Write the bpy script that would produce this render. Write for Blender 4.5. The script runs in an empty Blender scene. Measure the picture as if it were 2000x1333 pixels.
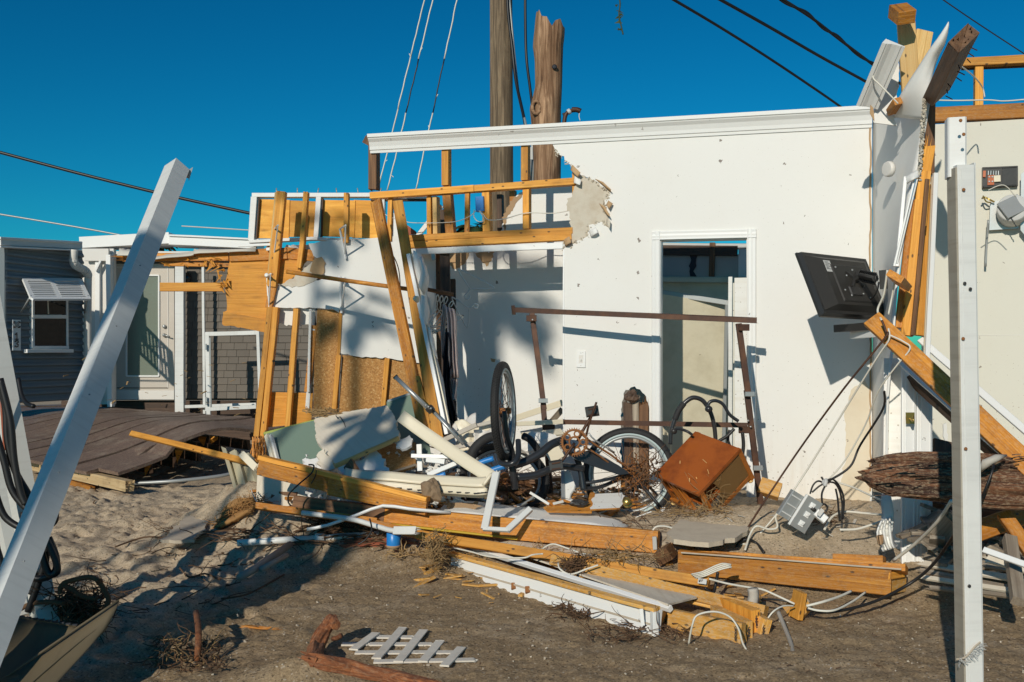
import bpy, bmesh, math, random
from mathutils import Vector, Matrix, noise, geometry
random.seed(7)
SC = bpy.context.scene
COL = SC.collection
V = Vector
# ---------------------------------------------------------------- camera
F, HZ, CH = 1944.0, 690.0, 1.45
cd = bpy.data.cameras.new('camera'); cam = bpy.data.objects.new('camera', cd); COL.objects.link(cam)
cam.location = (0, 0, CH); cam.rotation_euler = (math.radians(90), 0, 0)
cd.sensor_width = 36; cd.lens = 35.0; cd.shift_y = 23.5/2000; cd.clip_end = 3000; cd.clip_start = .05
SC.camera = cam
# ---------------------------------------------------------------- sky, sun, exposure
AZ, EL = math.radians(21.5), math.radians(24)
w = bpy.data.worlds.new('World'); SC.world = w; w.use_nodes = True
nt = w.node_tree; bg = nt.nodes['Background']
sky = nt.nodes.new('ShaderNodeTexSky'); sky.sky_type = 'NISHITA'; sky.sun_disc = False
sky.sun_elevation = EL; sky.sun_rotation = math.radians(180) + AZ
sky.air_density = 1.0; sky.dust_density = .1; sky.ozone_density = 3.0
hs = nt.nodes.new('ShaderNodeHueSaturation'); hs.inputs['Hue'].default_value = .475
hs.inputs['Saturation'].default_value = 1.35; hs.inputs['Value'].default_value = 1.0
tn = nt.nodes.new('ShaderNodeMix'); tn.data_type = 'RGBA'; tn.blend_type = 'MULTIPLY'; tn.inputs[0].default_value = 1; tn.inputs[7].default_value = (.12, .64, .75, 1)
nt.links.new(sky.outputs[0], hs.inputs['Color']); nt.links.new(hs.outputs[0], tn.inputs[6]); gm = nt.nodes.new('ShaderNodeGamma'); gm.inputs[1].default_value = 1.3; nt.links.new(tn.outputs[2], gm.inputs[0]); nt.links.new(gm.outputs[0], bg.inputs['Color'])
bg.inputs['Strength'].default_value = .055
ld = bpy.data.lights.new('sun', 'SUN'); sun = bpy.data.objects.new('sun', ld); COL.objects.link(sun)
ld.energy = 3.15; ld.angle = math.radians(.53); ld.color = (1, .925, .79)
LDIR = V((math.sin(AZ)*math.cos(EL), math.cos(AZ)*math.cos(EL), -math.sin(EL)))
sun.rotation_euler = LDIR.to_track_quat('-Z', 'Y').to_euler()
SC.view_settings.view_transform = 'Standard'; SC.view_settings.look = 'None'
SC.view_settings.exposure = 0; SC.view_settings.gamma = 1; SC.view_settings.use_curve_mapping = False

# ---------------------------------------------------------------- helpers
def P(px, py, d):
    return V(((px-1000)*d/F, d, CH+(HZ-py)*d/F))
def plane2(pa, pb):            # vertical plane through two points
    d = (pb-pa); d.z = 0; n = V((d.y, -d.x, 0)).normalized()
    if n.y > 0: n = -n
    return (pa.copy(), n)
def on(px, py, pl, off=0.0):   # view ray meets plane (off = towards camera)
    o = V((0, 0, CH)); r = P(px, py, 1.0)-o
    p0 = pl[0]+pl[1]*off
    return o + r*((p0-o).dot(pl[1])/r.dot(pl[1]))
def wm(o):
    m = o.matrix_basis.copy()
    while o.parent: o = o.parent; m = o.matrix_basis @ m
    return m
def place(o, M, parent):
    if parent is not None:
        o.parent = parent; o.matrix_basis = wm(parent).inverted() @ M
    else: o.matrix_basis = M
def tag(o, label, cat, group=None, kind=None):
    if label: o['label'] = label
    if cat: o['category'] = cat
    if group: o['group'] = group
    if kind: o['kind'] = kind
    return o
def thing(name, label, cat, loc=(0, 0, 0), group=None):
    o = bpy.data.objects.new(name, None); COL.objects.link(o); o.location = loc
    o.empty_display_size = .1
    o.matrix_basis = Matrix.Translation(loc)
    return tag(o, label, cat, group)
def mesh(name, verts, faces, mat, parent=None, M=None, smooth=False, mats=None, fm=None):
    me = bpy.data.meshes.new(name); me.from_pydata([tuple(v) for v in verts], [], faces)
    me.materials.append(mat)
    if mats:
        for m in mats: me.materials.append(m)
    if fm: me.polygons.foreach_set('material_index', fm)
    if smooth: me.polygons.foreach_set('use_smooth', [True]*len(me.polygons))
    me.update()
    o = bpy.data.objects.new(name, me); COL.objects.link(o)
    place(o, M or Matrix.Identity(4), parent)
    return o
def axes(a, b, face=(0, -1, 0)):
    X = (b-a).normalized(); N = V(face); N = N - X*N.dot(X)
    if N.length < 1e-4: N = V((0, 0, 1)) - X*X.z
    N.normalize(); Y = N.cross(X)
    M = Matrix((X, Y, N)).transposed().to_4x4(); M.translation = a
    return M, (b-a).length
def board(name, a, b, w, t, mat, parent=None, face=(0, -1, 0), ch=.003, jag=(0, 0), bow=0, n=None, wob=.0015, seed=None, label=None):
    """plank a->b; w = width seen on the face, t = thickness away from the face (centre line of the face at a..b)"""
    M, L = axes(a, b, face); rnd = random.Random(seed if seed is not None else random.random())
    n = n or max(1, min(10, int(L/.3))); hw, t0, t1 = w/2, -t, 0
    ch = min(ch, w*.2, t*.2)
    cs = [(-hw+ch, t0), (hw-ch, t0), (hw, t0+ch), (hw, t1-ch), (hw-ch, t1), (-hw+ch, t1), (-hw, t1-ch), (-hw, t0+ch)]
    vs = []; fs = []
    rings = []
    js, je = jag
    if js: rings.append(0)
    xs = [L*i/n for i in range(n+1)]
    if js: xs = [0, js]+[x for x in xs if x > js*1.4]
    if je: xs = [x for x in xs if x < L-je*1.4]+[L-je, L]
    for i, x in enumerate(xs):
        s = x/L; off = bow*4*s*(1-s)
        wy, wz = rnd.uniform(-wob, wob), rnd.uniform(-wob, wob)
        end = (js and i == 0) or (je and i == len(xs)-1)
        for (y, z) in cs:
            xx = x
            if end:
                jj = js if i == 0 else je
                xx = x + (rnd.uniform(0, jj) if i == 0 else -rnd.uniform(0, jj))
            vs.append((xx, y+wy+rnd.uniform(-1, 1)*wob*.3, z+wz+off))
    for i in range(len(xs)-1):
        for k in range(8):
            k2 = (k+1) % 8
            fs.append((i*8+k, i*8+k2, (i+1)*8+k2, (i+1)*8+k))
    if js or je:
        def cap(i0, flip, jj):
            c = len(vs); vs.append((V(vs[i0])+V(vs[i0+4]))/2 + V((jj*.5*(1 if flip else -1), 0, 0)))
            for k in range(8):
                f = (i0+k, i0+(k+1) % 8, c); fs.append(f if not flip else f[::-1])
        cap(0, True, js) if js else fs.append(tuple(range(7, -1, -1)))
        e = (len(xs)-1)*8
        cap(e, False, je) if je else fs.append(tuple(range(e, e+8)))
        for (jj, x0, sg) in ((js, xs[1] if js else 0, -1), (je, xs[-2], 1)):
            if not jj: continue
            for _ in range(7):
                y = rnd.uniform(-hw*.9, hw*.9); z = rnd.uniform(t0*.9, t1-.002); q = rnd.uniform(.003, .009)
                c = len(vs)
                vs += [(x0, y-q, z-q*.6), (x0, y+q, z-q*.6), (x0, y, z+q*.6), (x0+sg*jj*rnd.uniform(1.1, 2.2), y+rnd.uniform(-q, q), z)]
                fs += [(c, c+1, c+3), (c+1, c+2, c+3), (c+2, c, c+3)]
    else:
        fs.append(tuple(range(7, -1, -1))); e = (len(xs)-1)*8; fs.append(tuple(range(e, e+8)))
    o = mesh(name, vs, fs, mat, parent, M)
    if label: o['label'] = label
    return o
def profile(name, a, b, cs, mat, parent=None, face=(0, -1, 0), closed=True, smooth=False):
    """extrude cross-section cs [(y,z)] from a to b"""
    M, L = axes(a, b, face); n = len(cs)
    vs = [(0, y, z) for y, z in cs]+[(L, y, z) for y, z in cs]; fs = []
    for k in range(n if closed else n-1):
        k2 = (k+1) % n; fs.append((k, k2, n+k2, n+k))
    if closed: fs += [tuple(range(n-1, -1, -1)), tuple(range(n, 2*n))]
    return mesh(name, vs, fs, mat, parent, M, smooth)
def jagged(pts, edges, amp, step, seed=1):
    """pts 2D; edges = indices of ragged edges (i -> i+1)"""
    r = random.Random(seed); out = []
    for i, p in enumerate(pts):
        q = pts[(i+1) % len(pts)]; out.append(V((p[0], p[1])))
        if i in edges:
            d = V((q[0]-p[0], q[1]-p[1])); L = d.length; k = int(L/step)
            nrm = V((-d.y, d.x)).normalized() if L > 0 else V((0, 0))
            for j in range(1, k):
                s = (j+r.uniform(-.3, .3))/k
                out.append(V((p[0]+d.x*s, p[1]+d.y*s))+nrm*r.gauss(0, amp))
    return out
def slab2(name, uv, holes, M, t, mat, parent=None, edge=None):
    """flat sheet with outline uv (local xy), front at z=0, back at z=-t"""
    loops = [[V((p[0], p[1], 0)) for p in uv]]+[[V((p[0], p[1], 0)) for p in h] for h in (holes or [])]
    tris = geometry.tessellate_polygon(loops); flat = [p for l in loops for p in l]; n = len(flat)
    vs = [p.copy() for p in flat]+[V((p.x, p.y, -t)) for p in flat]; fs = []; fm = []
    for tr in tris:
        a, b, c = (flat[i] for i in tr)
        ar = (b-a).cross(c-a).z
        if abs(ar) < 1e-12: continue
        f = tuple(tr) if ar > 0 else tuple(tr)[::-1]
        fs.append(f); fm.append(0); fs.append(tuple(i+n for i in f[::-1])); fm.append(0)
    k0 = 0
    for l in loops:
        m = len(l); area = sum(l[i].x*l[(i+1) % m].y-l[(i+1) % m].x*l[i].y for i in range(m))
        for i in range(m):
            a, b = k0+i, k0+(i+1) % m
            fs.append((a, a+n, b+n, b) if (area > 0) == (l is loops[0]) else (b, b+n, a+n, a)); fm.append(1 if edge else 0)
        k0 += m
    return mesh(name, vs, fs, mat, parent, M, mats=[edge] if edge else None, fm=fm if edge else None)
def wallM(pl, off=0.0, org=None):   # basis on a vertical plane: x right, y up, z towards camera
    N = pl[1]; Xa = V((0, 0, 1)).cross(N).normalized()
    if Xa.x < 0: Xa = -Xa
    Ya = N.cross(Xa)
    M = Matrix((Xa, Ya, N)).transposed().to_4x4(); M.translation = (org or pl[0])+N*off
    return M
def wallpoly(name, pix, pl, t, mat, parent=None, off=0.0, jag=(), amp=.006, step=.03, holes=(), seed=1, edge=None, jag_all=False):
    M = wallM(pl, off, V((on(pix[0][0], pix[0][1], pl).x, on(pix[0][0], pix[0][1], pl).y, 0))); Mi = M.inverted()
    uv = [(Mi @ on(x, y, pl, off)).xy for x, y in pix]
    if jag_all: jag = range(len(uv))
    if jag: uv = jagged(uv, set(jag), amp, step, seed)
    hs_ = []
    for h in holes: hs_.append(jagged([(Mi @ on(x, y, pl, off)).xy for x, y in h], set(range(len(h))) if amp else set(), amp, step, seed+5))
    return slab2(name, uv, hs_, M, t, mat, parent, edge)
def poly3(name, pts, t, mat, parent=None, jag=(), amp=.006, step=.03, seed=1, edge=None):
    """sheet through world points (first, second and last give the plane)"""
    o = pts[0]; X = (pts[1]-o).normalized(); N = X.cross(pts[-1]-o).normalized(); Y = N.cross(X)
    if N.dot(V((0, 0, CH))-o) < 0: N = -N; X, Y = X, N.cross(X)
    M = Matrix((X, Y, N)).transposed().to_4x4(); M.translation = o; Mi = M.inverted()
    uv = [(Mi @ p).xy for p in pts]
    if jag: uv = jagged(uv, set(jag), amp, step, seed)
    return slab2(name, uv, [], M, t, mat, parent, edge)
def grid(name, rows, t, mat, parent=None, smooth=True, sub=1, rough=0):
    """curved sheet through rows of points, thickness t"""
    def cr(a, b, c, d, s): return .5*((2*b)+(c-a)*s+(2*a-5*b+4*c-d)*s*s+(3*b-a-3*c+d)*s**3)
    def refine(seq):
        o = []
        for i in range(len(seq)-1):
            a, b, c, d = seq[max(i-1, 0)], seq[i], seq[i+1], seq[min(i+2, len(seq)-1)]
            for j in range(sub): o.append(cr(a, b, c, d, j/sub))
        return o+[seq[-1]]
    if sub > 1:
        rows = [refine(r) for r in rows]
        colsx = [refine([rows[i][j] for i in range(len(rows))]) for j in range(len(rows[0]))]
        rows = [[colsx[j][i] for j in range(len(colsx))] for i in range(len(colsx[0]))]
    R, C = len(rows), len(rows[0]); vs = [p.copy() for r in rows for p in r]
    if rough: vs = [p+noise.noise_vector(p*6)*rough for p in vs]
    fs = [(i*C+j, i*C+j+1, (i+1)*C+j+1, (i+1)*C+j) for i in range(R-1) for j in range(C-1)]
    nv = len(vs); nrm = [V((0, 0, 0)) for _ in vs]
    for f in fs:
        nn = (vs[f[1]]-vs[f[0]]).cross(vs[f[3]]-vs[f[0]])
        if nn.dot(V((0, 0, CH))-vs[f[0]]) < 0: nn = -nn
        for i in f: nrm[i] += nn
    vs += [vs[i]-nrm[i].normalized()*t for i in range(nv)]
    fs += [tuple(i+nv for i in f[::-1]) for f in fs]
    bd = [j for j in range(C)]+[i*C+C-1 for i in range(1, R)]+[(R-1)*C+j for j in range(C-2, -1, -1)]+[i*C for i in range(R-2, 0, -1)]
    for k in range(len(bd)): a, b = bd[k], bd[(k+1) % len(bd)]; fs.append((b, a, a+nv, b+nv))
    return mesh(name, vs, fs, mat, parent, smooth=smooth)
def smoothpath(pts, k=5, closed=False):
    out = []; n = len(pts); r = range(n if closed else n-1)
    for i in r:
        if closed: a, b, c, d = pts[i-1], pts[i], pts[(i+1) % n], pts[(i+2) % n]
        else: a, b, c, d = pts[max(i-1, 0)], pts[i], pts[i+1], pts[min(i+2, n-1)]
        for j in range(k):
            s = j/k; out.append(.5*((2*b)+(c-a)*s+(2*a-5*b+4*c-d)*s*s+(3*b-a-3*c+d)*s**3))
    if not closed: out.append(pts[-1])
    return out
class MB:
    def __init__(s): s.v = []; s.f = []
    def tube(s, pts, r, seg=6, closed=False, caps=True):
        n = len(pts); base = len(s.v); prev = None; rr = r if isinstance(r, (list, tuple)) else [r]*n
        if len(rr) != n: rr = [rr[0]+(rr[-1]-rr[0])*i/(n-1) for i in range(n)]
        for i, p in enumerate(pts):
            t = (pts[(i+1) % n]-pts[i-1]) if (closed or 0 < i < n-1) else (pts[1]-pts[0] if i == 0 else pts[-1]-pts[-2])
            if t.length < 1e-9: t = V((0, 0, 1))
            t.normalize()
            if prev is None: u = t.orthogonal().normalized()
            else:
                u = prev-t*prev.dot(t)
                u = u.normalized() if u.length > 1e-6 else t.orthogonal().normalized()
            prev = u; v = t.cross(u)
            for k in range(seg):
                a = 2*math.pi*k/seg; s.v.append(p+(u*math.cos(a)+v*math.sin(a))*rr[i])
        for i in range(n if closed else n-1):
            for k in range(seg):
                k2 = (k+1) % seg; j = (i+1) % n
                s.f.append((base+i*seg+k, base+i*seg+k2, base+j*seg+k2, base+j*seg+k))
        if caps and not closed:
            s.f.append(tuple(base+k for k in range(seg-1, -1, -1))); s.f.append(tuple(base+(n-1)*seg+k for k in range(seg)))
        return s
    def box(s, c, sx, sy, sz, M=None):
        b = len(s.v); M = M or Matrix.Identity(4)
        for x in (-1, 1):
            for y in (-1, 1):
                for z in (-1, 1): s.v.append(M @ V((c[0]+x*sx/2, c[1]+y*sy/2, c[2]+z*sz/2)))
        for f in ((0, 1, 3, 2), (4, 6, 7, 5), (0, 4, 5, 1), (2, 3, 7, 6), (0, 2, 6, 4), (1, 5, 7, 3)): s.f.append(tuple(b+i for i in f))
        return s
    def poly(s, pts):
        b = len(s.v); s.v += list(pts); s.f.append(tuple(range(b, b+len(pts)))); return s
    def build(s, name, mat, parent=None, smooth=False, label=None):
        o = mesh(name, s.v, s.f, mat, parent, smooth=smooth)
        if label: o['label'] = label
        return o
def cable(name, pts, r, mat, parent=None, k=6, seg=6, closed=False):
    q = .68 if (mat is M_cwht and isinstance(r, float)) else 1
    return MB().tube(smoothpath(pts, k, closed), r*q if q != 1 else r, seg, closed).build(name, mat, parent, True)
def lathe(name, prof, M, mat, parent=None, seg=24, smooth=True):
    """prof [(r, h)] around local z"""
    vs = []; fs = []
    for r, h in prof:
        for k in range(seg): a = 2*math.pi*k/seg; vs.append((r*math.cos(a), r*math.sin(a), h))
    for i in range(len(prof)-1):
        for k in range(seg): k2 = (k+1) % seg; fs.append((i*seg+k, i*seg+k2, (i+1)*seg+k2, (i+1)*seg+k))
    fs.append(tuple(range(seg-1, -1, -1))); e = (len(prof)-1)*seg; fs.append(tuple(range(e, e+seg)))
    return mesh(name, vs, fs, mat, parent, M, smooth)
def frameM(o, zdir, xdir=(1, 0, 0)):
    Z = V(zdir).normalized(); X = V(xdir); X = (X-Z*X.dot(Z))
    if X.length < 1e-4: X = Z.orthogonal()
    X.normalize(); Y = Z.cross(X); M = Matrix((X, Y, Z)).transposed().to_4x4(); M.translation = o; return M

# ---------------------------------------------------------------- materials
def ramp(nt, src, stops):
    r = nt.nodes.new('ShaderNodeValToRGB'); e = r.color_ramp.elements
    while len(e) < len(stops): e.new(.5)
    for i, (p, c) in enumerate(stops): e[i].position = p; e[i].color = (c[0], c[1], c[2], 1)
    nt.links.new(src, r.inputs[0]); return r.outputs[0]
def mixc(nt, fac, a, b, mode='MIX'):
    m = nt.nodes.new('ShaderNodeMix'); m.data_type = 'RGBA'; m.blend_type = mode
    for s, v in ((m.inputs[0], fac), (m.inputs[6], a), (m.inputs[7], b)):
        if isinstance(v, (int, float)): s.default_value = v
        elif isinstance(v, tuple): s.default_value = (v[0], v[1], v[2], 1)
        else: nt.links.new(v, s)
    return m.outputs[2]
def mth(nt, op, a, b=0.0):
    m = nt.nodes.new('ShaderNodeMath'); m.operation = op
    for s, v in ((m.inputs[0], a), (m.inputs[1], b)):
        if isinstance(v, (int, float)): s.default_value = v
        else: nt.links.new(v, s)
    return m.outputs[0]
def coords(nt, scale, rand=True):
    tc = nt.nodes.new('ShaderNodeTexCoord'); mp = nt.nodes.new('ShaderNodeMapping'); mp.inputs['Scale'].default_value = scale
    nt.links.new(tc.outputs['Object'], mp.inputs['Vector'])
    if rand:
        oi = nt.nodes.new('ShaderNodeObjectInfo'); ml = nt.nodes.new('ShaderNodeVectorMath'); ml.operation = 'SCALE'
        ml.inputs[0].default_value = (37, 53, 71); nt.links.new(oi.outputs['Random'], ml.inputs[3]); nt.links.new(ml.outputs[0], mp.inputs['Location'])
    return mp.outputs[0]
def tnoise(nt, vec, scale, detail=5, rough=.6, dist=0):
    n = nt.nodes.new('ShaderNodeTexNoise'); n.inputs['Scale'].default_value = scale; n.inputs['Detail'].default_value = detail
    n.inputs['Roughness'].default_value = rough; n.inputs['Distortion'].default_value = dist
    nt.links.new(vec, n.inputs['Vector']); return n.outputs['Fac']
def voro(nt, vec, scale, out='Distance', feat='F1', d2=False):
    n = nt.nodes.new('ShaderNodeTexVoronoi'); n.voronoi_dimensions = '2D' if d2 else '3D'; n.inputs['Scale'].default_value = scale; n.feature = feat
    nt.links.new(vec, n.inputs['Vector']); return n.outputs[out]
def newmat(name):
    m = bpy.data.materials.new(name); m.use_nodes = True; nt = m.node_tree
    return m, nt, nt.nodes['Principled BSDF']
def finish(nt, bs, col, rough=.6, bump=None, bstr=.3, bdist=.004, metal=0, spec=.5):
    if isinstance(col, tuple): bs.inputs['Base Color'].default_value = (*col, 1)
    else: nt.links.new(col, bs.inputs['Base Color'])
    if isinstance(rough, (int, float)): bs.inputs['Roughness'].default_value = rough
    else: nt.links.new(rough, bs.inputs['Roughness'])
    bs.inputs['Metallic'].default_value = metal; bs.inputs['Specular IOR Level'].default_value = spec
    if bump is not None:
        b = nt.nodes.new('ShaderNodeBump'); b.inputs['Strength'].default_value = bstr; b.inputs['Distance'].default_value = bdist
        nt.links.new(bump, b.inputs['Height']); nt.links.new(b.outputs[0], bs.inputs['Normal'])
def hue_var(nt, col, amt=.18):
    oi = nt.nodes.new('ShaderNodeObjectInfo'); h = nt.nodes.new('ShaderNodeHueSaturation')
    v = mth(nt, 'ADD', mth(nt, 'MULTIPLY', oi.outputs['Random'], amt*2), 1-amt); nt.links.new(v, h.inputs['Value']); nt.links.new(col, h.inputs['Color'])
    return h.outputs[0]
def wood(name, light, dark, knot=.4, nails=True, rough=.65, dirt=.25, grain=1.0, var=.24, dirtc=(.10, .055, .03), sand=0):
    m, nt, bs = newmat(name)
    g = coords(nt, (1.3, 34*grain, 26*grain)); n1 = tnoise(nt, g, 1.0, 6, .65, .9)
    g2 = coords(nt, (2.2, 120*grain, 90*grain)); n2 = tnoise(nt, g2, 1.0, 3, .6)
    n2 = ramp(nt, n2, [(.35, (0, 0, 0)), (.65, (1, 1, 1))])
    c = ramp(nt, n1, [(.30, tuple(x*.72 for x in dark)), (.42, dark), (.56, tuple((a+b)/2 for a, b in zip(light, dark))), (.66, light)])
    c = mixc(nt, mth(nt, 'MULTIPLY', n2, .35), c, dark)
    kv = coords(nt, (1.6, 6, 0)); k = voro(nt, kv, 1.0, d2=True)
    kk = ramp(nt, k, [(.0, (1, 1, 1)), (.04, (.8, .8, .8)), (.09, (.2, .2, .2)), (.16, (0, 0, 0))])
    c = mixc(nt, mth(nt, 'MULTIPLY', kk, knot), c, tuple(x*.28 for x in dark))
    if nails:
        nv = coords(nt, (4.5, 9, 0)); q = voro(nt, nv, 1.0, d2=True)
        qq = ramp(nt, q, [(.035, (1, 1, 1)), (.07, (0, 0, 0))]); c = mixc(nt, mth(nt, 'MULTIPLY', qq, .85), c, (.03, .018, .012))
    dv = coords(nt, (1, 1, 1)); dn = tnoise(nt, dv, 4.5, 6, .7)
    dd = ramp(nt, dn, [(.52, (0, 0, 0)), (.68, (1, 1, 1))]); c = mixc(nt, mth(nt, 'MULTIPLY', dd, dirt), c, dirtc)
    if sand:
        sv = coords(nt, (1, 2.2, 2.2)); sn = tnoise(nt, sv, 38, 7, .75)
        ss = ramp(nt, sn, [(.50, (0, 0, 0)), (.57, (1, 1, 1))]); c = mixc(nt, mth(nt, 'MULTIPLY', ss, sand), c, (.58, .45, .29))
    c = hue_var(nt, c, var)
    finish(nt, bs, c, rough, mth(nt, 'ADD', n1, n2), .35, .004)
    return m
def paint(name, col, rough=.5, speck=.6, sden=9, dirt=.15, dirtc=(.35, .25, .16), bump=.12, var=.03, streak=0, dscale=1.2, metal=0, chip=0, chipc=(.3, .2, .12), speckc=(.10, .06, .035), flat=False, splash=False):
    m, nt, bs = newmat(name)
    v = coords(nt, (1, 1, 0 if flat else 1)); n = tnoise(nt, v, dscale, 6, .65)
    c = mixc(nt, mth(nt, 'MULTIPLY', ramp(nt, n, [(.45, (0, 0, 0)), (.75, (1, 1, 1))]), dirt), tuple(col), dirtc)
    fine = tnoise(nt, v, 45, 4, .6)
    if splash:
        tc2 = nt.nodes.new('ShaderNodeTexCoord'); sx = nt.nodes.new('ShaderNodeSeparateXYZ'); nt.links.new(tc2.outputs['Object'], sx.inputs[0])
        hh = ramp(nt, mth(nt, 'MULTIPLY', sx.outputs[1], .4), [(.12, (1, 1, 1)), (.62, (.28, .28, .28))])
        vs1 = voro(nt, v, 26, d2=flat); cs1 = voro(nt, v, 26, 'Color', d2=flat); sp = nt.nodes.new('ShaderNodeSeparateColor'); nt.links.new(cs1, sp.inputs[0])
        th = mth(nt, 'MULTIPLY', mth(nt, 'MULTIPLY', mth(nt, 'POWER', sp.outputs[0], 4.0), .18), hh)
        c = mixc(nt, mth(nt, 'MULTIPLY', mth(nt, 'LESS_THAN', vs1, th), .6), c, (.22, .15, .09))
        sn2 = tnoise(nt, coords(nt, (9, .9, 0)), 1.5, 6, .7); lowm = ramp(nt, mth(nt, 'MULTIPLY', sx.outputs[1], .4), [(.15, (1, 1, 1)), (.42, (0, 0, 0))])
        c = mixc(nt, mth(nt, 'MULTIPLY', mth(nt, 'MULTIPLY', ramp(nt, sn2, [(.46, (0, 0, 0)), (.7, (1, 1, 1))]), lowm), .30), c, (.56, .46, .33))
    c = mixc(nt, mth(nt, 'MULTIPLY', fine, .10), c, tuple(x*.75 for x in col))
    if speck:
        d = nt.nodes.new('ShaderNodeVectorMath'); d.operation = 'ADD'
        nn = nt.nodes.new('ShaderNodeTexNoise'); nn.inputs['Scale'].default_value = 60; nt.links.new(v, nn.inputs['Vector'])
        sc = nt.nodes.new('ShaderNodeVectorMath'); sc.operation = 'SCALE'; sc.inputs[3].default_value = .05
        nt.links.new(nn.outputs['Color'], sc.inputs[0]); nt.links.new(v, d.inputs[0]); nt.links.new(sc.outputs[0], d.inputs[1])
        vd = voro(nt, d.outputs[0], sden, d2=flat); vc = voro(nt, d.outputs[0], sden, 'Color', d2=flat)
        sep = nt.nodes.new('ShaderNodeSeparateColor'); nt.links.new(vc, sep.inputs[0])
        thr = mth(nt, 'MULTIPLY', mth(nt, 'POWER', sep.outputs[0], 9.0), .085)
        lt = mth(nt, 'LESS_THAN', vd, thr); c = mixc(nt, mth(nt, 'MULTIPLY', lt, speck), c, speckc)
    if streak:
        sv = coords(nt, (22, 1, 1.2)); sn = tnoise(nt, sv, 1.5, 4, .6)
        c = mixc(nt, mth(nt, 'MULTIPLY', ramp(nt, sn, [(.5, (0, 0, 0)), (.8, (1, 1, 1))]), streak), c, dirtc)
    if chip:
        cn = tnoise(nt, v, 9, 7, .7); c = mixc(nt, mth(nt, 'MULTIPLY', ramp(nt, cn, [(.62, (0, 0, 0)), (.64, (1, 1, 1))]), chip), c, chipc)
    if var: c = hue_var(nt, c, var)
    finish(nt, bs, c, rough, tnoise(nt, v, 30, 5, .6), bump, .003, metal)
    return m
M_pine = wood('pine', (.90, .455, .085), (.66, .275, .032))
M_pineP = wood('pale_pine', (.88, .62, .28), (.72, .44, .15), dirt=.1)
M_pineD = wood('amber_timber', (.70, .29, .032), (.44, .155, .012), dirt=.3, sand=.2)
M_pineS = wood('sandy_pine', (.84, .48, .13), (.60, .29, .05), dirt=.25, sand=.5)
M_beam = wood('amber_beam', (.74, .315, .035), (.45, .16, .011), dirt=.5, dirtc=(.12, .05, .02), sand=.18)
M_brown = wood('brown_timber', (.26, .13, .055), (.13, .06, .025), dirt=.3)
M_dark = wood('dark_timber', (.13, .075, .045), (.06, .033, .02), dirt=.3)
M_grayw = wood('grey_timber', (.46, .39, .30), (.24, .19, .14), dirt=.3)
M_ply = wood('plywood', (.90, .48, .08), (.66, .29, .03), knot=.5, nails=False, grain=.22, dirt=.2)
M_sheath = wood('plywood_sheathing', (.76, .35, .045), (.60, .25, .025), knot=.35, nails=False, grain=.5, dirt=.25)
M_fascia = wood('pale_rim_timber', (.70, .52, .29), (.52, .36, .18), dirt=.4, dirtc=(.20, .12, .06))
M_pole = wood('pole_wood', (.36, .26, .16), (.12, .085, .052), knot=.2, nails=False, grain=.8, rough=.85, dirt=.4, var=0)
M_stump = wood('weathered_pile_wood', (.58, .36, .21), (.17, .085, .04), knot=.5, nails=False, grain=.55, rough=.85, var=0)
M_log = wood('rotten_log_wood', (.30, .125, .055), (.045, .02, .012), knot=.2, nails=False, grain=.8, rough=.9, var=0, sand=.3)
M_root = wood('red_root_wood', (.40, .14, .045), (.15, .05, .02), knot=.3, nails=False, grain=1.4, rough=.9, sand=.12)
M_wall = paint('white_wallboard', (.80, .79, .755), .62, .8, 6, .12, (.62, .55, .44), .10, 0, flat=True, splash=True)
M_wall3 = paint('bent_wallboard', (.80, .79, .755), .62, .8, 8, .14, (.55, .45, .32), .10, 0, streak=.0)
M_wall2 = paint('cream_wallboard', (.70, .68, .59), .62, .7, 6, .16, (.55, .45, .30), .10, 0, flat=True, splash=True)
M_peel = paint('stained_wallboard', (.72, .64, .50), .7, .8, 9, .5, (.5, .36, .2), .3, 0, flat=True)
M_wallT = paint('white_trim', (.84, .84, .82), .4, .5, 9, .10, (.5, .42, .32), .05, .03, flat=True)
M_ply_w = paint('white_painted_frame', (.80, .80, .78), .45, .5, 9, .2, (.4, .36, .3), .1, .03, streak=.15)
M_core = paint('gypsum_core', (.62, .56, .46), .9, .4, 20, .5, (.42, .30, .18), .8, .05, dscale=9)
M_paper = paint('torn_brown_paper', (.52, .34, .18), .9, .4, 20, .4, (.30, .17, .08), .6, .06, dscale=8)
M_vinyl = paint('white_vinyl', (.76, .76, .73), .38, .7, 10, .30, (.34, .33, .31), .06, .02, streak=.25)
M_vinylr = paint('dirty_white_vinyl', (.66, .66, .62), .42, .8, 16, .35, (.35, .33, .28), .08, .02, streak=.3)
M_postside = paint('weathered_post_side', (.42, .38, .31), .7, .7, 14, .6, (.20, .16, .11), .4, 0, streak=.5)
M_lat = paint('sandy_lattice_plastic', (.74, .69, .60), .8, .9, 50, .4, (.45, .37, .28), .5, .02, dscale=10, flat=True)
M_cream = paint('cream_vinyl', (.80, .72, .55), .42, .5, 12, .2, (.45, .36, .22), .06, .03)
M_beige = paint('beige_metal', (.47, .43, .30), .45, .6, 14, .4, (.28, .22, .13), .08, .04, streak=.3)
M_olive = paint('olive_siding_shaded', (.15, .118, .07), .5, .6, 14, .6, (.09, .07, .04), .08, .05, streak=.5)  # olive darkened to stand in for the shadow over the folded siding
M_green = paint('green_wallboard', (.20, .285, .225), .7, .5, 9, .25, (.16, .18, .12), .1, .02)
M_foam = paint('white_foam', (.80, .79, .76), .8, .3, 20, .25, (.35, .33, .30), .8, .02, dscale=14)
M_board = paint('cream_ribbed_board', (.76, .68, .55), .8, .8, 5, .3, (.45, .34, .22), .4, .02, streak=.35, speckc=(.12, .07, .04))
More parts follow.
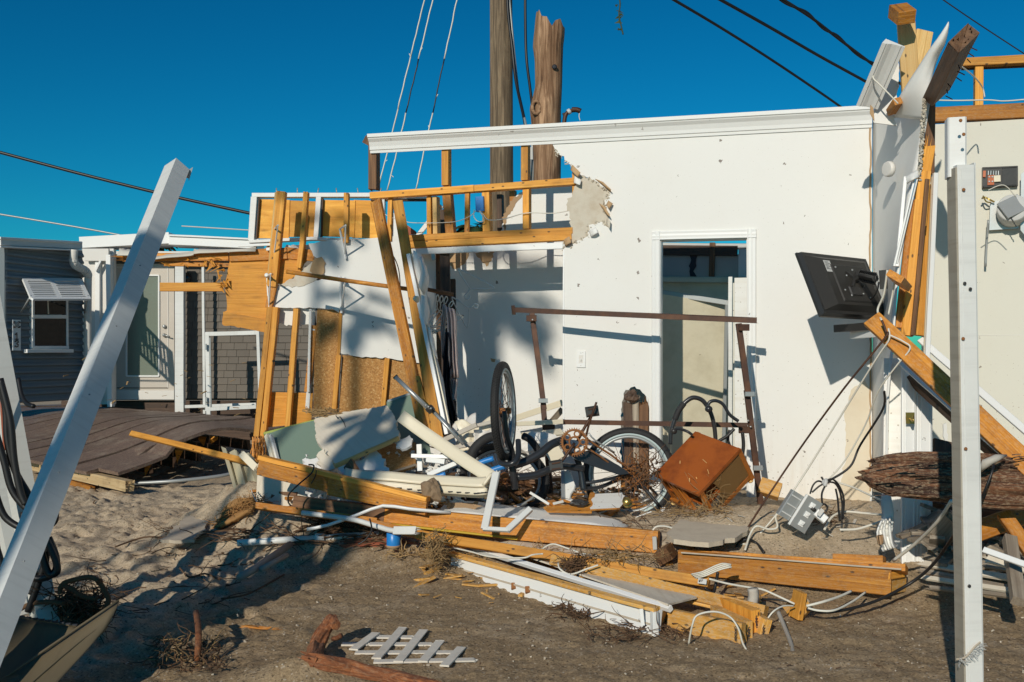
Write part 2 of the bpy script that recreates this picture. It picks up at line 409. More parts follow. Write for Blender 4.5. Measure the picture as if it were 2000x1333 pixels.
M_blue = paint('blue_plastic', (.02, .22, .62), .35, .3, 14, .15, (.05, .1, .2), .05)
M_gray = paint('grey_metal', (.36, .38, .38), .4, .5, 14, .3, (.2, .17, .13), .1, .04, metal=.3)
M_gal = paint('galvanised_metal', (.50, .52, .52), .38, .4, 14, .3, (.3, .26, .2), .1, .04, metal=.6)
M_black = paint('black_plastic', (.030, .029, .028), .38, .5, 30, .25, (.09, .075, .06), .15, 0, speckc=(.25, .2, .15))
M_blackd = paint('dusty_black_plastic', (.030, .028, .025), .5, .9, 55, .35, (.07, .058, .045), .3, 0, speckc=(.55, .5, .42), dscale=5)
M_tyre = paint('black_tyre', (.020, .020, .021), .75, .7, 90, .3, (.07, .06, .05), .5, 0, speckc=(.35, .32, .28), dscale=6)
M_tyrew = paint('white_tyre_band', (.50, .60, .60), .6, .5, 20, .3, (.2, .17, .13), .1, 0)
M_frame = paint('black_bike_paint', (.022, .026, .032), .28, .4, 30, .4, (.07, .05, .035), .05, 0, speckc=(.3, .25, .2))
M_cblk = paint('black_cable', (.012, .012, .013), .45, .3, 60, .3, (.06, .05, .04), .1, 0)
M_cwht = paint('white_cable', (.74, .71, .62), .5, .3, 40, .3, (.4, .3, .2), .1, 0)
M_rust = paint('rusty_steel', (.07, .033, .021), .55, .5, 40, .6, (.22, .09, .035), .3, .08, metal=.35, dscale=6)
M_rusty = paint('orange_rust', (.30, .12, .035), .8, .5, 60, .6, (.12, .05, .02), .5, .05, dscale=12)
M_brass = paint('brass', (.62, .43, .13), .3, .3, 30, .3, (.2, .12, .05), .05, 0, metal=.9)
M_furn = paint('varnished_red_wood', (.36, .095, .018), .2, .5, 11, .9, (.11, .025, .010), .08, 0, speckc=(.65, .48, .32), dscale=4)
M_furnl = wood('varnished_amber_wood', (.52, .19, .03), (.36, .11, .018), knot=.1, rough=.35, dirt=.2)
M_pvc = paint('white_pipe', (.72, .72, .69), .4, .6, 18, .3, (.3, .25, .2), .05, .03)
M_pvcg = paint('sandy_grey_pipe', (.34, .31, .27), .6, .6, 22, .4, (.2, .16, .12), .2, .03)
M_shirt = paint('pink_cloth', (.62, .52, .50), .9, .2, 20, .3, (.4, .3, .25), .3, 0, dscale=5)
M_cloth = paint('navy_cloth', (.018, .018, .028), .95, .2, 30, .2, (.04, .035, .03), .3, 0)
M_cardb = paint('cardboard', (.42, .28, .16), .9, .4, 20, .4, (.26, .16, .09), .2, .05)
M_concrete = paint('pale_concrete', (.52, .44, .34), .95, .5, 30, .5, (.26, .21, .16), .9, .03, dscale=7)
M_whsand = paint('sandy_white_plastic', (.50, .46, .40), .75, .8, 60, .5, (.32, .26, .2), .5, .03, dscale=10)
M_straw = paint('straw', (.34, .22, .10), .95, .4, 60, .5, (.16, .08, .03), .2, .1, dscale=9)
M_strawD = paint('brown_roots', (.13, .070, .035), .95, .4, 60, .5, (.05, .03, .02), .2, .1, dscale=9)
M_mat = paint('orange_root_fibre', (.42, .22, .075), .95, .5, 60, .5, (.2, .1, .04), .9, .05, dscale=12)
M_palm = paint('palm_leaf', (.035, .06, .018), .6, 0, 9, .3, (.02, .03, .01), .1, .1)
M_yellow = paint('yellow_edge_tape', (.55, .36, .02), .6, .3, 20, .3, (.3, .18, .02), .1, 0)
M_orange = paint('orange_circuit', (.52, .12, .03), .5, .5, 60, .2, (.3, .1, .03), .2, 0)
M_roof = paint('roof_membrane', (.66, .62, .54), .6, .6, 12, .3, (.35, .28, .2), .3, 0)
M_deck = wood('brown_composite_deck', (.21, .135, .10), (.15, .095, .072), knot=.05, nails=False, grain=.8, rough=.55, dirt=.55, dirtc=(.34, .27, .20), var=.09, sand=.25)
M_siding = paint('blue_grey_siding', (.175, .205, .222), .5, .3, 14, .15, (.18, .19, .19), .05, .03)
M_taupe = paint('taupe_shingle', (.155, .132, .108), .8, .3, 20, .3, (.11, .095, .08), .5, .10, dscale=4)
M_house = paint('house_white', (.74, .71, .66), .5, .3, 8, .12, (.5, .45, .38), .05, .02)
M_door = paint('pale_door_paint', (.56, .50, .43), .45, .3, 8, .1, (.4, .35, .28), .05, .02)
M_glassd, nt, bs = newmat('dark_window_glass'); finish(nt, bs, (.012, .015, .017), .06, spec=.7)
M_frost = paint('frosted_glass', (.19, .215, .17), .22, .4, 14, .2, (.12, .13, .10), .5, 0)
M_shade = paint('shower_panel', (.66, .60, .45), .35, .6, 9, .35, (.30, .24, .13), .6, 0, dscale=5)
M_red = paint('red_clay', (.36, .10, .05), .8, .3, 20, .3, (.2, .1, .05), .2, 0)
M_ink = paint('print_ink', (.02, .022, .03), .7, 0, 9, 0)
M_label = paint('pale_label', (.58, .58, .56), .6, 0, 9, .2, (.3, .28, .25))

def osb():
    m, nt, bs = newmat('chip_board'); v = coords(nt, (1, 1, 1)); n = voro(nt, v, 95, 'Color'); s = nt.nodes.new('ShaderNodeSeparateColor'); nt.links.new(n, s.inputs[0])
    c = ramp(nt, s.outputs[0], [(.0, (.36, .17, .045)), (.5, (.50, .25, .07)), (.9, (.56, .30, .10)), (1, (.68, .44, .19))])
    n2 = tnoise(nt, v, 3, 5, .6); c = mixc(nt, mth(nt, 'MULTIPLY', n2, .35), c, (.18, .08, .025))
    finish(nt, bs, c, .8, s.outputs[1], .4, .003); return m
M_osb = osb()
def cane():
    m, nt, bs = newmat('woven_cane'); v = coords(nt, (1, 1, 1), False)
    a = nt.nodes.new('ShaderNodeTexWave'); a.inputs['Scale'].default_value = 45; nt.links.new(v, a.inputs['Vector'])
    b = nt.nodes.new('ShaderNodeTexWave'); b.bands_direction = 'Y'; b.inputs['Scale'].default_value = 45; nt.links.new(v, b.inputs['Vector'])
    h = mth(nt, 'MULTIPLY', a.outputs['Fac'], b.outputs['Fac'])
    finish(nt, bs, ramp(nt, h, [(0, (.13, .06, .015)), (.5, (.40, .23, .07))]), .7, h, .8, .004); return m
M_cane = cane()
def ground_mat():
    m, nt, bs = newmat('sand_over_asphalt')
    tc = nt.nodes.new('ShaderNodeTexCoord'); v = tc.outputs['Object']
    big = tnoise(nt, v, .9, 6, .65, .4); mid = tnoise(nt, v, 4, 7, .7); fine = tnoise(nt, v, 70, 4, .7); grit = voro(nt, v, 120, 'Color')
    g = nt.nodes.new('ShaderNodeSeparateColor'); nt.links.new(grit, g.inputs[0])
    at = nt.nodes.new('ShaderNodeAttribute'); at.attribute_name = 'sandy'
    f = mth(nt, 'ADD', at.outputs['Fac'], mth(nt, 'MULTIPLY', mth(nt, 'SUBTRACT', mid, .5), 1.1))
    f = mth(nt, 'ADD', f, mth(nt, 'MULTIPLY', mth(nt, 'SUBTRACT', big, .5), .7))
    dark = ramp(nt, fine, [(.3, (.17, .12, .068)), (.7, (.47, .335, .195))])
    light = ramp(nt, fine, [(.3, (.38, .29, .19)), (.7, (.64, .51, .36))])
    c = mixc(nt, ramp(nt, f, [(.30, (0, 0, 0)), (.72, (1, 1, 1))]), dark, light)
    gl = mth(nt, 'GREATER_THAN', g.outputs[0], .97); c = mixc(nt, mth(nt, 'MULTIPLY', gl, .55), c, (.58, .50, .40))
    gd = mth(nt, 'LESS_THAN', g.outputs[0], .05); c = mixc(nt, mth(nt, 'MULTIPLY', gd, .6), c, (.04, .03, .022))
    h = mth(nt, 'ADD', mth(nt, 'MULTIPLY', fine, .6), mth(nt, 'ADD', mth(nt, 'MULTIPLY', mid, 1.5), mth(nt, 'MULTIPLY', g.outputs[1], .3)))
    finish(nt, bs, c, .95, h, .7, .012, spec=.2); return m
M_ground = ground_mat()

# ---------------------------------------------------------------- ground
def sm(a, b, x): t = max(0, min(1, (x-a)/(b-a))); return t*t*(3-2*t)
def wally(x): return 8.54-.2826*x      # y of the main wall
def gbase(x, y):
    if y > 60 or abs(x) > 60: return .1
    d = wally(x)-y                       # distance in front of the wall
    z = .30*sm(2.6, 1.0, d)*sm(-2.9, -1.9, x)
    z += .16*math.exp(-((x+2.15)**2/.35+(y-8.0)**2/.35))
    z += .12*math.exp(-((x-1.55)**2/.25+(y-6.75)**2/.12))*sm(9, 7, y)
    z += .10*sm(11, 14, y)*sm(-1, -3, x)
    z += .10*math.exp(-((x+.95)**2/.05+(y-4.45)**2/.02))
    return z
def gz(x, y, detail=True):
    z = gbase(x, y)
    if detail and abs(x) < 12 and 2 < y < 16:
        p = V((x, y, 0)); lump = .25+.75*sm(-.8, -2.2, x)
        z += .035*lump*noise.fractal(p*1.6, 1, 2.2, 4)
        z += .042*lump*noise.fractal(p*6+V((9, 3, 1)), 1, 2.1, 3)
        z += .013*noise.fractal(p*19+V((2, 3, 5)), 1, 2, 2)
    return z
_fp = {}
_r = random.Random(17)
for _ in range(150):
    _x, _y, _a = _r.uniform(-4.3, -1.2), _r.uniform(5.0, 10.2), _r.uniform(0, 3.14)
    for cx in range(int((_x-.2)//.2), int((_x+.2)//.2)+1):
        for cy in range(int((_y-.2)//.2), int((_y+.2)//.2)+1): _fp.setdefault((cx, cy), []).append((_x, _y, _a, _r.uniform(.7, 1.1)))
def prints(x, y):
    z = 0
    for (fx, fy, a, s) in _fp.get((int(x//.2), int(y//.2)), ()):
        dx, dy = x-fx, y-fy; u = (dx*math.cos(a)+dy*math.sin(a))/(.13*s); v = (-dx*math.sin(a)+dy*math.cos(a))/(.055*s); q = u*u+v*v
        if q < 3: z += -.026*math.exp(-q*q*1.2)+.010*math.exp(-(q-1.6)**2*3)
    return z
def axis(lo, hi, a, b, step):
    s = []; x = a
    while x <= b+1e-6: s.append(x); x += step
    k = step; x = a; l = []
    while x > lo: k *= 1.35; x -= k; l.append(x)
    k = step; x = b; r = []
    while x < hi: k *= 1.35; x += k; r.append(x)
    return l[::-1]+s+r
gx = axis(-900, 900, -4.6, 3.6, .022); gy = axis(-400, 1500, 3.9, 10.6, .024)
vs = []; sand = []
for y in gy:
    for x in gx:
        vs.append((x, y, gz(x, y)+prints(x, y)))
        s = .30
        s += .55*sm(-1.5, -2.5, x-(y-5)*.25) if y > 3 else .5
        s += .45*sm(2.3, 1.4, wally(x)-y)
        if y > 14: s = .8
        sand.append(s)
nx = len(gx)
fs = [(j*nx+i, j*nx+i+1, (j+1)*nx+i+1, (j+1)*nx+i) for j in range(len(gy)-1) for i in range(nx-1)]
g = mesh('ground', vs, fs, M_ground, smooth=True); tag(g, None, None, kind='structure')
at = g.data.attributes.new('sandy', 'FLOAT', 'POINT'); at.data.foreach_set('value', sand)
# ================================================================ MAIN WHITE WALL
pw = plane2(V((-1.282, 8.9, 0)), V((2.79, 7.75, 0)))
W = lambda x, y, off=0: on(x, y, pw, off)
wall = thing('ruined_wall', 'tall white wallboard wall torn open at its left end down to the pine studs, with an empty doorway', 'wall', (0.7, 8.3, .2))
outline = [(1075, 270), (1085, 296), (1108, 318), (1120, 327), (1134, 343), (1163, 355), (1178, 366), (1192, 373), (1188, 388), (1180, 392), (1182, 408), (1191, 420), (1190, 446), (1176, 434), (1150, 440),
           (1148, 462), (1128, 470), (1116, 478), (1100, 486), (1099, 760), (1098, 1010), (1213, 1010), (1213, 800), (1222, 762), (1240, 755), (1262, 775), (1268, 800), (1268, 1010), (1289, 1010), (1288, 470), (1460, 466), (1462, 1010), (1703, 1010), (1703, 222), (1400, 243)]
wallpoly('wallboard', outline, pw, .016, M_wall, wall, .0, jag=tuple(range(0, 18))+(21, 22, 23, 24, 25), amp=.006, step=.025, edge=M_core, seed=3)
# torn paper layer showing the core, 12 mm proud of nothing: sits just behind the board face
wallpoly('torn_gypsum', [(1116, 330), (1150, 348), (1165, 352), (1192, 374), (1200, 392), (1197, 436), (1186, 452), (1152, 450), (1150, 466), (1122, 486), (1102, 484), (1100, 468), (1112, 455), (1115, 430), (1106, 400), (1118, 380), (1128, 352)], pw, .010, M_core, wall, -.004, jag_all=True, amp=.008, step=.02, edge=M_paper, seed=9)
wallpoly('paper_strip', [(1038, 270), (1075, 269), (1070, 282), (1052, 272)], pw, .006, M_paper, wall, .002, jag_all=True, amp=.003, step=.02)
for k, q in enumerate([[(1162, 350), (1178, 356), (1193, 370), (1194, 377), (1176, 367), (1164, 362)], [(1170, 398), (1182, 404), (1192, 424), (1184, 420)], [(1186, 425), (1192, 432), (1191, 448), (1184, 436)], [(1118, 322), (1134, 338), (1128, 346), (1114, 332)]]):
    A, B, C_ = W(*q[0], .004), W(*q[1], .03+.01*k), W(*q[2], .055); D = W(*q[3], .012)
    grid('paper_curl', [[A, (A+B)/2+pw[1]*.012, B], [D, (D+C_)/2+pw[1]*.02, C_]], .002, M_paper if k != 2 else M_core, wall, sub=3)
# crown moulding
def mold(name, a, b, s, parent, m=M_wallT, face=None):
    cs = [(0, 0), (.0, .012), (.018, .016), (.022, .03), (.045, .036), (.075, .055), (.095, .085), (.103, .09), (.106, .105), (.13, .108), (.13, 0)]
    cs = [((y-.065)*s, z*s*.6) for y, z in cs]
    return profile(name, a, b, cs, m, parent, face or pw[1])
A = W(722, 281, .0); B = W(1066, 262, 0); C_ = W(1700, 228, 0)
c1 = mold('crown_moulding', W(724, 283, .002), W(1703, 230, .002), 1.22, wall)
wallpoly('torn_gypsum', [(722, 288), (760, 296), (800, 290), (830, 291), (900, 286), (930, 281), (920, 276), (724, 286)], pw, .006, M_wallT, wall, -.008, jag_all=True, amp=.004, step=.03)
# studs behind the wall (thing parts), w in metres
def wb(name, x1, y1, x2, y2, wpx, t, mat, off=-.02, **k):
    a, b = W(x1, y1, off), W(x2, y2, off); sc = wpx*((a.y+b.y)/2)/F
    return board(name, a, b, sc, t, mat, wall, pw[1], **k)
wb('stud', 727, 280, 727, 371, 17, .09, M_brown, -.01, label='dark stud hanging under the end of the moulding', jag=(0, .02))
wb('top_plate_end', 716, 283, 723, 269, 22, .09, M_brown, -.012)
wb('stud', 869, 282, 869, 362, 14, .09, M_pine, -.012)
wb('stud', 1024, 272, 1024, 352, 14, .09, M_pine, -.012)
wb('stud', 1124, 335, 1124, 400, 14, .09, M_pine, -.03)
wb('plate', 722, 382, 925, 368, 13, .09, M_pine, -.006, n=3)
wb('plate', 926, 368, 1130, 353, 13, .09, M_pine, -.006, n=3)
wb('stud', 870, 364, 878, 458, 17, .09, M_pineD, -.03)
wb('stud', 912, 374, 911, 456, 9, .04, M_pineD, -.03, jag=(.02, 0))
wb('stud', 948, 370, 950, 452, 15, .09, M_pine, -.03)
wb('stud', 1027, 362, 1027, 447, 13, .09, M_pine, -.03)
wb('stud', 762, 388, 759, 472, 9, .04, M_pine, -.05)
wb('stud', 837, 384, 838, 460, 9, .09, M_pine, -.05)
wb('stud', 848, 384, 850, 460, 9, .09, M_pineP, -.05)
wb('header', 790, 479, 1116, 462, 13, .09, M_pine, .006, n=4, bow=.004)
wb('header', 788, 466, 1118, 450, 12, .09, M_pine, .004, n=4)
wb('brace', 808, 470, 862, 402, 9, .02, M_ply_w, -.16, label='white strip leaning behind the studs')
wb('opening_trim', 805, 492, 1099, 480, 12, .03, M_wallT, .004, n=3)
wb('opening_trim', 1101, 478, 1100, 840, 4, .02, M_wallT, .003)
# doorway: casing, jambs
def casing(x1, y1, x2, y2, flip):
    a, b = W(x1, y1, .002), W(x2, y2, .002); s = flip
    cs = [(-.035*s, 0), (-.035*s, .010), (-.028*s, .016), (-.012*s, .013), (.004*s, .018), (.022*s, .015), (.035*s, .022), (.035*s, 0)]
    if s < 0: cs = cs[::-1]
    return profile('door_casing', a, b, cs, M_wallT, wall, pw[1])
casing(1281, 453, 1281, 1000, 1); casing(1468, 1000, 1468, 448, 1); casing(1274, 461, 1477, 456, -1)
for x in (1288.5, 1460.5):
    a, b = W(x, 468, -.001), W(x, 1005, -.001)
    board('door_jamb', a, b, .02, .115, M_house if x > 1300 else M_wallT, wall, pw[1], ch=.001)
board('door_jamb', W(1290, 469, -.001), W(1459, 466, -.001), .012, .115, M_wallT, wall, pw[1], ch=.001)
# switch
sw = board('light_switch', W(1135, 686, .009), W(1134, 718, .009), .078, .007, M_wallT, wall, pw[1], ch=.002)
board('toggle_frame', W(1134.6, 694, .0115), W(1134.4, 710, .0115), .034, .002, M_house, sw, pw[1], ch=.001)
board('toggle', W(1134.5, 702, .022), W(1134.5, 706, .016), .010, .012, M_wallT, sw, pw[1], ch=.001)
for y in (690, 714): lathe('screw', [(.0035, 0), (.003, .0015)], frameM(W(1134.5, y, .009), pw[1]), M_gray, sw, 8)
wallpoly('peeled_paint', [(1632, 990), (1646, 930), (1652, 860), (1648, 800), (1662, 762), (1688, 742), (1698, 760), (1699, 990)], pw, .003, M_peel, wall, .0035, jag=(0, 1, 2, 3, 4), amp=.006, step=.03)
# ragged corner tape
for k, q in enumerate([[(1122, 344), (1136, 352), (1133, 362), (1120, 358)], [(1188, 392), (1197, 398), (1190, 408), (1184, 400)], [(1150, 452), (1164, 444), (1168, 455), (1154, 464)], [(1100, 470), (1112, 462), (1116, 474), (1104, 482)]]):
    A, B, C_, D = W(*q[0], .006), W(*q[1], .02+.01*k), W(*q[2], .05), W(*q[3], .015)
    grid('paper_curl', [[A, (A+B)/2+pw[1]*.012, B], [D, (D+C_)/2+pw[1]*.02, C_]], .002, M_paper if k % 2 else M_wall3, wall, sub=3)
mm = MB(); r = random.Random(14); edge = outline[1:19]
for k in range(260):
    j = r.randrange(len(edge)-1); s = r.random(); x = edge[j][0]+(edge[j+1][0]-edge[j][0])*s; y = edge[j][1]+(edge[j+1][1]-edge[j][1])*s; q = r.uniform(.003, .009)
    mm.box((0, 0, 0), q*2, q, q, Matrix.Translation(W(x+r.gauss(-1, 2), y+r.gauss(0, 2), r.uniform(-.012, .006))) @ Matrix.Rotation(r.random()*6, 4, (r.random(), 1, r.random())))
mm.build('crumbled_gypsum', M_core, wall)['kind'] = 'stuff'
pts = []; r = random.Random(4)
for i in range(60):
    y = 222+i*12.5; pts.append(W(1700+r.uniform(-1.5, 1.5)-(2 if 480 < y < 560 else 0), y, .003))
MB().tube(pts, .007, 5).build('corner_tape', M_paper, wall)
# blue electrical box and cable through the studs
bx = thing('junction_box', 'bright blue plastic electrical box fixed between the upper studs', 'electrical box', W(936, 398, -.02))
board('box_body', W(936, 384, .0), W(937, 413, .0), .075, .06, M_blue, bx, pw[1], ch=.004)
for q in ((933, 390), (940, 408)): lathe('screw', [(.004, 0), (.003, .002)], frameM(W(*q, .0), pw[1]), M_gray, bx, 8)
tag(cable('wire', [W(1116, 411, -.03), W(1080, 417, -.01), W(1045, 416, .0), W(1020, 418, -.01), W(985, 428, .01), W(955, 430, .012), W(944, 420, .01), W(937, 412, 0)], .006, M_cwht), 'white wire strung from the blue box through the right studs', 'wire')
tag(cable('wire', [W(930, 412, 0), W(915, 424, .0), W(885, 434, -.01), W(820, 436, -.02), W(790, 433, .0), W(757, 422, -.1), W(742, 410, -.1)], .005, M_cwht), 'white wire running left from the blue box past the leaning studs', 'wire')
tag(cable('wire', [W(926, 410, 0), W(926, 424, .01), W(934, 433, .015), W(946, 430, .01), W(936, 412, 0)], .006, M_cwht), 'short white wire loop under the blue box', 'wire')

# ================================================================ CLOSET
pc = (pw[0]-pw[1]*.68, pw[1])
K = lambda x, y, off=0: on(x, y, pc, off)
cl = thing('closet_back_wall', 'white closet back wall behind the pine header, patched with torn brown paper at its top', 'wall', K(1000, 900))
wallpoly('wallboard', [(838, 482), (968, 470), (975, 455), (992, 410), (1006, 385), (1030, 372), (1112, 361), (1200, 350), (1200, 1000), (838, 1000)], pc, .016, M_wall, cl, 0, jag=(1, 2, 3, 4, 5), amp=.01, step=.03, edge=M_paper, seed=5)
wallpoly('torn_paper', [(872, 488), (915, 494), (913, 505), (904, 518), (889, 526), (878, 518), (868, 505)], pc, .004, M_paper, cl, .004, jag_all=True, amp=.008, step=.02, seed=2)
wallpoly('torn_paper', [(925, 494), (966, 492), (950, 521), (940, 510)], pc, .004, M_paper, cl, .004, jag_all=True, amp=.008, step=.02, seed=3)
wallpoly('torn_paper', [(960, 470), (975, 452), (985, 455), (980, 425), (1004, 384), (1020, 380), (1012, 392), (990, 425), (985, 462)], pc, .004, M_cardb, cl, .004, jag_all=True, amp=.006, step=.02, seed=6)
wallpoly('torn_paper', [(958, 700), (968, 702), (966, 708), (960, 707)], pc, .003, M_paper, cl, .003, jag_all=True, amp=.002, step=.02, seed=3)
board('stud', K(1000, 372, -.02), K(1001, 470, -.02), .05, .08, M_pineD, cl, pc[1])
board('stud', K(975, 380, -.05), K(976, 470, -.05), .05, .08, M_dark, cl, pc[1])
# baseboard strips inside closet
tag(board('trim_strip', W(1098, 787, -.2), W(992, 822, -.35), .055, .012, M_cream), 'cream trim strip tilted up inside the closet behind the wheel', 'trim')
tag(board('trim_strip', W(1098, 800, -.1), W(1072, 830, -.15), .05, .012, M_grayw), 'short grey strip lying against the closet corner', 'trim')
tag(board('trim_strip', P(1010, 829, 7.8), P(1100, 824, 7.9), .035, .03, M_cream), 'cream rail lying flat below the closet wall', 'trim')
# closet side (left): dark frame and torn board
cs_ = thing('closet_side_frame', 'dark brown closet side studs with shreds of wallboard at the left closet jamb', 'frame', P(865, 860, 8.7))
board('stud', P(868, 488, 8.75), P(874, 850, 8.6), .085, .10, M_dark, cs_)
board('stud', P(855, 490, 8.95), P(858, 780, 8.9), .04, .10, M_brown, cs_)
board('stud', P(884, 545, 9.0), P(886, 830, 8.9), .05, .10, M_dark, cs_)
wallpoly('wallboard', [(812, 490), (850, 496), (854, 560), (846, 620), (848, 720), (838, 800), (818, 700), (815, 560)], (P(830, 600, 8.95), V((0, -1, 0))), .014, M_wall, cs_, jag_all=True, amp=.008, step=.03, edge=M_core)
board('hook_plate', P(845, 496, 8.5), P(847, 508, 8.5), .035, .03, M_gray, cs_)
# torn wallboard flaps hanging along the leaning stud
r = random.Random(8)
def flap(name, pix, d, mat, label, cat='wallboard scrap', curl=.06):
    L_, R_ = pix; rows = []
    for (a, b) in zip(L_, R_):
        A, B = P(a[0], a[1], d+r.uniform(-.02, .02)), P(b[0], b[1], d+r.uniform(-.03, .03)); mid = (A+B)/2+V((0, -curl*r.uniform(.4, 1.2), 0))
        rows.append([A, mid, B])
    return tag(grid(name, rows, .008, mat, sub=3, rough=.015), label, cat)
flap('wallboard_strip', ([(806, 492), (812, 560), (820, 620), (832, 700), (850, 770), (862, 845)], [(822, 498), (834, 560), (836, 620), (856, 705), (868, 760), (884, 850)]), 8.2, M_wall, 'long torn white wallboard strip hanging beside the leaning stud')
flap('wallboard_scrap', ([(818, 505), (822, 530), (816, 560)], [(826, 500), (838, 540), (830, 575)]), 8.1, M_wall, 'small curled white scrap near the top of the closet jamb')
flap('wallboard_scrap', ([(824, 575), (820, 605), (818, 622)], [(836, 580), (840, 610), (835, 638)]), 8.08, M_wall, 'curled white scrap on the closet jamb above the hangers level')
flap('wallboard_scrap', ([(836, 640), (833, 660), (845, 690)], [(842, 645), (850, 672), (856, 704)]), 8.05, M_wall, 'pointed white scrap folded out halfway down the jamb')
flap('wallboard_scrap', ([(810, 578), (806, 586), (812, 592)], [(818, 580), (819, 588), (816, 592)]), 7.95, M_cream, 'tiny cream scrap stuck on the leaning stud', curl=.02)
# leaning studs
ls = [((732, 392), (828, 852), 8.55, 7.9, .10, .038, M_beam, 'dark topped double stud leaning right, leftmost of the leaning pair', (-.5, -1, 0)),
      ((777, 392), (856, 862), 8.45, 7.75, .085, .085, M_pine, 'pine stud leaning right under the end of the header', (.15, -1, 0))]
for (a, b, d1, d2, w_, t_, m_, lb, fc) in ls:
    tag(board('leaning_stud', P(*a, d1), P(*b, d2), w_, t_, m_, face=fc, n=6), lb, 'stud')
tag(board('leaning_stud', P(742, 392, 8.56), P(838, 850, 7.93), .036, .085, M_pineD, face=(.2, -1, 0), n=6), 'thin amber stud nailed against the leftmost leaning stud', 'stud')
tag(board('leaning_stud', P(815, 735, 7.95), P(846, 852, 7.8), .035, .06, M_pine, face=(0, -1, 0)), 'short pine batten between the two leaning studs near the ground', 'stud')
tag(board('trim_strip', P(797, 496, 8.2), P(872, 848, 7.75), .03, .03, M_wallT, face=(0, -1, 0), n=5), 'narrow white trim following the leaning pine stud', 'trim')
tag(board('trim_strip', P(803, 496, 8.25), P(880, 845, 7.8), .018, .02, M_cream, face=(0, -1, 0), n=5), 'thin cream edge strip beside the white trim on the leaning stud', 'trim')
tag(cable('wire', [P(763, 492, 8.5), P(774, 512, 8.4), P(780, 535, 8.4), P(782, 570, 8.4), P(782, 600, 8.5)], .005, M_brown), 'thin brown wire hanging beside the dark leaning stud', 'wire')
# rod and hangers
tag(cable('closet_rod', [P(836, 566, 8.5), P(885, 576, 8.6)], .018, M_brown, k=1, seg=10), 'short end of brown closet rod behind the jamb', 'rod')
tag(cable('closet_rod', [P(560, 531, 8.85), P(680, 549, 8.75), P(797, 565, 8.65)], .019, M_beam, k=3, seg=10), 'long wooden closet rod across the white left wall', 'rod')
def hanger(o, xd, zd, s, label, mat=M_cwht):
    X = V(xd).normalized(); Z = V(zd).normalized()
    q = lambda x, z: o+X*x*s+Z*z*s
    pts = [q(0, 0), q(.03, .03), q(.0, .06), q(-.03, .03), q(-.01, -.02), q(0, -.06), q(.2, -.17), q(.17, -.2), q(-.17, -.2), q(-.2, -.17), q(0, -.055)]
    tag(cable('clothes_hanger', pts, .007, mat, k=4), label, 'hanger', 'clothes hangers in the closet')
hanger(P(855, 590, 8.4), (.35, 1, 0), (0, 0, 1), 1.0, 'pale clothes hanger, leftmost on the closet rod')
hanger(P(862, 592, 8.4), (.45, 1, .1), (.05, 0, 1), 1.0, 'pale clothes hanger second from left on the rod')
hanger(P(870, 594, 8.4), (.5, 1, .3), (.1, 0, 1), 1.05, 'pale hanger tangled in the middle of the bunch')
hanger(P(880, 600, 8.4), (.8, .6, .4), (.2, 0, 1), .8, 'pale hanger tilted right beside the pink shirt')
hanger(P(915, 575, 8.75), (1, .1, -.5), (-.5, 0, -1), .8, 'clear hanger flung out against the closet back wall', M_pvc)
hanger(P(925, 600, 8.8), (.5, .3, -1), (1, 0, .4), .7, 'second clear hanger lying against the closet back wall', M_pvc)
def drape(name, left, right, d, mat, label, cat, th=.008, wav=.05):
    rows = []; rr = random.Random(len(label))
    for (a, b) in zip(left, right):
        row = []
        for k in range(6):
            s = k/5; x = a[0]+(b[0]-a[0])*s; y = a[1]+(b[1]-a[1])*s
            row.append(P(x, y, d+(wav if k % 2 else -wav)*rr.uniform(.5, 1)))
        rows.append(row)
    return tag(grid(name, rows, th, mat, sub=3, rough=.01), label, cat)
drape('hanging_garment', [(872, 650), (868, 700), (866, 760), (878, 822)], [(878, 650), (885, 700), (880, 740), (896, 834)], 8.3, M_cloth, 'long navy garment hanging in the closet', 'garment')
drape('hanging_shirt', [(872, 600), (876, 640), (878, 690), (881, 737)], [(888, 605), (893, 640), (894, 690), (897, 738)], 8.33, M_shirt, 'crumpled pale pink shirt hanging in the closet', 'shirt')
drape('hanging_shirt', [(880, 738), (881, 760), (888, 782)], [(896, 740), (893, 765), (890, 785)], 8.36, M_shirt, 'loose pale sleeve dangling under the pink shirt', 'shirt')
drape('hanging_cloth', [(868, 595), (862, 640), (864, 700)], [(873, 600), (870, 645), (867, 700)], 8.36, M_shirt, 'narrow pale cloth strip hanging at the left of the navy garment', 'cloth')

# ================================================================ LEFT WALL
pl = (V((-2, 9.45, 0)), V((0, -1, 0)))
Lp = lambda x, y, off=0: on(x, y, pl, off)
lw = thing('ruined_side_wall', 'broken left wall of white wallboard, chip board and plywood with leaning pine studs', 'wall', Lp(650, 880))
wallpoly('wallboard', [(603, 476), (640, 470), (700, 468), (812, 458), (850, 460), (850, 712), (800, 708), (758, 700), (700, 697), (664, 690), (664, 612), (648, 603), (560, 602), (524, 600), (521, 562), (560, 558), (600, 556), (636, 540), (628, 512), (612, 500)], pl, .016, M_wall, lw, 0, jag=(0, 6, 7, 8, 11, 13, 14, 16, 17, 18, 19), amp=.005, step=.03, edge=M_core, seed=12)
wallpoly('torn_gypsum', [(556, 553), (590, 530), (616, 508), (628, 503), (635, 512), (634, 530), (620, 545), (598, 556), (570, 562), (545, 560)], pl, .006, M_core, lw, .006, jag_all=True, amp=.008, step=.03, seed=4)
wallpoly('torn_paper', [(612, 508), (628, 502), (636, 515), (632, 535), (620, 540), (605, 530)], pl, .004, M_paper, lw, .012, jag_all=True, amp=.005, step=.03, seed=4)
wallpoly('wallboard', [(535, 603), (616, 603), (614, 636), (534, 634)], pl, .01, M_wall, lw, -.06, jag=(2,), edge=M_core)
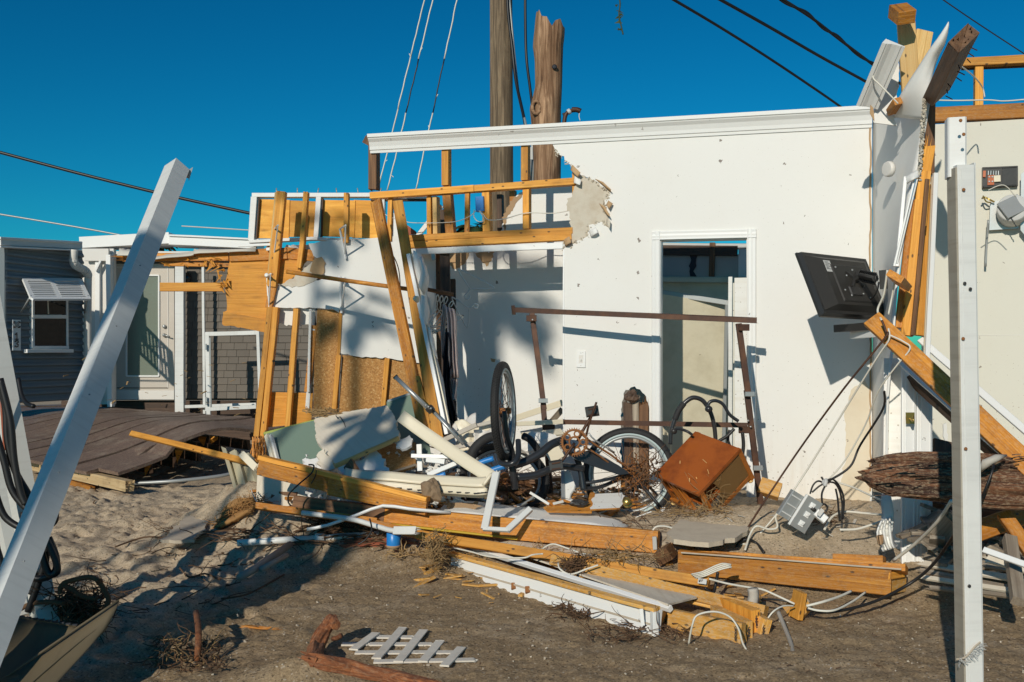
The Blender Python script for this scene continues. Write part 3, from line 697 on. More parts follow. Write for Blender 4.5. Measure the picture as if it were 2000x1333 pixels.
wallpoly('wallboard', [(600, 505), (606, 478), (560, 478), (552, 500)], pl, .01, M_wall, lw, -.06, jag_all=True, edge=M_core)
wallpoly('chip_board', [(620, 604), (666, 606), (664, 700), (660, 806), (612, 802), (614, 700)], pl, .02, M_osb, lw, -.035)
wallpoly('chip_board', [(668, 694), (752, 698), (750, 810), (662, 808)], pl, .02, M_osb, lw, -.03)
wallpoly('chip_board', [(754, 698), (860, 706), (862, 845), (752, 812)], pl, .02, M_osb, lw, -.032)
wallpoly('plywood_sheet', [(449, 509), (532, 507), (518, 648), (434, 634), (437, 610), (443, 607), (440, 560)], pl, .018, M_sheath, lw, -.03, jag=(3, 4, 5, 6), amp=.004, step=.05)
wallpoly('plywood_sheet', [(530, 508), (600, 505), (590, 530), (556, 553), (522, 560)], pl, .015, M_sheath, lw, -.034, jag=(1, 2, 3))
wallpoly('plywood_sheet', [(519, 766), (611, 768), (608, 826), (514, 836)], pl, .018, M_sheath, lw, -.036)
wallpoly('torn_plywood', [(436, 609), (519, 624), (518, 650), (470, 640), (436, 636)], pl, .018, M_sheath, lw, -.010, jag=(3,), amp=.005, step=.03)
def lb(name, x1, y1, x2, y2, wpx, t, mat, off=0.0, **k):
    a, b = Lp(x1, y1, off), Lp(x2, y2, off); return board(name, a, b, wpx*a.y/F, t, mat, lw, **k)
lb('stud', 549, 374, 530, 560, 17, .09, M_pine, .06); lb('stud', 541, 376, 524, 556, 8, .09, M_pineP, .055)
lb('stud', 527, 600, 500, 853, 11, .09, M_pine, .05); lb('stud', 538, 600, 513, 853, 11, .09, M_pine, .05)
lb('stud', 534, 555, 524, 602, 14, .09, M_pineD, .04)
lb('stud', 597, 375, 590, 470, 9, .09, M_pine, .05, jag=(0, 0)); lb('stud', 590, 470, 583, 524, 9, .09, M_pine, .05, jag=(0, .03))
lb('stud', 578, 603, 560, 850, 10, .09, M_pine, .06)
lb('stud', 676, 377, 675, 474, 9, .09, M_pine, .05)
lb('stud', 614, 636, 600, 766, 12, .09, M_pineD, -.03); lb('stud', 606, 604, 602, 766, 5, .02, M_wall, .0)
lb('stud', 666, 606, 655, 802, 6, .04, M_pine, .012)
lb('stud', 661, 694, 652, 804, 9, .05, M_pine, .02); lb('stud', 756, 700, 747, 806, 9, .05, M_pine, .02)
lb('siding_strip', 612, 640, 600, 800, 8, .02, M_wall, -.03, jag=(.02, .05))
lb('rafter', 446, 502, 232, 503, 16, .04, M_pineD, -.01, jag=(0, .10), n=6)
lb('rafter', 560, 495, 448, 500, 22, .04, M_pineD, -.005, n=3)
lb('rafter', 618, 500, 556, 494, 22, .04, M_pineD, -.02, jag=(.06, 0))
lb('rafter', 448, 518, 316, 516, 8, .04, M_pineD, -.03, jag=(0, .05))
lb('crosspiece', 434, 561, 312, 561, 17, .04, M_pine, .0)
lb('crosspiece', 541, 466, 514, 506, 16, .02, M_pine, -.01, jag=(.02, .02))
# shredded plywood fibres
rr = random.Random(3); m_ = MB()
for k in range(26):
    x, y = rr.uniform(330, 445), rr.uniform(506, 522)
    if k > 13: x, y = rr.uniform(425, 446), rr.uniform(525, 565)
    a = Lp(x, y, .0); b = a+V((rr.uniform(-.12, .06), rr.uniform(-.06, .0), rr.uniform(-.12, .03))); w_ = rr.uniform(.006, .02)
    m_.poly([a+V((0, 0, w_)), b, a-V((0, 0, w_))]); m_.poly([a-V((w_, 0, 0)), b+V((.01, -.01, 0)), a+V((w_, .004, 0))])
m_.build('wood_splinters', M_sheath, lw)['kind'] = 'stuff'
# roofing membrane scraps on the rafter
for k, q in enumerate([([(232, 487), (260, 492), (300, 500), (380, 498), (392, 489), (500, 484)], [(228, 500), (262, 502), (302, 503), (372, 500), (390, 494), (500, 490)])]):
    rows = [[Lp(a[0], a[1], -.05) for a in q[0]], [Lp((a[0]+b[0])/2, (a[1]+b[1])/2-3, .03) for a, b in zip(*q)], [Lp(b[0], b[1], .06) for b in q[1]]]
    grid('roofing_sheet', rows, .012, M_roof, lw, sub=3, rough=.03)
lb('flashing', 465, 480, 545, 477, 5, .02, M_wallT, .02); lb('flashing', 520, 487, 548, 485, 6, .02, M_wallT, .03)
# brackets (parts screwed on the wall)
M_wallT_=M_wallT
def bracket(x, y, x2, y2, d0=.0):
    m = MB(); a, b = Lp(x, y, .03), Lp(x2, y2, .03); f = a+V((.10, -.28, .0))
    m.tube([a, b], .012, 6); m.tube([a, f], .009, 6); m.tube([f, a+(b-a)*.85], .007, 6)
    return m.build('shelf_bracket', M_wallT, lw)
bracket(536, 448, 535, 508); bracket(664, 448, 675, 506)
bracket(522, 540, 526, 608); bracket(664, 548, 667, 612)
for x, y in ((522, 540), (664, 545)): lathe('rod_cup', [(.02, 0), (.02, .03), (.012, .035)], frameM(Lp(x, y, .1), (0, -1, .4)), M_wallT, lw, 10)
# window band above: white frame with plywood fillings, set further back
pf = (V((-2, 9.75, 0)), V((0, -1, 0))); Fp = lambda x, y, off=0: on(x, y, pf, off)
wf = thing('boarded_window_frame', 'white frame of boarded up windows with plywood fillings on top of the left wall', 'window frame', Fp(660, 470))
def fb(name, x1, y1, x2, y2, wpx, t, mat, off=0.0, **k):
    a, b = Fp(x1, y1, off), Fp(x2, y2, off); return board(name, a, b, wpx*a.y/F, t, mat, wf, **k)
fb('frame_rail', 492, 381, 724, 381, 8, .10, M_ply_w, .02); fb('frame_rail', 724, 384, 842, 385, 7, .10, M_ply_w, .02)
fb('frame_rail', 724, 391, 842, 391, 3, .06, M_dark, .0)
fb('frame_rail', 486, 472, 612, 466, 6, .10, M_ply_w, .03); fb('frame_rail', 606, 466, 812, 473, 6, .10, M_ply_w, .03)
fb('frame_stile', 496, 385, 490, 470, 12, .10, M_ply_w, .022)
fb('frame_stile', 622, 385, 617, 468, 10, .10, M_ply_w, .024); fb('frame_stile', 747, 385, 746, 470, 9, .10, M_ply_w, .024)
fb('frame_stile', 506, 388, 500, 466, 3, .05, M_dark, .015); fb('frame_stile', 630, 388, 627, 464, 3, .05, M_dark, .015)
wallpoly('plywood_filling', [(508, 389), (566, 391), (564, 466), (501, 466)], pf, .015, M_ply, wf, -.02)
wallpoly('plywood_filling', [(566, 392), (618, 394), (612, 463), (562, 463)], pf, .015, M_ply, wf, -.03)
wallpoly('plywood_filling', [(631, 391), (694, 392), (692, 464), (627, 462)], pf, .015, M_ply, wf, -.02)
wallpoly('plywood_filling', [(691, 391), (748, 393), (742, 466), (688, 465)], pf, .015, M_ply, wf, -.03)
for k, x in enumerate((540, 581, 620, 658, 700, 742)):
    tag(cable('roof_spike', [Fp(x, 379, 0), Fp(x+rr.uniform(-2, 3), 368, -.01)], .006, M_gray, k=1, seg=5), None, None).parent = None
for o in [o for o in bpy.data.objects if o.name.startswith('roof_spike')]:
    M0 = wm(o); o.name = 'nail'; place(o, M0, wf)
tag(poly3('broken_block', [P(795, 440, 9.7), P(812, 452, 9.7), P(820, 466, 9.7), P(796, 462, 9.7)], .05, M_red), 'small red clay fragment behind the left studs', 'rubble')
tag(wallpoly('panel_scrap', [(766, 416), (786, 418), (798, 450), (776, 470), (764, 466)], (V((0, 9.9, 0)), V((0, -1, 0))), .03, M_ply_w), 'pale grey panel scrap between the upper left studs', 'panel')
tag(board('dark_post', P(856, 410, 10.2), P(860, 465, 10.2), .12, .1, M_dark), 'dark broken post seen between the upper studs', 'post', None)
# ================================================================ ROOM BEHIND THE DOORWAY
pr = (pw[0]-pw[1]*1.9, pw[1]); R_ = lambda x, y, off=0: on(x, y, pr, off)
rm = thing('shower_room', 'back wall and shower panels seen through the empty doorway', 'shower room', R_(1380, 900))
wallpoly('back_wall', [(1230, 540), (1530, 542), (1530, 960), (1230, 960)], pr, .03, M_shade, rm, 0)
board('cap_rail', R_(1230, 546, .05), R_(1530, 549, .05), .05, .12, M_shade, rm, pr[1])
wallpoly('upper_wall', [(1230, 497), (1443, 497), (1443, 548), (1230, 548)], pr, .03, M_gray, rm, -.06)
wallpoly('upper_wall', [(1442, 480), (1530, 480), (1530, 700), (1442, 700)], pr, .03, M_house, rm, -.05)
board('dark_band', R_(1230, 488, -.02), R_(1440, 490, -.02), .10, .1, M_dark, rm, pr[1])
board('roof_edge', R_(1230, 478, -.04), R_(1530, 482, -.04), .05, .12, M_gray, rm, pr[1])
board('stud', R_(1391, 474, -.01), R_(1389, 545, -.01), .055, .04, M_brown, rm, pr[1])
wallpoly('torn_hole', [(1347, 500), (1362, 500), (1360, 520), (1354, 530), (1362, 544), (1348, 544)], pr, .01, M_ink, rm, -.045, jag_all=True)
A, B = W(1292, 574, -.55), W(1421, 599, -1.25)
gl = wallpoly('shower_screen', [(1288, 574), (1424, 596), (1422, 960), (1288, 960)], (W(1350, 800, -.9), V((.12, -1, 0)).normalized()), .012, M_frost if False else M_shade, rm)
board('screen_frame', W(1288, 571, -.86), W(1424, 592, -.93), .045, .03, M_gray, rm, (0, -1, 0))
board('screen_frame', W(1420, 596, -.92), W(1412, 960, -.92), .03, .03, M_gray, rm, (0, -1, 0))
board('screen_post', W(1426, 541, -.5), W(1426, 960, -.5), .035, .05, M_vinyl, rm, (-.3, -1, 0))
board('side_panel', W(1447, 543, -.3), W(1447, 960, -.3), .105, .02, M_wall, rm, pw[1])
board('side_edge', W(1436, 553, -.35), W(1436, 960, -.35), .04, .02, M_wall2, rm, pw[1])

# ================================================================ PARTITION
pt = thing('leaning_partition', 'white partition wall leaning out at the right corner with splayed pine studs', 'wall', (2.6, 6.9, .2))
ys = [222, 300, 380, 460, 560, 660, 760, 860, 960]
ox = [1812, 1799, 1775, 1762, 1748, 1742, 1732, 1730, 1728]
od = [6.6, 6.6, 6.5, 6.45, 6.4, 6.35, 6.3, 6.3, 6.3]
rows = []
for y, x, d in zip(ys, ox, od):
    a = W(1704, y, .0); b = P(x, y+(8 if y > 300 else -20), d)
    rows.append([a, a*.66+b*.34+V((.02, 0, 0)), a*.33+b*.67+V((.02, 0, 0)), b])
grid('wallboard', rows, .014, M_wall3, pt, sub=3)
a = lambda x, y, d: P(x, y, d)
rr_ = [[(1851, 43, 6.35), (1852, 50, 6.35), (1851, 60, 6.37)], [(1830, 76, 6.4), (1839, 80, 6.38), (1846, 88, 6.42)], [(1803, 113, 6.5), (1816, 118, 6.46), (1828, 124, 6.5)], [(1769, 168, 6.65), (1792, 170, 6.55), (1815, 173, 6.52)], [(1753, 198, 6.75), (1780, 202, 6.65), (1809, 204, 6.55)], [(1745, 230, 6.9), (1778, 232, 6.75), (1807, 234, 6.6)]]
grid('wallboard_flap', [[a(*q) for q in r_] for r_ in rr_][::-1], .012, M_wall3, pt, sub=3, rough=.008)
wallpoly('wallboard', [(1704, 225), (1728, 150), (1748, 90), (1756, 92), (1753, 205), (1742, 222), (1752, 246), (1706, 240)], (P(1730, 180, 6.9), V((-.25, -1, 0)).normalized()), .013, M_wall, pt, jag=(2, 3, 4, 5), amp=.004, step=.03, edge=M_core)
mold('crown_moulding', P(1697, 206, 6.9), P(1749, 84, 6.55), 1.05, pt, M_wallT, (-.35, -1, .1))
poly3('torn_paper', [P(1700, 205, 6.78), P(1706, 212, 6.78), P(1708, 238, 6.78), P(1699, 222, 6.78)], .004, M_paper, pt)
def pb(name, x1, y1, x2, y2, d1, d2, wpx, t, mat, face=(0, -1, 0), **k):
    A, B = P(x1, y1, d1), P(x2, y2, d2); return board(name, A, B, wpx*(d1+d2)/2/F, t, mat, pt, face, **k)
pb('stud', 1770, 44, 1781, 194, 6.75, 6.75, 33, .04, M_pineP, (-.2, -1, 0)); pb('stud', 1808, 60, 1784, 186, 6.8, 6.8, 33, .04, M_pineP, (.1, -1, 0))
pb('plate_block', 1754, 38, 1788, 33, 6.55, 6.55, 26, .16, M_pineD, (0, -.8, -.6))
pb('plate_block', 1742, 225, 1756, 204, 6.85, 6.7, 16, .05, M_pineD, (0, -1, 0))
pb('beam', 1894, 82, 1838, 192, 5.6, 6.5, 49, .085, M_brown, (.35, -.8, -.5), jag=(.02, 0))
for k_ in range(9):
    c_ = P(1893-k_*7+(k_ % 3)*5, 92+k_*12, 5.55+k_*.1); MB().tube([c_, c_+V((.02-.012*(k_ % 4), -.05, -.035))], .0035, 5).build('nail', M_rust, pt)
pb('stud', 1818, 188, 1816, 345, 6.62, 6.62, 19, .09, M_brown, (0, -1, 0), jag=(0, .04))
pb('stud', 1817, 275, 1807, 335, 6.6, 6.6, 24, .09, M_pine, (0, -1, 0), jag=(.07, 0))
pb('stud', 1807, 334, 1797, 440, 6.5, 6.46, 24, .05, M_pine, (-.1, -1, 0))
pb('stud', 1797, 390, 1771, 655, 6.44, 6.36, 19, .05, M_pine, (-.2, -1, 0))
pb('stud', 1815, 360, 1798, 655, 6.6, 6.5, 24, .05, M_pine, (.1, -1, 0))
pb('stud', 1813, 350, 1784, 655, 6.42, 6.33, 8, .02, M_brown, (.1, -1, 0))
pb('stud', 1784, 390, 1757, 640, 6.47, 6.4, 14, .05, M_pineD, (-.2, -1, 0))
pb('stud', 1786, 560, 1773, 655, 6.4, 6.36, 22, .04, M_pine, (-.1, -1, 0))
pb('metal_strip', 1792, 350, 1752, 515, 6.45, 6.4, 4, .02, M_gray, (-.3, -1, 0)); pb('metal_strip', 1786, 352, 1746, 520, 6.46, 6.4, 4, .02, M_wallT, (-.3, -1, 0))
pb('trim', 1768, 345, 1752, 520, 6.5, 6.4, 7, .02, M_wallT, (-.5, -1, 0)); pb('trim', 1829, 338, 1812, 705, 6.5, 6.4, 9, .03, M_wallT); pb('trim', 1823, 345, 1806, 705, 6.52, 6.42, 4, .02, M_cream)
grid('wallboard_flap', [[P(1768, 346, 6.5), P(1780, 338, 6.48), P(1794, 330, 6.5)], [P(1769, 360, 6.5), P(1783, 350, 6.42), P(1795, 346, 6.45)]], .012, M_wall, pt, sub=3)
# crumbly edge down the flap
m_ = MB(); r = random.Random(5)
for k in range(220):
    y = 195+k*.72; c = P(1806-(y-200)*.07+r.uniform(-3, 2), y, 6.5+r.uniform(-.03, .03)); s = r.uniform(.004, .011); m_.box((0, 0, 0), s*2, s*1.5, s, Matrix.Translation(c) @ Matrix.Rotation(r.random()*6, 4, (r.random(), r.random(), 1)))
m_.build('crumbled_gypsum', M_core, pt)['kind'] = 'stuff'
# casing of the partition end
cz = [(1777, 1762, 705), (0, 0, 0)]
def flute(x, y1, y2, d1, d2, wpx, mat=M_wallT, x2=None):
    A, B = P(x, y1, d1), P(x2 if x2 else x, y2, d2); s = wpx*((d1+d2)/2)/F
    cs = [(-s/2, -.02), (-s/2, 0), (-s*.38, .003), (-s*.36, -.003), (-s*.1, -.003), (-s*.08, .002), (s*.2, .002), (s*.22, -.004), (s*.4, -.004), (s*.42, .002), (s/2, 0), (s/2, -.02)]
    return profile('door_casing', A, B, cs[::-1], mat, pt, (0, -1, 0))
flute(1775, 1128, 700, 6.1, 6.3, 27, x2=1775); flute(1805, 1128, 700, 6.1, 6.3, 31, x2=1806)
board('casing_side', P(1741, 1120, 6.28), P(1744, 700, 6.4), .11, .02, M_wall, pt, (-.5, -1, 0))
strike = board('strike_plate', P(1778, 806, 6.19), P(1778, 828, 6.19), .055, .004, M_brass, pt)
tag(cable('door_latch', [P(1777, 818, 6.17), P(1783, 822, 6.1), P(1784, 813, 6.12)], .006, M_brass), None, None); o = bpy.data.objects['door_latch']; M0 = wm(o); place(o, M0, strike)
# round knob-like sensor on the partition
Mx = frameM(P(1739, 331, 6.95), (-1, -.35, 0)); lathe('round_sensor', [(.055, 0), (.055, .02), (.05, .035), (.045, .036)], Mx, M_house, pt, 24)
# blocks and the diagonal boards
tag(board('timber_block', P(1752, 534, 5.95), P(1768, 552, 6.3), .10, .042, M_beam, face=(0, -.75, .6)), 'short amber timber block jutting from the middle of the splayed studs', 'timber')
bd = board('leaning_plank', P(1702, 620, 6.1), P(2070, 965, 5.2), .115, .042, M_beam, face=(-.25, -.9, .25), n=7)
tag(bd, 'long amber plank slanting down to the right in front of the partition', 'plank')
tag(board('leaning_plank', P(1772, 727, 6.3), P(2060, 985, 5.5), .06, .06, M_brown, face=(-.2, -.8, .5), n=6), 'brown plank edge below the slanting amber plank', 'plank')
tag(board('trim_strip', P(1758, 706, 6.26), P(2050, 965, 5.5), .038, .02, M_wallT, face=(-.2, -.9, .4), n=6), 'white trim strip running just under the slanting amber plank', 'trim')
tag(board('trim_strip', P(1797, 662, 6.5), P(2060, 890, 5.75), .045, .02, M_wallT, face=(-.2, -.9, .4), n=6), 'white trim strip running just above the slanting amber plank', 'trim')
# wires through the plank
tag(cable('wire', [P(1733, 528, 6.05), P(1726, 575, 6.1), P(1714, 606, 6.15), P(1722, 626, 6.05)], .010, M_cwht), 'thick white wire from the block down to the slanting plank', 'wire')
tag(cable('wire', [P(1748, 546, 6.05), P(1742, 580, 6.1), P(1735, 615, 6.1)], .009, M_cwht), 'second white wire from the timber block, right of the thicker one', 'wire')
tag(cable('wire', [P(1722, 626, 5.98), P(1730, 648, 5.96), P(1727, 662, 5.95), P(1646, 762, 6.1), P(1560, 880, 6.4), P(1480, 1000, 6.5), P(1432, 1078, 6.6)], .007, M_rust), 'dark wire pulled straight from the plank to the ground on the left', 'wire')
tag(cable('wire', [P(1735, 642, 5.97), P(1736, 664, 5.96), P(1712, 700, 6.05), P(1650, 800, 6.3), P(1575, 920, 6.5), P(1520, 1000, 6.5), P(1475, 1052, 6.5), P(1445, 1075, 6.5)], .0085, M_cwht), 'white wire pulled straight from the plank down past the outlet plate', 'wire')
tag(cable('wire', [P(1738, 655, 5.96), P(1765, 668, 5.9), P(1777, 682, 5.88), P(1750, 716, 5.95), P(1715, 765, 6.1), P(1690, 830, 6.3), P(1650, 900, 6.45), P(1617, 938, 6.5)], .008, M_cwht), 'white wire bent around the plank and dropping to the socket cluster', 'wire')
tag(cable('wire', [P(1727, 765, 6.2), P(1724, 800, 6.3), P(1680, 870, 6.5), P(1660, 912, 6.5), P(1618, 940, 6.5)], .008, M_cblk), 'black cable dropping down the wall corner to the sockets', 'cable')

# ================================================================ TELEVISION
tv = thing('television', 'black flat television seen from its dusty back, hanging tilted by the wall corner', 'television', P(1640, 560, 7.0))
C0, C1, C2 = P(1559, 491, 6.95), P(1685, 505, 7.35), P(1600, 626, 6.72)
ex = (C1-C0); ex = ex.normalized()*.74; ey = (C2-C0); ey = ey-ex.normalized()*ey.dot(ex.normalized()); ey = ey.normalized()*.50
nn = ex.cross(ey).normalized();  nn = -nn if nn.y > 0 else nn       # towards the camera = back of the set
Mt = Matrix((ex.normalized(), (-ey).normalized(), nn)).transposed().to_4x4(); Mt.translation = C0
def tvp(name, pts_lo, z0, pts_hi, z1, mat, parent=tv):
    vs = [(x, -y, z0) for x, y in pts_lo]+[(x, -y, z1) for x, y in pts_hi]; n = len(pts_lo)
    fs = [tuple(range(n)), tuple(range(2*n-1, n-1, -1))]+[(i, i+n, (i+1) % n+n, (i+1) % n) for i in range(n)]
    return mesh(name, vs, fs, mat, parent, Mt)
def rc(x0, y0, x1, y1): return [(x0, y0), (x1, y0), (x1, y1), (x0, y1)]
tvp('bezel', rc(0, 0, .74, .50), -.035, rc(.0, .0, .74, .50), -.018, M_black)
tvp('screen', rc(.02, .02, .72, .48), -.037, rc(.02, .02, .72, .48), -.0355, M_glassd)
tvp('back_cover', rc(.004, .004, .736, .496), -.018, rc(.012, .012, .728, .488), .012, M_black)
tvp('back_bulge', rc(.03, .035, .71, .465), .012, rc(.13, .08, .61, .44), .06, M_blackd)
tvp('recess_plate', rc(.20, .12, .56, .42), .0601, rc(.21, .13, .55, .41), .068, M_blackd)
tvp('rating_label', rc(.145, .095, .215, .185), .0602, rc(.145, .095, .215, .185), .0615, M_label)
for k in range(6): board('label_print', Mt @ V((.152, -.108-k*.011, .0625)), Mt @ V((.152+(.035, .05, .042, .055, .03, .05)[k], -.108-k*.011, .0625)), .003, .0006, M_ink, tv, nn, ch=.0001)
for x, y in ((.24, .15), (.42, .16), (.25, .33), (.44, .35), (.33, .21), (.50, .38), (.30, .37)): lathe('screw', [(.008, 0), (.006, .006)], Mt @ Matrix.Translation((x, -y, .068)), M_gal, tv, 10)
tvp('port_cover', rc(.30, .30, .42, .37), .068, rc(.305, .305, .415, .365), .078, M_black)
m_ = MB(); q = Mt @ V((.40, -.24, .07)); e1 = P(1710, 545, 6.7)
m_.tube([Mt @ V((.34, -.18, .07)), Mt @ V((.47, -.29, .075))], .012, 6); m_.tube([Mt @ V((.34, -.30, .07)), Mt @ V((.46, -.18, .075))], .012, 6)
m_.tube([q, q+nn*.06, e1], .022, 8); m_.build('wall_bracket', M_black, tv)
hel = []
for k in range(60): s = k/59; c = (q+nn*.06)*(1-s)+e1*s; a_ = k*.9; hel.append(c+V((0, math.cos(a_)*.035, math.sin(a_)*.04)))
MB().tube(hel, .006, 5).build('wound_cable', M_cblk, tv, True)
MB().tube(smoothpath([P(1716, 552, 6.65), P(1714, 565, 6.6), P(1708, 578, 6.75), P(1700, 585, 6.8)], 5), .006, 5).build('loose_cable', M_cblk, tv, True)
board('mount_plate', P(1724, 528, 6.75), P(1726, 565, 6.75), .05, .02, M_black, tv, (-.6, -1, 0))
sh = tag(board('wall_shelf', P(1660, 655, 7.15), P(1722, 650, 6.7), .055, .18, M_wallT, face=(-.2, -1, 0)), 'small white shelf under the television', 'shelf')
sb = thing('media_box', 'slim black box with a slightly paler middle lying on the white shelf', 'media box', P(1670, 640, 7.1))
board('box_body', P(1628, 642, 7.2), P(1716, 636, 6.75), .055, .14, M_black, sb, (-.2, -1, 0)); board('seam', P(1676.5, 633, 6.955), P(1677.5, 645, 6.955), .006, .004, M_gray, sb)

# ================================================================ RIGHT BATHROOM WALL
rw = thing('cream_side_wall', 'cream wallboard wall at the right edge of the ruin under bare pine plates', 'wall', W(1920, 950, -.05))
wallpoly('wallboard', [(1800, 245), (2120, 226), (2120, 1020), (1800, 1000)], pw, .016, M_wall2, rw, -.05)
def rb(name, x1, y1, x2, y2, wpx, t, mat, off=-.04, **k):
    a, b = W(x1, y1, off), W(x2, y2, off); return board(name, a, b, wpx*a.y/F, t, mat, rw, pw[1], **k)
rb('plate', 1822, 224, 2110, 210, 28, .09, M_pineD, -.03, n=4)
rb('stud', 1913, 116, 1912, 207, 15, .09, M_pine, -.5); rb('plate', 1878, 121, 2110, 110, 16, .09, M_pine, -.48, n=3)
rb('plate_edge', 1878, 132, 2110, 122, 10, .02, M_dark, -.56)
rb('seam', 1908, 655, 2110, 655, 1.2, .003, M_house, -.0485)
tag(cable('wire', [W(1820, 196, -.3), W(1870, 197, -.3), W(1930, 196, -.3), W(1962, 198, -.3), W(2010, 194, -.3)], .008, M_cwht), 'white wire stretched level through the upper right studs', 'wire')
tag(cable('wire', [P(1877, 130, 6.6), P(1900, 148, 6.8), P(1918, 170, 7), P(1923, 190, 7)], .007, M_cwht), 'thin white wire drooping from the jutting dark beam', 'wire')
tag(cable('wire', [P(1708, 135, 6.75), P(1705, 152, 6.7), P(1716, 164, 6.68), P(1736, 184, 6.65), P(1754, 203, 6.65)], .008, M_cwht), 'white wire knotted across the torn crown moulding', 'wire')
tag(cable('wire', [P(1984, 385, 6.9), P(1960, 362, 6.9), P(1930, 372, 6.9)][::-1], .005, M_cwht), 'thin white wire above the round fan motor', 'wire')
# circuit box
cb = thing('control_box', 'open black control box with orange circuit board on the cream wall', 'control box', W(1953, 345, -.03))
board('case', W(1919, 347, -.005), W(1988, 344, -.005), .155, .04, M_black, cb, pw[1], ch=.008)
board('rim', W(1921, 329, .0), W(1986, 326, .0), .012, .05, M_black, cb, pw[1]); board('rim', W(1921, 365, .0), W(1986, 362, .0), .012, .05, M_black, cb, pw[1])
board('circuit_board', W(1929, 352, .003), W(1942, 352, .003), .075, .006, M_orange, cb, pw[1], ch=.001)
board('relay', W(1941, 350, .012), W(1954, 349, .012), .05, .015, M_cream, cb, pw[1])
board('red_clip', W(1920, 340, .01), W(1925, 340, .01), .05, .012, M_orange, cb, pw[1])
board('battery_cover', W(1957, 346, .004), W(1985, 345, .004), .13, .01, M_black, cb, pw[1])
for k in range(5): board('pin', W(1930+k*5, 334, .006), W(1930+k*5, 342, .006), .006, .006, M_gal, cb, pw[1], ch=.001)
for k in range(4): lathe('chip', [(.008, 0), (.006, .004)], frameM(W(1932+(k % 2)*6, 346+(k//2)*9, .003), pw[1]), M_label, cb, 8)
# fan motor
fn = thing('fan_motor', 'grey round fan motor on a square metal plate at the right edge', 'fan motor', W(1962, 415, .02))
wallpoly('base_plate', [(1934, 395), (1999, 385), (2000, 380), (1995, 446), (1932, 450)], pw, .006, M_gal, fn, .0)
fd = V((-.45, -1, .28)); q = W(1976, 418, .0)
lathe('motor_body', [(.105, 0), (.105, .12), (.10, .125), (.02, .13)], frameM(q, fd), M_label, fn, 32)
board('motor_cap', q+fd.normalized()*.14+V((-.075, 0, -.03)), q+fd.normalized()*.14+V((.075, 0, .04)), .14, .012, M_gray, fn, tuple(fd), ch=.004)
for k in range(4): board('vent_slot', W(1974+k*3, 424+k*5, .15), W(1976+k*3, 429+k*5, .15), .008, .004, M_black, fn, (-.2, -1, 0), ch=.001)
for x, y in ((1985, 401), (1983, 435)): lathe('screw', [(.02, 0), (.018, .006)], frameM(W(x, y, .0), pw[1]), M_gray, fn, 12)
MB().tube(smoothpath([W(1942, 395, .03), W(1932, 390, .04), W(1924, 386, .03), W(1918, 388, .05)], 4), .007, 5).tube(smoothpath([W(1935, 396, .03), W(1926, 394, .05), W(1920, 383, .04)], 4), .006, 5).build('torn_wires', M_brass, fn)
wallpoly('side_flange', [(1994, 340), (2010, 330), (2010, 470), (1993, 450)], pw, .006, M_gal, fn, .04)
tag(cable('wire_stub', [W(1930, 430, .05), W(1928, 460, .03), W(1926, 490, .02), W(1925, 521, .02)], .008, M_gray, k=3), 'stiff grey wire stub hanging under the fan motor', 'wire')

# ================================================================ WHITE POST (right, near)
ps = thing('sleeve_post', 'tall white vinyl sleeved post standing nearest the camera at the right', 'post', (1.79, 3.9, 0))
T, B = P(1887, 322, 3.9), P(1906, 1420, 3.9)
fc = (.05, -1, 0)
profile('vinyl_sleeve', B, T, [(-.035, -.075), (-.035, -.004), (-.031, 0), (.031, 0), (.035, -.004), (.035, -.075)], M_vinyl, ps, fc)
sL = V((-.043, .039, 0)); board('wood_side', T+sL+V((0, 0, -.01)), B+sL, .074, .012, M_postside, ps, (-1, -.05, 0), n=8)
board('post_core', P(1870, 345, 3.93), P(1869, 229, 3.93), .070, .075, M_ply_w, ps, (-.25, -1, 0), ch=.006)
board('shadow_gap', P(1901, 325, 3.93), P(1918, 1420, 3.93), .006, .06, M_rust, ps, (0, -1, 0)); board('sleeve_edge', P(1903.5, 318, 3.92), P(1921.5, 1420, 3.92), .006, .06, M_vinyl, ps, (0, -1, 0))
board('sleeve_ridge', P(1877, 330, 3.898), P(1896, 1420, 3.898), .004, .002, M_vinyl, ps, fc, ch=.001)
for x, y, m in ((1882, 263, M_rusty), (1876, 236, M_rusty), (1882, 371, M_rusty), (1884, 554, M_black), (1895, 565, M_black), (1881, 662, M_rusty), (1886, 877, M_rusty), (1893, 1145, M_black)):
    lathe('screw', [(.007, 0), (.006, .003), (.003, .0032)], frameM(P(x, y, 3.893 if y > 320 else 3.84), (0, -1, 0)), m, ps, 12)
MB().tube(smoothpath([P(1868, 1288, 3.9), P(1885, 1284, 3.88), P(1902, 1265, 3.88), P(1914, 1255, 3.9)], 5), .004, 5).build('dirt_line', M_concrete, ps)
r = random.Random(2); m_ = MB()
for k in range(60):
    s = r.random(); c = P(1872+s*44, 1290-s*32+r.uniform(-4, 10), 3.885); m_.tube([c, c+V((r.uniform(-.01, .03), -.01, r.uniform(-.02, .01)))], .0012, 3)
m_.build('fibre_tuft', M_label, ps)['kind'] = 'stuff'

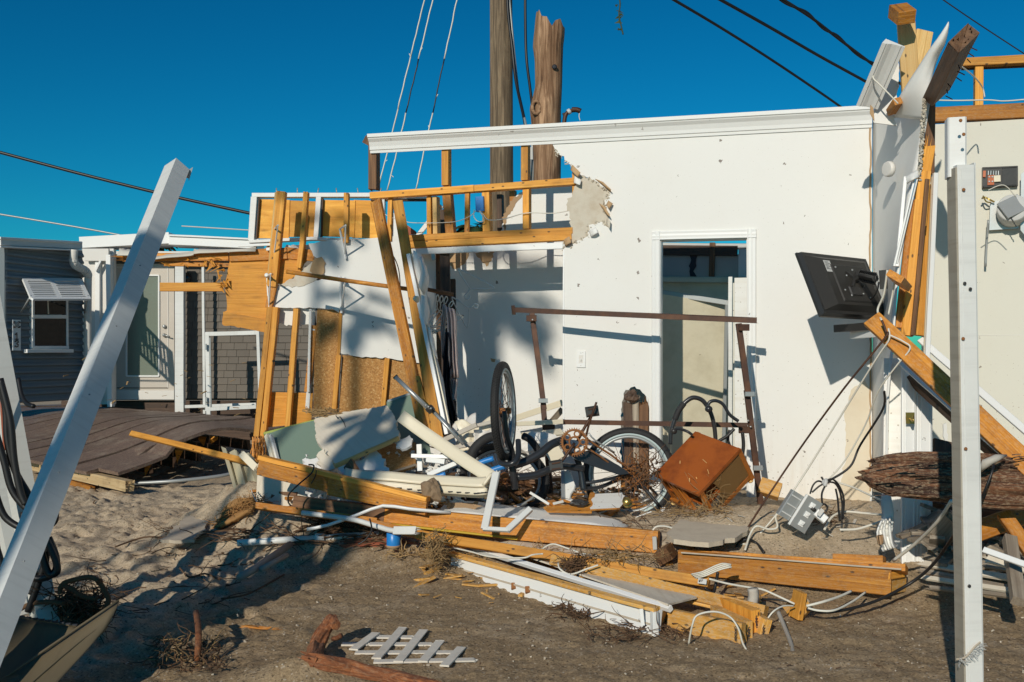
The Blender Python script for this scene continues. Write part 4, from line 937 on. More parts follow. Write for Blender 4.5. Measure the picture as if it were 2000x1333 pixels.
# ================================================================ ROTTEN LOG
def rough_log(name, pts, radii, mat, seg=26, amp=.2, sub=8, cap=.0, stretch=(2, 14), parent=None):
    n = len(pts); N = (n-1)*sub; vs = []; ring = []
    for i in range(N+1):
        s = i/sub; k = min(int(s), n-2); f = s-k; c = pts[k].lerp(pts[k+1], f); rr_ = radii[k]*(1-f)+radii[k+1]*f
        t = (pts[k+1]-pts[k]).normalized(); u = t.cross(V((0, 1, .2))).normalized(); v = t.cross(u)
        for j in range(seg):
            a_ = 2*math.pi*j/seg; d = noise.noise(V((i/sub*stretch[0]+3, math.cos(a_)*2.6, math.sin(a_)*2.6)))*amp
            d += noise.noise(V((i/sub*stretch[0]*.6, math.cos(a_)*7, math.sin(a_)*7)))*amp*.7
            e = 0
            if i == 0 or i == N: e = 0
            if i < 3: d -= (3-i)*.13+noise.noise(V((j*.35, i*2, 5)))*.25*(3-i)/3
            vs.append(c+(u*math.cos(a_)+v*math.sin(a_))*rr_*(1+d)+t*(noise.noise(V((math.cos(a_)*2, math.sin(a_)*2, 9)))*cap if i < 2 else 0))
    fs = [(i*seg+j, i*seg+(j+1) % seg, (i+1)*seg+(j+1) % seg, (i+1)*seg+j) for i in range(N) for j in range(seg)]
    fs += [tuple(range(seg-1, -1, -1)), tuple(N*seg+j for j in range(seg))]
    X = (pts[-1]-pts[0]).normalized(); Y = X.cross(V((0, 1, 0))).normalized(); Z = X.cross(Y)
    M = Matrix((X, Y, Z)).transposed().to_4x4(); M.translation = pts[0]; Mi = M.inverted()
    return mesh(name, [Mi @ v for v in vs], fs, mat, parent, M, smooth=False)
lg = thing('rotten_log', 'dark brown rotten split log lying across behind the white post', 'log', P(1850, 980, 5.5))
rough_log('upper_half', [P(1706, 908, 5.55), P(1790, 908, 5.5), P(1900, 912, 5.45), P(2050, 925, 5.4)], [.045, .068, .078, .08], M_log, 44, .28, 10, .08, (.35, 9), lg)
rough_log('lower_half', [P(1686, 930, 5.5), P(1740, 942, 5.48), P(1850, 948, 5.42), P(1950, 956, 5.38), P(2060, 962, 5.35)], [.04, .078, .09, .10, .10], M_log, 44, .28, 10, .08, (.35, 9), lg)
m_ = MB(); r = random.Random(6)
for k in range(70):
    x = r.uniform(1700, 2000); y = r.uniform(886, 975); a_ = P(x, y, 5.33); m_.tube([a_, a_+V((r.uniform(.04, .16), r.uniform(-.01, .01), r.uniform(-.012, .012)))], r.uniform(.002, .005), 4)
m_.build('bark_fibres', M_log, lg)['kind'] = 'stuff'
tag(cable('rag', [P(1913, 922, 5.25), P(1925, 905, 5.2), P(1945, 895, 5.2), P(1965, 890, 5.28)], [.008, .024, .020, .006], M_whsand, k=1, seg=8), 'sandy grey rag caught on the log right of the post', 'rag')
tag(cable('cable', [P(1912, 985, 5.2), P(1925, 955, 5.15), P(1938, 920, 5.15), P(1940, 905, 5.2)], .007, M_cblk), 'thin black cable tied over the log beside the rag', 'cable')
# ================================================================ BACKGROUND: pole, pile, cables, palms
po = thing('utility_pole', 'tall round grey brown utility pole rising behind the ruin', 'utility pole', (P(979, 700, 13).x, 13, 0))
def trunk(name, x1, x2, y1, y2, d, r1, r2, mat, parent, seg=28, n=30, amp=.02, zz=None):
    pts = []; vs = []
    for i in range(n+1):
        s = i/n; c = P(x1+(x2-x1)*s, y1+(y2-y1)*s, d); rr_ = r1+(r2-r1)*s
        for j in range(seg):
            a_ = 2*math.pi*j/seg; q = noise.noise(V((math.cos(a_)*5, math.sin(a_)*5, s*1.5)))*amp+noise.noise(V((math.cos(a_)*14, math.sin(a_)*14, s*1)))*amp*.6
            vs.append(V((c.z, math.cos(a_)*rr_*(1+q), math.sin(a_)*rr_*(1+q))))
            vs[-1] = (vs[-1].x, vs[-1].y+c.x-P(x1, y1, d).x, vs[-1].z)
    fs = [(i*seg+j, i*seg+(j+1) % seg, (i+1)*seg+(j+1) % seg, (i+1)*seg+j) for i in range(n) for j in range(seg)]
    fs.append(tuple(n*seg+j for j in range(seg)))
    M = Matrix(((0, 1, 0, P(x1, y1, d).x), (0, 0, 1, d), (1, 0, 0, 0), (0, 0, 0, 1)))
    return mesh(name, vs, fs, mat, parent, M)
trunk('pole_shaft', 982, 978, 905, -200, 13, .158, .145, M_pole, po, amp=.05)
cable('riser_cable', [P(990, -60, 12.8), P(992, 20, 12.8), P(1000, 90, 12.8), P(1008, 160, 12.7), P(1026, 245, 12.3), P(1030, 300, 12.2)], .02, M_cblk, po)
cable('riser_cable', [P(990, -60, 12.82), P(1003, 90, 12.82), P(1014, 190, 12.7), P(1027, 245, 12.25), P(1031, 300, 12.2)], .016, M_gray, po)
cable('riser_cable', [P(1026, -60, 12.6), P(1026, 30, 12.6), P(1028, 110, 12.6), P(1035, 170, 12.5), P(1040, 210, 12.4)], .018, M_cblk, po)
board('conduit_box', P(1036, 288, 12.2), P(1036, 312, 12.2), .06, .1, M_label, po); cable('conduit', [P(1036, 312, 12.2), P(1034, 352, 12.2)], .02, M_gray, po, k=2)
cable('conduit', [P(1040, 275, 12.25), P(1040, 360, 12.25)], .02, M_label, po, k=2)
pi = thing('broken_pile', 'weathered brown timber pile with a jagged broken top beside the pole', 'broken pile', (P(1070, 700, 11.6).x, 11.6, 0))
prof_x = [(352, 1043, 1095), (300, 1042, 1096), (238, 1038, 1096), (212, 1035, 1096), (195, 1040, 1097), (170, 1046, 1098), (120, 1045, 1099), (90, 1041, 1100), (76, 1044, 1102), (62, 1046, 1103), (50, 1049, 1103)]
vs = []; seg = 30; d = 11.6; x0 = P(1069, 600, d).x
rowsp = [(900, 1043, 1095)]+prof_x
import bisect
yy = [900]+[352-i*7.2 for i in range(42)]
rp = sorted([(y, a, b) for y, a, b in rowsp])
def interp(y):
    for i in range(len(rp)-1):
        if rp[i][0] <= y <= rp[i+1][0]:
            s = (y-rp[i][0])/(rp[i+1][0]-rp[i][0]); return rp[i][1]+(rp[i+1][1]-rp[i][1])*s, rp[i][2]+(rp[i+1][2]-rp[i][2])*s
    return rp[0][1], rp[0][2]
for i, y in enumerate(yy):
    xa, xb = interp(y); xa, xb = P(xa, y, d).x, P(xb, y, d).x; c = (xa+xb)/2; rr_ = (xb-xa)/2; z = P(0, y, d).z
    for j in range(seg):
        a_ = 2*math.pi*j/seg; q = noise.noise(V((math.cos(a_)*4, math.sin(a_)*4, z*.6)))*.05+noise.noise(V((math.cos(a_)*11, math.sin(a_)*11, z*.35)))*.07
        zz = z
        top = (i > len(yy)-6)
        if top:
            ca = math.cos(a_); h = .18*max(0, -ca*.9+.1)+.10*max(0, .9-abs(ca-.55)*3)+noise.noise(V((ca*6, math.sin(a_)*6, 2)))*.06
            zz = z+h*(i-(len(yy)-6))/5
        vs.append((zz, c-x0+math.cos(a_)*rr_*(1+q), math.sin(a_)*rr_*(1+q)))
n = len(yy)-1; fs = [(i*seg+j, i*seg+(j+1) % seg, (i+1)*seg+(j+1) % seg, (i+1)*seg+j) for i in range(n) for j in range(seg)]
vs.append((vs[n*seg][0]-.05, 0, 0)); fs += [(n*seg+j, n*seg+(j+1) % seg, len(vs)-1) for j in range(seg)]
mesh('pile_shaft', vs, fs, M_stump, pi, Matrix(((0, 1, 0, x0), (0, 0, 1, d), (1, 0, 0, 0), (0, 0, 0, 1))))
kn = P(1047, 212, d-.12); MB().tube([kn+V((math.cos(t*.7)*.045, -.03+.005*math.sin(t*2), math.sin(t*.7)*.075)) for t in range(9)], .022, 6, True).build('knot', M_stump, pi, True)
lathe('knot_hole', [(.03, 0), (.02, .005)], frameM(P(1083, 131, d-.17), (0, -1, 0)), M_ink, pi, 9)
hb = thing('grip_bar', 'rusty curved bar with a dark grip poking above the wall top', 'grip bar', P(1102, 240, 9.2))
cable('bar', [P(1102, 262, 9.2), P(1102, 240, 9.2), P(1105, 225, 9.2), P(1112, 218, 9.2), P(1122, 216, 9.2)], .02, M_rust, hb)
cable('grip', [P(1117, 215, 9.2), P(1127, 215, 9.2), P(1134, 218, 9.2)], .024, M_rust, hb, k=3); cable('strap', [P(1109, 220, 9.17), P(1114, 217, 9.17)], .026, M_label, hb, k=2)
cable('tassel', [P(1132, 220, 9.2), P(1131, 228, 9.2), P(1133, 236, 9.2)], .006, M_cwht, hb); board('clamp', P(1100, 221, 9.2), P(1104, 228, 9.2), .02, .03, M_black, hb)
def skyc(label, pts, r_, mat=M_cblk, cat='cable', k=5): return tag(cable('overhead_cable', pts, r_, mat, k=k), label, cat)
skyc('black overhead cable crossing the upper right sky, leftmost of the three heavy ones', [P(1290, -15, 16), P(1400, 50, 17), P(1500, 113, 18), P(1600, 180, 19), P(1660, 222, 20)], .026)
skyc('black overhead cable in the upper right sky, middle one of the three', [P(1380, -15, 14), P(1500, 52, 15), P(1600, 110, 16), P(1700, 165, 17), P(1760, 200, 18)], .026)
skyc('twisted pair of black overhead cables running to the wall corner', [P(1500, -18, 13), P(1580, 32, 13.5), P(1640, 78, 14), P(1712, 132, 14.5), P(1760, 165, 15)], .022)
hx = [P(1500, -18, 13), P(1580, 32, 13.5), P(1640, 78, 14), P(1712, 132, 14.5)]; hp = smoothpath(hx, 14)
o = MB().tube([p+V((0, math.sin(i*.45)*.02, .03*math.cos(i*.45))) for i, p in enumerate(hp)], .016, 5).build('overhead_cable', M_cblk, None, True); tag(o, 'thin black cable spiralling round the twisted overhead pair', 'cable')
skyc('thin black wire at the top right corner of the sky', [P(1820, -15, 20), P(1900, 40, 20), P(2010, 112, 20)], .012)
skyc('black overhead cable sloping down across the left sky to the boarded frame', [P(-30, 290, 11), P(150, 338, 11), P(320, 380, 11), P(488, 417, 11), P(560, 432, 11)], .018)
skyc('thin distant grey wire low in the left sky', [P(-30, 414, 40), P(150, 444, 40), P(290, 470, 40)], .035, M_gray)
skyc('faint distant wire above the right end of the white roof', [P(355, 442, 40), P(600, 456, 40), P(960, 470, 40)], .025, M_label)
for k, (x1, x2, y2, lb_) in enumerate(((834, 741, 360, 'frayed white rope guy, leftmost of the three beside the pole'), (850, 757, 372, 'frayed white and black rope guy in the middle of the three'), (897, 812, 372, 'frayed rope guy nearest the utility pole'))):
    t_ = thing('guy_rope', lb_, 'rope', P(x2, y2, 12.8), 'guy ropes beside the utility pole')
    r = random.Random(k); n = 26; pts = [P(x1+(x2-x1)*(i/n)+r.uniform(-.7, .7), -20+(y2+20)*(i/n), 12.8) for i in range(n+1)]
    for i0, i1, mt in ((0, 9, M_cwht), (9, 16, M_cblk if k else M_cwht), (16, 26, M_cwht)): MB().tube(pts[i0:i1+1], .009 if mt is M_cblk else .0095, 5).build('strand', mt, t_, True)
    m_ = MB()
    for j in range(6): c = pts[r.randrange(1, n)]; m_.tube([c, c+V((r.uniform(-.02, .04), 0, r.uniform(-.04, .05)))], .005, 4)
    m_.build('frayed_fibre', M_cwht, t_)['kind'] = 'stuff'
o = cable('dangling_vine', [P(1207, -20, 8), P(1211, 8, 8), P(1209, 30, 8), P(1214, 55, 8), P(1217, 68, 8)], .006, M_palm); tag(o, 'thin green vine dangling at the top of the sky', 'vine')
m_ = MB(); r = random.Random(1)
for k in range(16): c = P(1207+r.uniform(-1, 6), r.uniform(-8, 66), 8); m_.poly([c, c+V((r.uniform(-.05, .05), 0, r.uniform(-.03, .03))), c+V((r.uniform(-.04, .04), .01, -.02))])
m_.build('leaf', M_palm, o)

def frond(m, base, dirv, L, droop, nl=26, lw=.035, r=random):
    d = V(dirv).normalized(); pts = []; p = base.copy()
    for i in range(9): pts.append(p.copy()); p = p+d*(L/8); d = (d+V((0, 0, -droop))).normalized()
    m.tube(pts, [.018, .006], 4)
    for i in range(nl):
        s = .35+.65*i/nl; k = s*8; j = min(int(k), 7); c = pts[j].lerp(pts[j+1], k-j); t = (pts[j+1]-pts[j]).normalized(); side = t.cross(V((0, 0, 1))).normalized()
        for sg in (-1, 1):
            ll = L*.42*math.sin(math.pi*min(1, .25+s*.7))*r.uniform(.8, 1.1); e = c+(side*sg+t*.8+V((0, 0, -.25-r.random()*.3))).normalized()*ll
            m.poly([c-t*lw*.5, c+(e-c)*.5-t*lw, e, c+(e-c)*.5+t*lw, c+t*lw*.5])
def palm(base, h, nf, L, label, group, lean=(0, 0), crown=1.0, seed=1, tr=1.0):
    r = random.Random(seed); t = thing('palm_tree', label, 'palm tree', base, group)
    top = base+V((lean[0], lean[1], h)); pts = [base.lerp(top, i/12)+V((math.sin(i*.5)*.03, 0, 0)) for i in range(13)]
    MB().tube(pts, [(.14 if i < 3 else .09+.02*(i % 2))*tr for i in range(13)], 10).build('trunk', M_pole, t)
    m = MB()
    for k in range(nf):
        a_ = k*2.4; el = r.uniform(-.35, 1.1); frond(m, top, (math.cos(a_), math.sin(a_), el), L*r.uniform(.85, 1.1), .22, 24, .03, r)
    m.build('crown', M_palm, t); return t
palm(V((P(285, 700, 45).x, 45, 0)), CH+(690-462)*45/F-.2, 26, .95, 'palm top showing just above the white roof behind the leaning column', 'distant palms', seed=2)
palm(V((P(432, 700, 55).x, 55, 0)), CH+(690-472)*55/F, 22, .7, 'small palm top peeping over the white roof at its right end', 'distant palms', seed=3)
palm(V((P(937, 700, 30).x, 30, 0)), CH+(690-452)*30/F, 26, .9, 'palm top seen through the studs under the blue box', 'distant palms', seed=4)
palm(V((P(310, 700, 46).x, 46.5, 0)), CH+(690-468)*46/F-.2, 22, .8, 'palm top just right of the leaning column above the roof', 'distant palms', seed=5)
# palms behind the camera, whose crowns shade the ruin
palm(V((-6.35, -2.9, 0)), 7.75, 9, .5, 'palm behind the camera further left, its crown shading the left wall', 'palms on the near side', seed=7, tr=.4)
palm(V((-7.1, -3.9, 0)), 9.15, 9, .5, 'tall thin palm furthest left behind the camera', 'palms on the near side', seed=8, tr=.4)
palm(V((-6.2, -6.0, 0)), 9.3, 12, .95, 'palm furthest behind the camera, softly shading the closet', 'palms on the near side', seed=9)

palm(V((-4.55, -1.0, 0)), 5.2, 10, .5, 'shortest palm behind the camera, shading the cream board', 'palms on the near side', seed=10)
# ================================================================ BLUE HOUSE (13)
ph = plane2(P(0, 480, 13.2), P(160, 485, 14.6)); H = lambda x, y, off=0: on(x, y, ph, off)
bh = thing('blue_house', 'blue grey sided house number 13 with an awning window', 'house', H(80, 780))
prof = []
n = 22; ztop = H(80, 480).z; zbot = H(80, 785).z; hgt = (ztop-zbot)/n
xa, xb = H(8, 600), H(161, 600); xa.z = xb.z = 0
for k in range(n):
    z = zbot+k*hgt; A = xa+V((0, 0, z+hgt/2)); B = xb+V((0, 0, z+hgt/2))
    h2 = hgt/2; cs = [(-h2, .012), (-h2*.75, .034), (-h2*.3, .03), (h2*.3, .008), (h2, .0), (h2, -.03), (-h2, -.03)]
    profile('siding_board', A, B, [(-y, z_) for y, z_ in cs][::1] if False else cs, M_siding, bh, ph[1])
wallpoly('house_side', [(-60, 475), (9, 478), (9, 790), (-60, 800)], (H(8, 600)+V((0, 0, 0)), V((-.3, -1, 0)).normalized()), .05, M_siding, bh, .02)
def hb_(name, x1, y1, x2, y2, wpx, t, mat, off=.0, parent=bh, **k):
    a, b = H(x1, y1, off), H(x2, y2, off); return board(name, a, b, wpx*a.y/F, t, mat, parent, ph[1], **k)
hb_('gutter', 2, 473, 161, 481, 13, .12, M_beige if False else M_house, .14); hb_('fascia', 2, 465, 161, 474, 4, .2, M_wallT, .16); hb_('gutter_lip', 2, 482, 161, 489, 3, .14, M_wallT, .16)
hb_('corner_board', 11, 547, 11, 682, 2.5, .03, M_gray, .03)
win = hb_('window', 92, 571, 92, 687, 78, .06, M_wallT, .045)
for (x1, y1, x2, y2) in ((69, 584, 129, 616), (69, 622, 129, 676)):
    pass
def hpoly(name, x1, y1, x2, y2, mat, off, parent=bh, t=.01): return wallpoly(name, [(x1, y1), (x2, y1), (x2, y2), (x1, y2)], ph, t, mat, parent, off)
for o in (hpoly('pane', 69, 580, 129, 615, M_glassd, .052, win), hpoly('pane', 69, 623, 129, 676, M_glassd, .052, win)): pass
hb_('sash', 66, 619, 132, 619, 7, .02, M_wallT, .068, win); hb_('sash', 66, 679, 135, 679, 6, .02, M_wallT, .068, win)
hb_('sash', 66, 580, 66, 680, 5, .02, M_wallT, .066, win); hb_('sash', 132, 580, 133, 680, 5, .02, M_wallT, .066, win)
hb_('sill', 54, 686, 144, 686, 7, .07, M_wallT, .10, win); hb_('curtain_edge', 94, 585, 95, 614, 3, .004, M_cream, .058, win)
# awning shutter
aw = mesh('awning', [], [], M_wallT, bh)
def awn(u, v):   # u across, v down the slope
    a, b = H(46, 545, .05), H(158, 545, .05); c, d_ = H(62, 582, .55), H(176, 582, .55)
    return a.lerp(b, u).lerp(c.lerp(d_, u), v)
def abar(name, u1, v1, u2, v2, w_, t=.03, m=M_wallT):
    A, B = awn(u1, v1), awn(u2, v2); nrm = (awn(1, 0)-awn(0, 0)).cross(awn(0, 1)-awn(0, 0)); nrm = -nrm if nrm.z < 0 else nrm
    return board(name, A, B, w_, t, m, aw, tuple(nrm), ch=.003)
abar('awning_rail', 0, 0, 1, 0, .07); abar('awning_rail', 0, 1, 1, 1, .07); abar('awning_rail', .02, 0, .02, 1, .06); abar('awning_rail', .98, 0, .98, 1, .06); abar('awning_rail', .47, 0, .47, 1, .06)
for u0, u1 in ((.05, .44), (.5, .95)):
    for k in range(9): abar('louvre', u0, .09+k*.1, u1, .09+k*.1, .035, .006)
cable('stay', [awn(0, .9), H(42, 610, .05)], .012, M_gray, aw, k=1); cable('stay', [awn(.98, .9), H(165, 612, .05)], .012, M_gray, aw, k=1)
# number plaque
pq = hb_('number_plaque', 33, 625, 33, 685, 20, .02, M_wallT, .04)
def stroke(pts, name='digit', r_=.011): return MB().tube([H(x, y, .055) for x, y in pts], r_*.8, 5).build(name, M_ink, pq)
stroke([(30, 654), (33, 650), (33, 663)]); stroke([(30, 663), (36, 663)])
stroke([(29.5, 668), (32, 665.5), (35.5, 666), (36, 669), (33, 671.5), (36, 674), (35.5, 677), (32, 678), (29.5, 676)])
stroke([(27, 632), (27, 629), (30, 629)], 'emblem'); stroke([(36, 629), (39, 629), (39, 632)], 'emblem'); stroke([(27, 637), (27, 640), (30, 640)], 'emblem'); stroke([(36, 640), (39, 640), (39, 637)], 'emblem')
MB().tube([H(33+4.4*math.cos(t*.785), 634.5+4.4*math.sin(t*.785), .055) for t in range(8)], .006, 5, True).build('emblem', M_gray, pq); MB().tube([H(33+2*math.cos(t*.785), 634.5+2*math.sin(t*.785), .055) for t in range(8)], .005, 5, True).build('emblem', M_gray, pq)
# downpipe with ribbed elbow
dp = smoothpath([H(145, 488, .18), H(144, 510, .16), H(150, 520, .14), H(165, 528, .12), H(172, 538, .1), H(172, 560, .08), H(171, 700, .07), H(171, 760, .07)], 6)
MB().tube(dp, .055, 10).build('downpipe', M_house, bh, True)
for k in range(5, 24, 2): c = dp[k]; MB().tube([c, c+(dp[k+1]-dp[k]).normalized()*.03], .062, 10).build('elbow_rib', M_house, bh)
tag(cable('hose', [P(36, 740, 12.6), P(42, 770, 12.5), P(52, 788, 12.4), P(66, 794, 12.3)], .03, M_cblk), 'dark hose lying at the foot of the blue house', 'hose')

# ================================================================ WHITE / TAUPE COTTAGE
p2 = (V((0, 15.6, 0)), V((0, -1, 0))); G = lambda x, y, off=0: on(x, y, p2, off)
ct = thing('taupe_cottage', 'cottage with white roof edge, glazed door and taupe shingled wall', 'cottage', G(300, 790))
def cb_(name, x1, y1, x2, y2, wpx, t, mat, off=.0, parent=ct, **k):
    a, b = G(x1, y1, off), G(x2, y2, off); return board(name, a, b, wpx*a.y/F, t, mat, parent, p2[1], **k)
wallpoly('front_wall', [(160, 486), (222, 486), (222, 790), (160, 790)], p2, .1, M_house, ct, .5)
wallpoly('backing_wall', [(222, 500), (700, 500), (700, 782), (222, 782)], p2, .1, M_taupe, ct, -.04)
cb_('roof_edge', 155, 474, 330, 465, 22, .5, M_wallT, .5); cb_('roof_edge', 330, 468, 500, 476, 20, .5, M_wallT, .55); cb_('roof_trim', 330, 460, 505, 468, 3, .5, M_wallT, .58)
cb_('soffit', 160, 494, 500, 494, 6, .45, M_house, .45)
cb_('gable_panel', 165, 498, 212, 498, 24, .05, M_house, .6); cb_('corner_post', 190, 500, 190, 782, 9, .12, M_wallT, .56); cb_('corner_post', 211, 498, 214, 795, 9, .12, M_wallT, .6)
cb_('post_frame', 196, 510, 186, 530, 4, .04, M_wallT, .62)
cb_('trim_post', 350, 514, 350, 808, 17, .10, M_vinyl, .35); cb_('trim_post', 396, 522, 399, 812, 5, .05, M_vinyl, .32)
dr = cb_('door', 283, 516, 283, 780, 115, .05, M_door, .06)
for (x1, y1, x2, y2, w_) in ((247, 538, 310, 538, 3), (247, 735, 310, 735, 3), (247, 538, 247, 735, 3), (310, 538, 310, 735, 3)): cb_('glass_frame', x1, y1, x2, y2, w_, .03, M_wallT, .085, dr)
wallpoly('door_glass', [(248, 540), (309, 540), (309, 734), (248, 734)], p2, .01, M_frost, dr, .066)
cb_('panel_line', 228, 522, 328, 522, 2, .012, M_house, .07, dr); cb_('panel_line', 328, 522, 328, 758, 1.5, .012, M_house, .07, dr); cb_('panel_line', 228, 758, 328, 758, 2, .012, M_taupe, .07, dr); cb_('bottom_rail', 226, 772, 340, 772, 18, .03, M_house, .09, dr)
lathe('deadbolt', [(.03, 0), (.026, .02), (.012, .03)], frameM(G(321, 638, .08), p2[1]), M_gal, dr, 12)
lathe('handle_rose', [(.03, 0), (.026, .02), (.012, .05)], frameM(G(321, 655, .08), p2[1]), M_gal, dr, 12); cable('handle', [G(321, 655, .13), G(332, 658, .13)], .011, M_gal, dr, k=1)
# shingle rows
r = random.Random(11); row_h = .109; z0 = G(0, 778).z; zt = G(0, 500).z; nrow = int((zt-z0)/row_h)
shm = []
for k in range(6):
    w_ = r.choice((.12, .15, .18, .2)); me_v = [(0, -row_h*.62, 0), (w_-.005, -row_h*.62, 0), (w_-.005, row_h*.5, -.018), (0, row_h*.5, -.018), (0, -row_h*.62, -.02), (w_-.005, -row_h*.62, -.02), (w_-.005, row_h*.5, -.03), (0, row_h*.5, -.03)]
    me = bpy.data.meshes.new('shingle'); me.from_pydata(me_v, [], [(0, 1, 2, 3), (7, 6, 5, 4), (0, 4, 5, 1), (1, 5, 6, 2), (2, 6, 7, 3), (3, 7, 4, 0)]); me.materials.append(M_taupe); shm.append((me, w_))
cm = wm(ct).inverted(); cnt = 0
for j in range(nrow):
    x = G(359, 600).x-r.uniform(0, .1); xe = G(600, 600).x
    while x < xe:
        me, w_ = r.choice(shm)
        if x < G(505, 600).x or cnt % 1 == 0:
            o = bpy.data.objects.new('shingle', me); COL.objects.link(o); o.parent = ct
            o.matrix_basis = cm @ (Matrix.Translation((x, 15.6-.045-r.uniform(0, .004), z0+j*row_h+row_h*.6)) @ Matrix.Rotation(math.radians(90), 4, 'X')); cnt += 1
        x += w_
# dark upper porch shade board and light
lathe('porch_light', [(.05, 0), (.07, .06), (.05, .16)], frameM(G(366, 535, .08), (0, -.3, -1)), M_glassd, ct, 12)
for (x1, y1, x2, y2) in ((361, 795, 500, 790),): cb_('base_rail', x1, y1, x2, y2, 6, .05, M_vinyl, .4)
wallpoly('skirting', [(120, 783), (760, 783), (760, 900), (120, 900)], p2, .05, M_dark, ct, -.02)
# screen door, ajar
sd = thing('screen_door', 'white framed screen door standing loose in front of the shingles', 'screen door', P(400, 810, 14.2))
q = lambda x, y: P(x, y, 14.6)
for (x1, y1, x2, y2, w_) in ((401, 653, 505, 650, 8), (401, 800, 500, 795, 7), (404, 650, 407, 812, 8), (503, 646, 508, 790, 6)): board('door_rail', q(x1, y1), q(x2, y2), w_*14.6/F, .05, M_vinyl, sd)
board('latch', P(402, 672, 14.55), P(402, 684, 14.55), .025, .02, M_gray, sd); board('latch', P(403, 776, 14.55), P(403, 792, 14.55), .025, .02, M_gray, sd)
board('inner_strip', q(410, 660), q(412, 796), .02, .02, M_gray, sd)

# ================================================================ BUCKLED DECK
dk = thing('buckled_deck', 'brown composite deck buckled and lifted, sand scattered on its boards', 'deck', P(210, 945, 10.2))
F1, F0 = P(212, 931, 10.2), P(-330, 812, 14.0)
B1, B0 = P(560, 822, 12.2), P(120, 790, 16.2)
N = 17
def dpt(u, v):     # u: 0 at lower right plank .. 1 far, v along plank
    a = F1.lerp(F0, u); b = B1.lerp(B0, u); p = a.lerp(b, v)
    hump = .15*math.exp(-((v-.62)**2)/.06)*(1-.75*u)
    if u < .12: hump += .10*math.sin(v*math.pi*1.7)*(1-u/.12)*(v > .3)
    return p+V((0, 0, hump))
for k in range(N):
    u0, u1 = (k+.045)/N, (k+.955)/N; L_ = 16; rows = []
    r = random.Random(k); dz = r.uniform(-.008, .008); vend = .0+r.uniform(-.004, .004); v0 = .05 if k == 0 else vend
    for i in range(L_+1):
        v = v0+(1-v0)*i/L_; rows.append([dpt(u0, v)+V((0, 0, dz)), dpt(u1, v)+V((0, 0, dz))])
    o = grid('deck_board', rows, .035, M_deck, dk, smooth=False)
    # give the grain its own axes
    X = (rows[-1][0]-rows[0][0]).normalized(); Y = X.cross(V((0, 0, 1))).normalized(); Z = X.cross(Y); M = Matrix((X, Y, Z)).transposed().to_4x4(); M.translation = rows[0][0]
    o.data.transform(M.inverted() @ wm(o)); o.matrix_basis = wm(dk).inverted() @ M
a, b = P(60, 912, 11.2), P(246, 951, 10.0)
board('rim_joist', P(40, 905, 11.6), b, .11, .10, M_fascia, dk, (0, -1, 0), jag=(0, .03)); board('rim_joist', P(120, 938, 11.0), P(178, 956, 10.4), .05, .05, M_beam, dk, (0, -1, 0), jag=(.03, .06))
for k, (x1, y1, x2, y2, d1) in enumerate(((290, 905, 283, 932, 10.9), (350, 880, 346, 905, 11.3), (322, 888, 312, 890, 11.0), (395, 858, 398, 872, 11.8), (418, 858, 412, 868, 11.8))):
    poly3('joist_end', [P(x1-8, y1, d1), P(x1+7, y1+1, d1), P(x2, y2, d1+.1)], .04, M_pine, dk)
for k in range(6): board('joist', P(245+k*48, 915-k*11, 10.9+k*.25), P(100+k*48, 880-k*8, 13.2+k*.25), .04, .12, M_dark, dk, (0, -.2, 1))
tag(cable('pipe', [P(245, 945, 10.6), P(340, 940, 10.6), P(430, 930, 10.8), P(470, 920, 11)], .02, M_gray), 'grey pipe lying in the dark gap under the deck', 'pipe')
M_sandst = paint('sandy_stone', (.60, .51, .39), .95, .6, 60, .6, (.42, .34, .25), 1.0, .03, dscale=9)
# ================================================================ LOOSE TIMBER
def G0(px, py):     # point on the ground under a pixel
    lo, hi = 3.0, 14.0
    for _ in range(30):
        m = (lo+hi)/2; p = P(px, py, m)
        if p.z > gbase(p.x, p.y): lo = m
        else: hi = m
    return P(px, py, lo)
def plk(label, x1, y1, d1, x2, y2, d2, wpx, t, mat, face=(0, -1, .1), name='beam', cat='beam', parent=None, **k):
    A, B = P(x1, y1, d1), P(x2, y2, d2); o = board(name, A, B, wpx*(d1+d2)/2/F, t, mat, parent, face, **k)
    return tag(o, label, cat) if label else o
# upper left double beam
t = thing('double_beam', 'double pine beam running down from the foot of the left studs to the rock', 'beam', P(660, 960, 7.4))
plk(None, 504, 912, 7.2, 690, 958, 7.02, 33, .038, M_beam, parent=t, name='beam_board', face=(.1, -1, -.1))
plk(None, 640, 950, 7.04, 832, 990, 6.82, 36, .038, M_beam, parent=t, name='beam_board', face=(.1, -1, -.1))
plk(None, 503, 894, 7.19, 832, 976, 6.81, 9, .10, M_pine, parent=t, name='edge_board', face=(.1, -1, -.0), n=8)
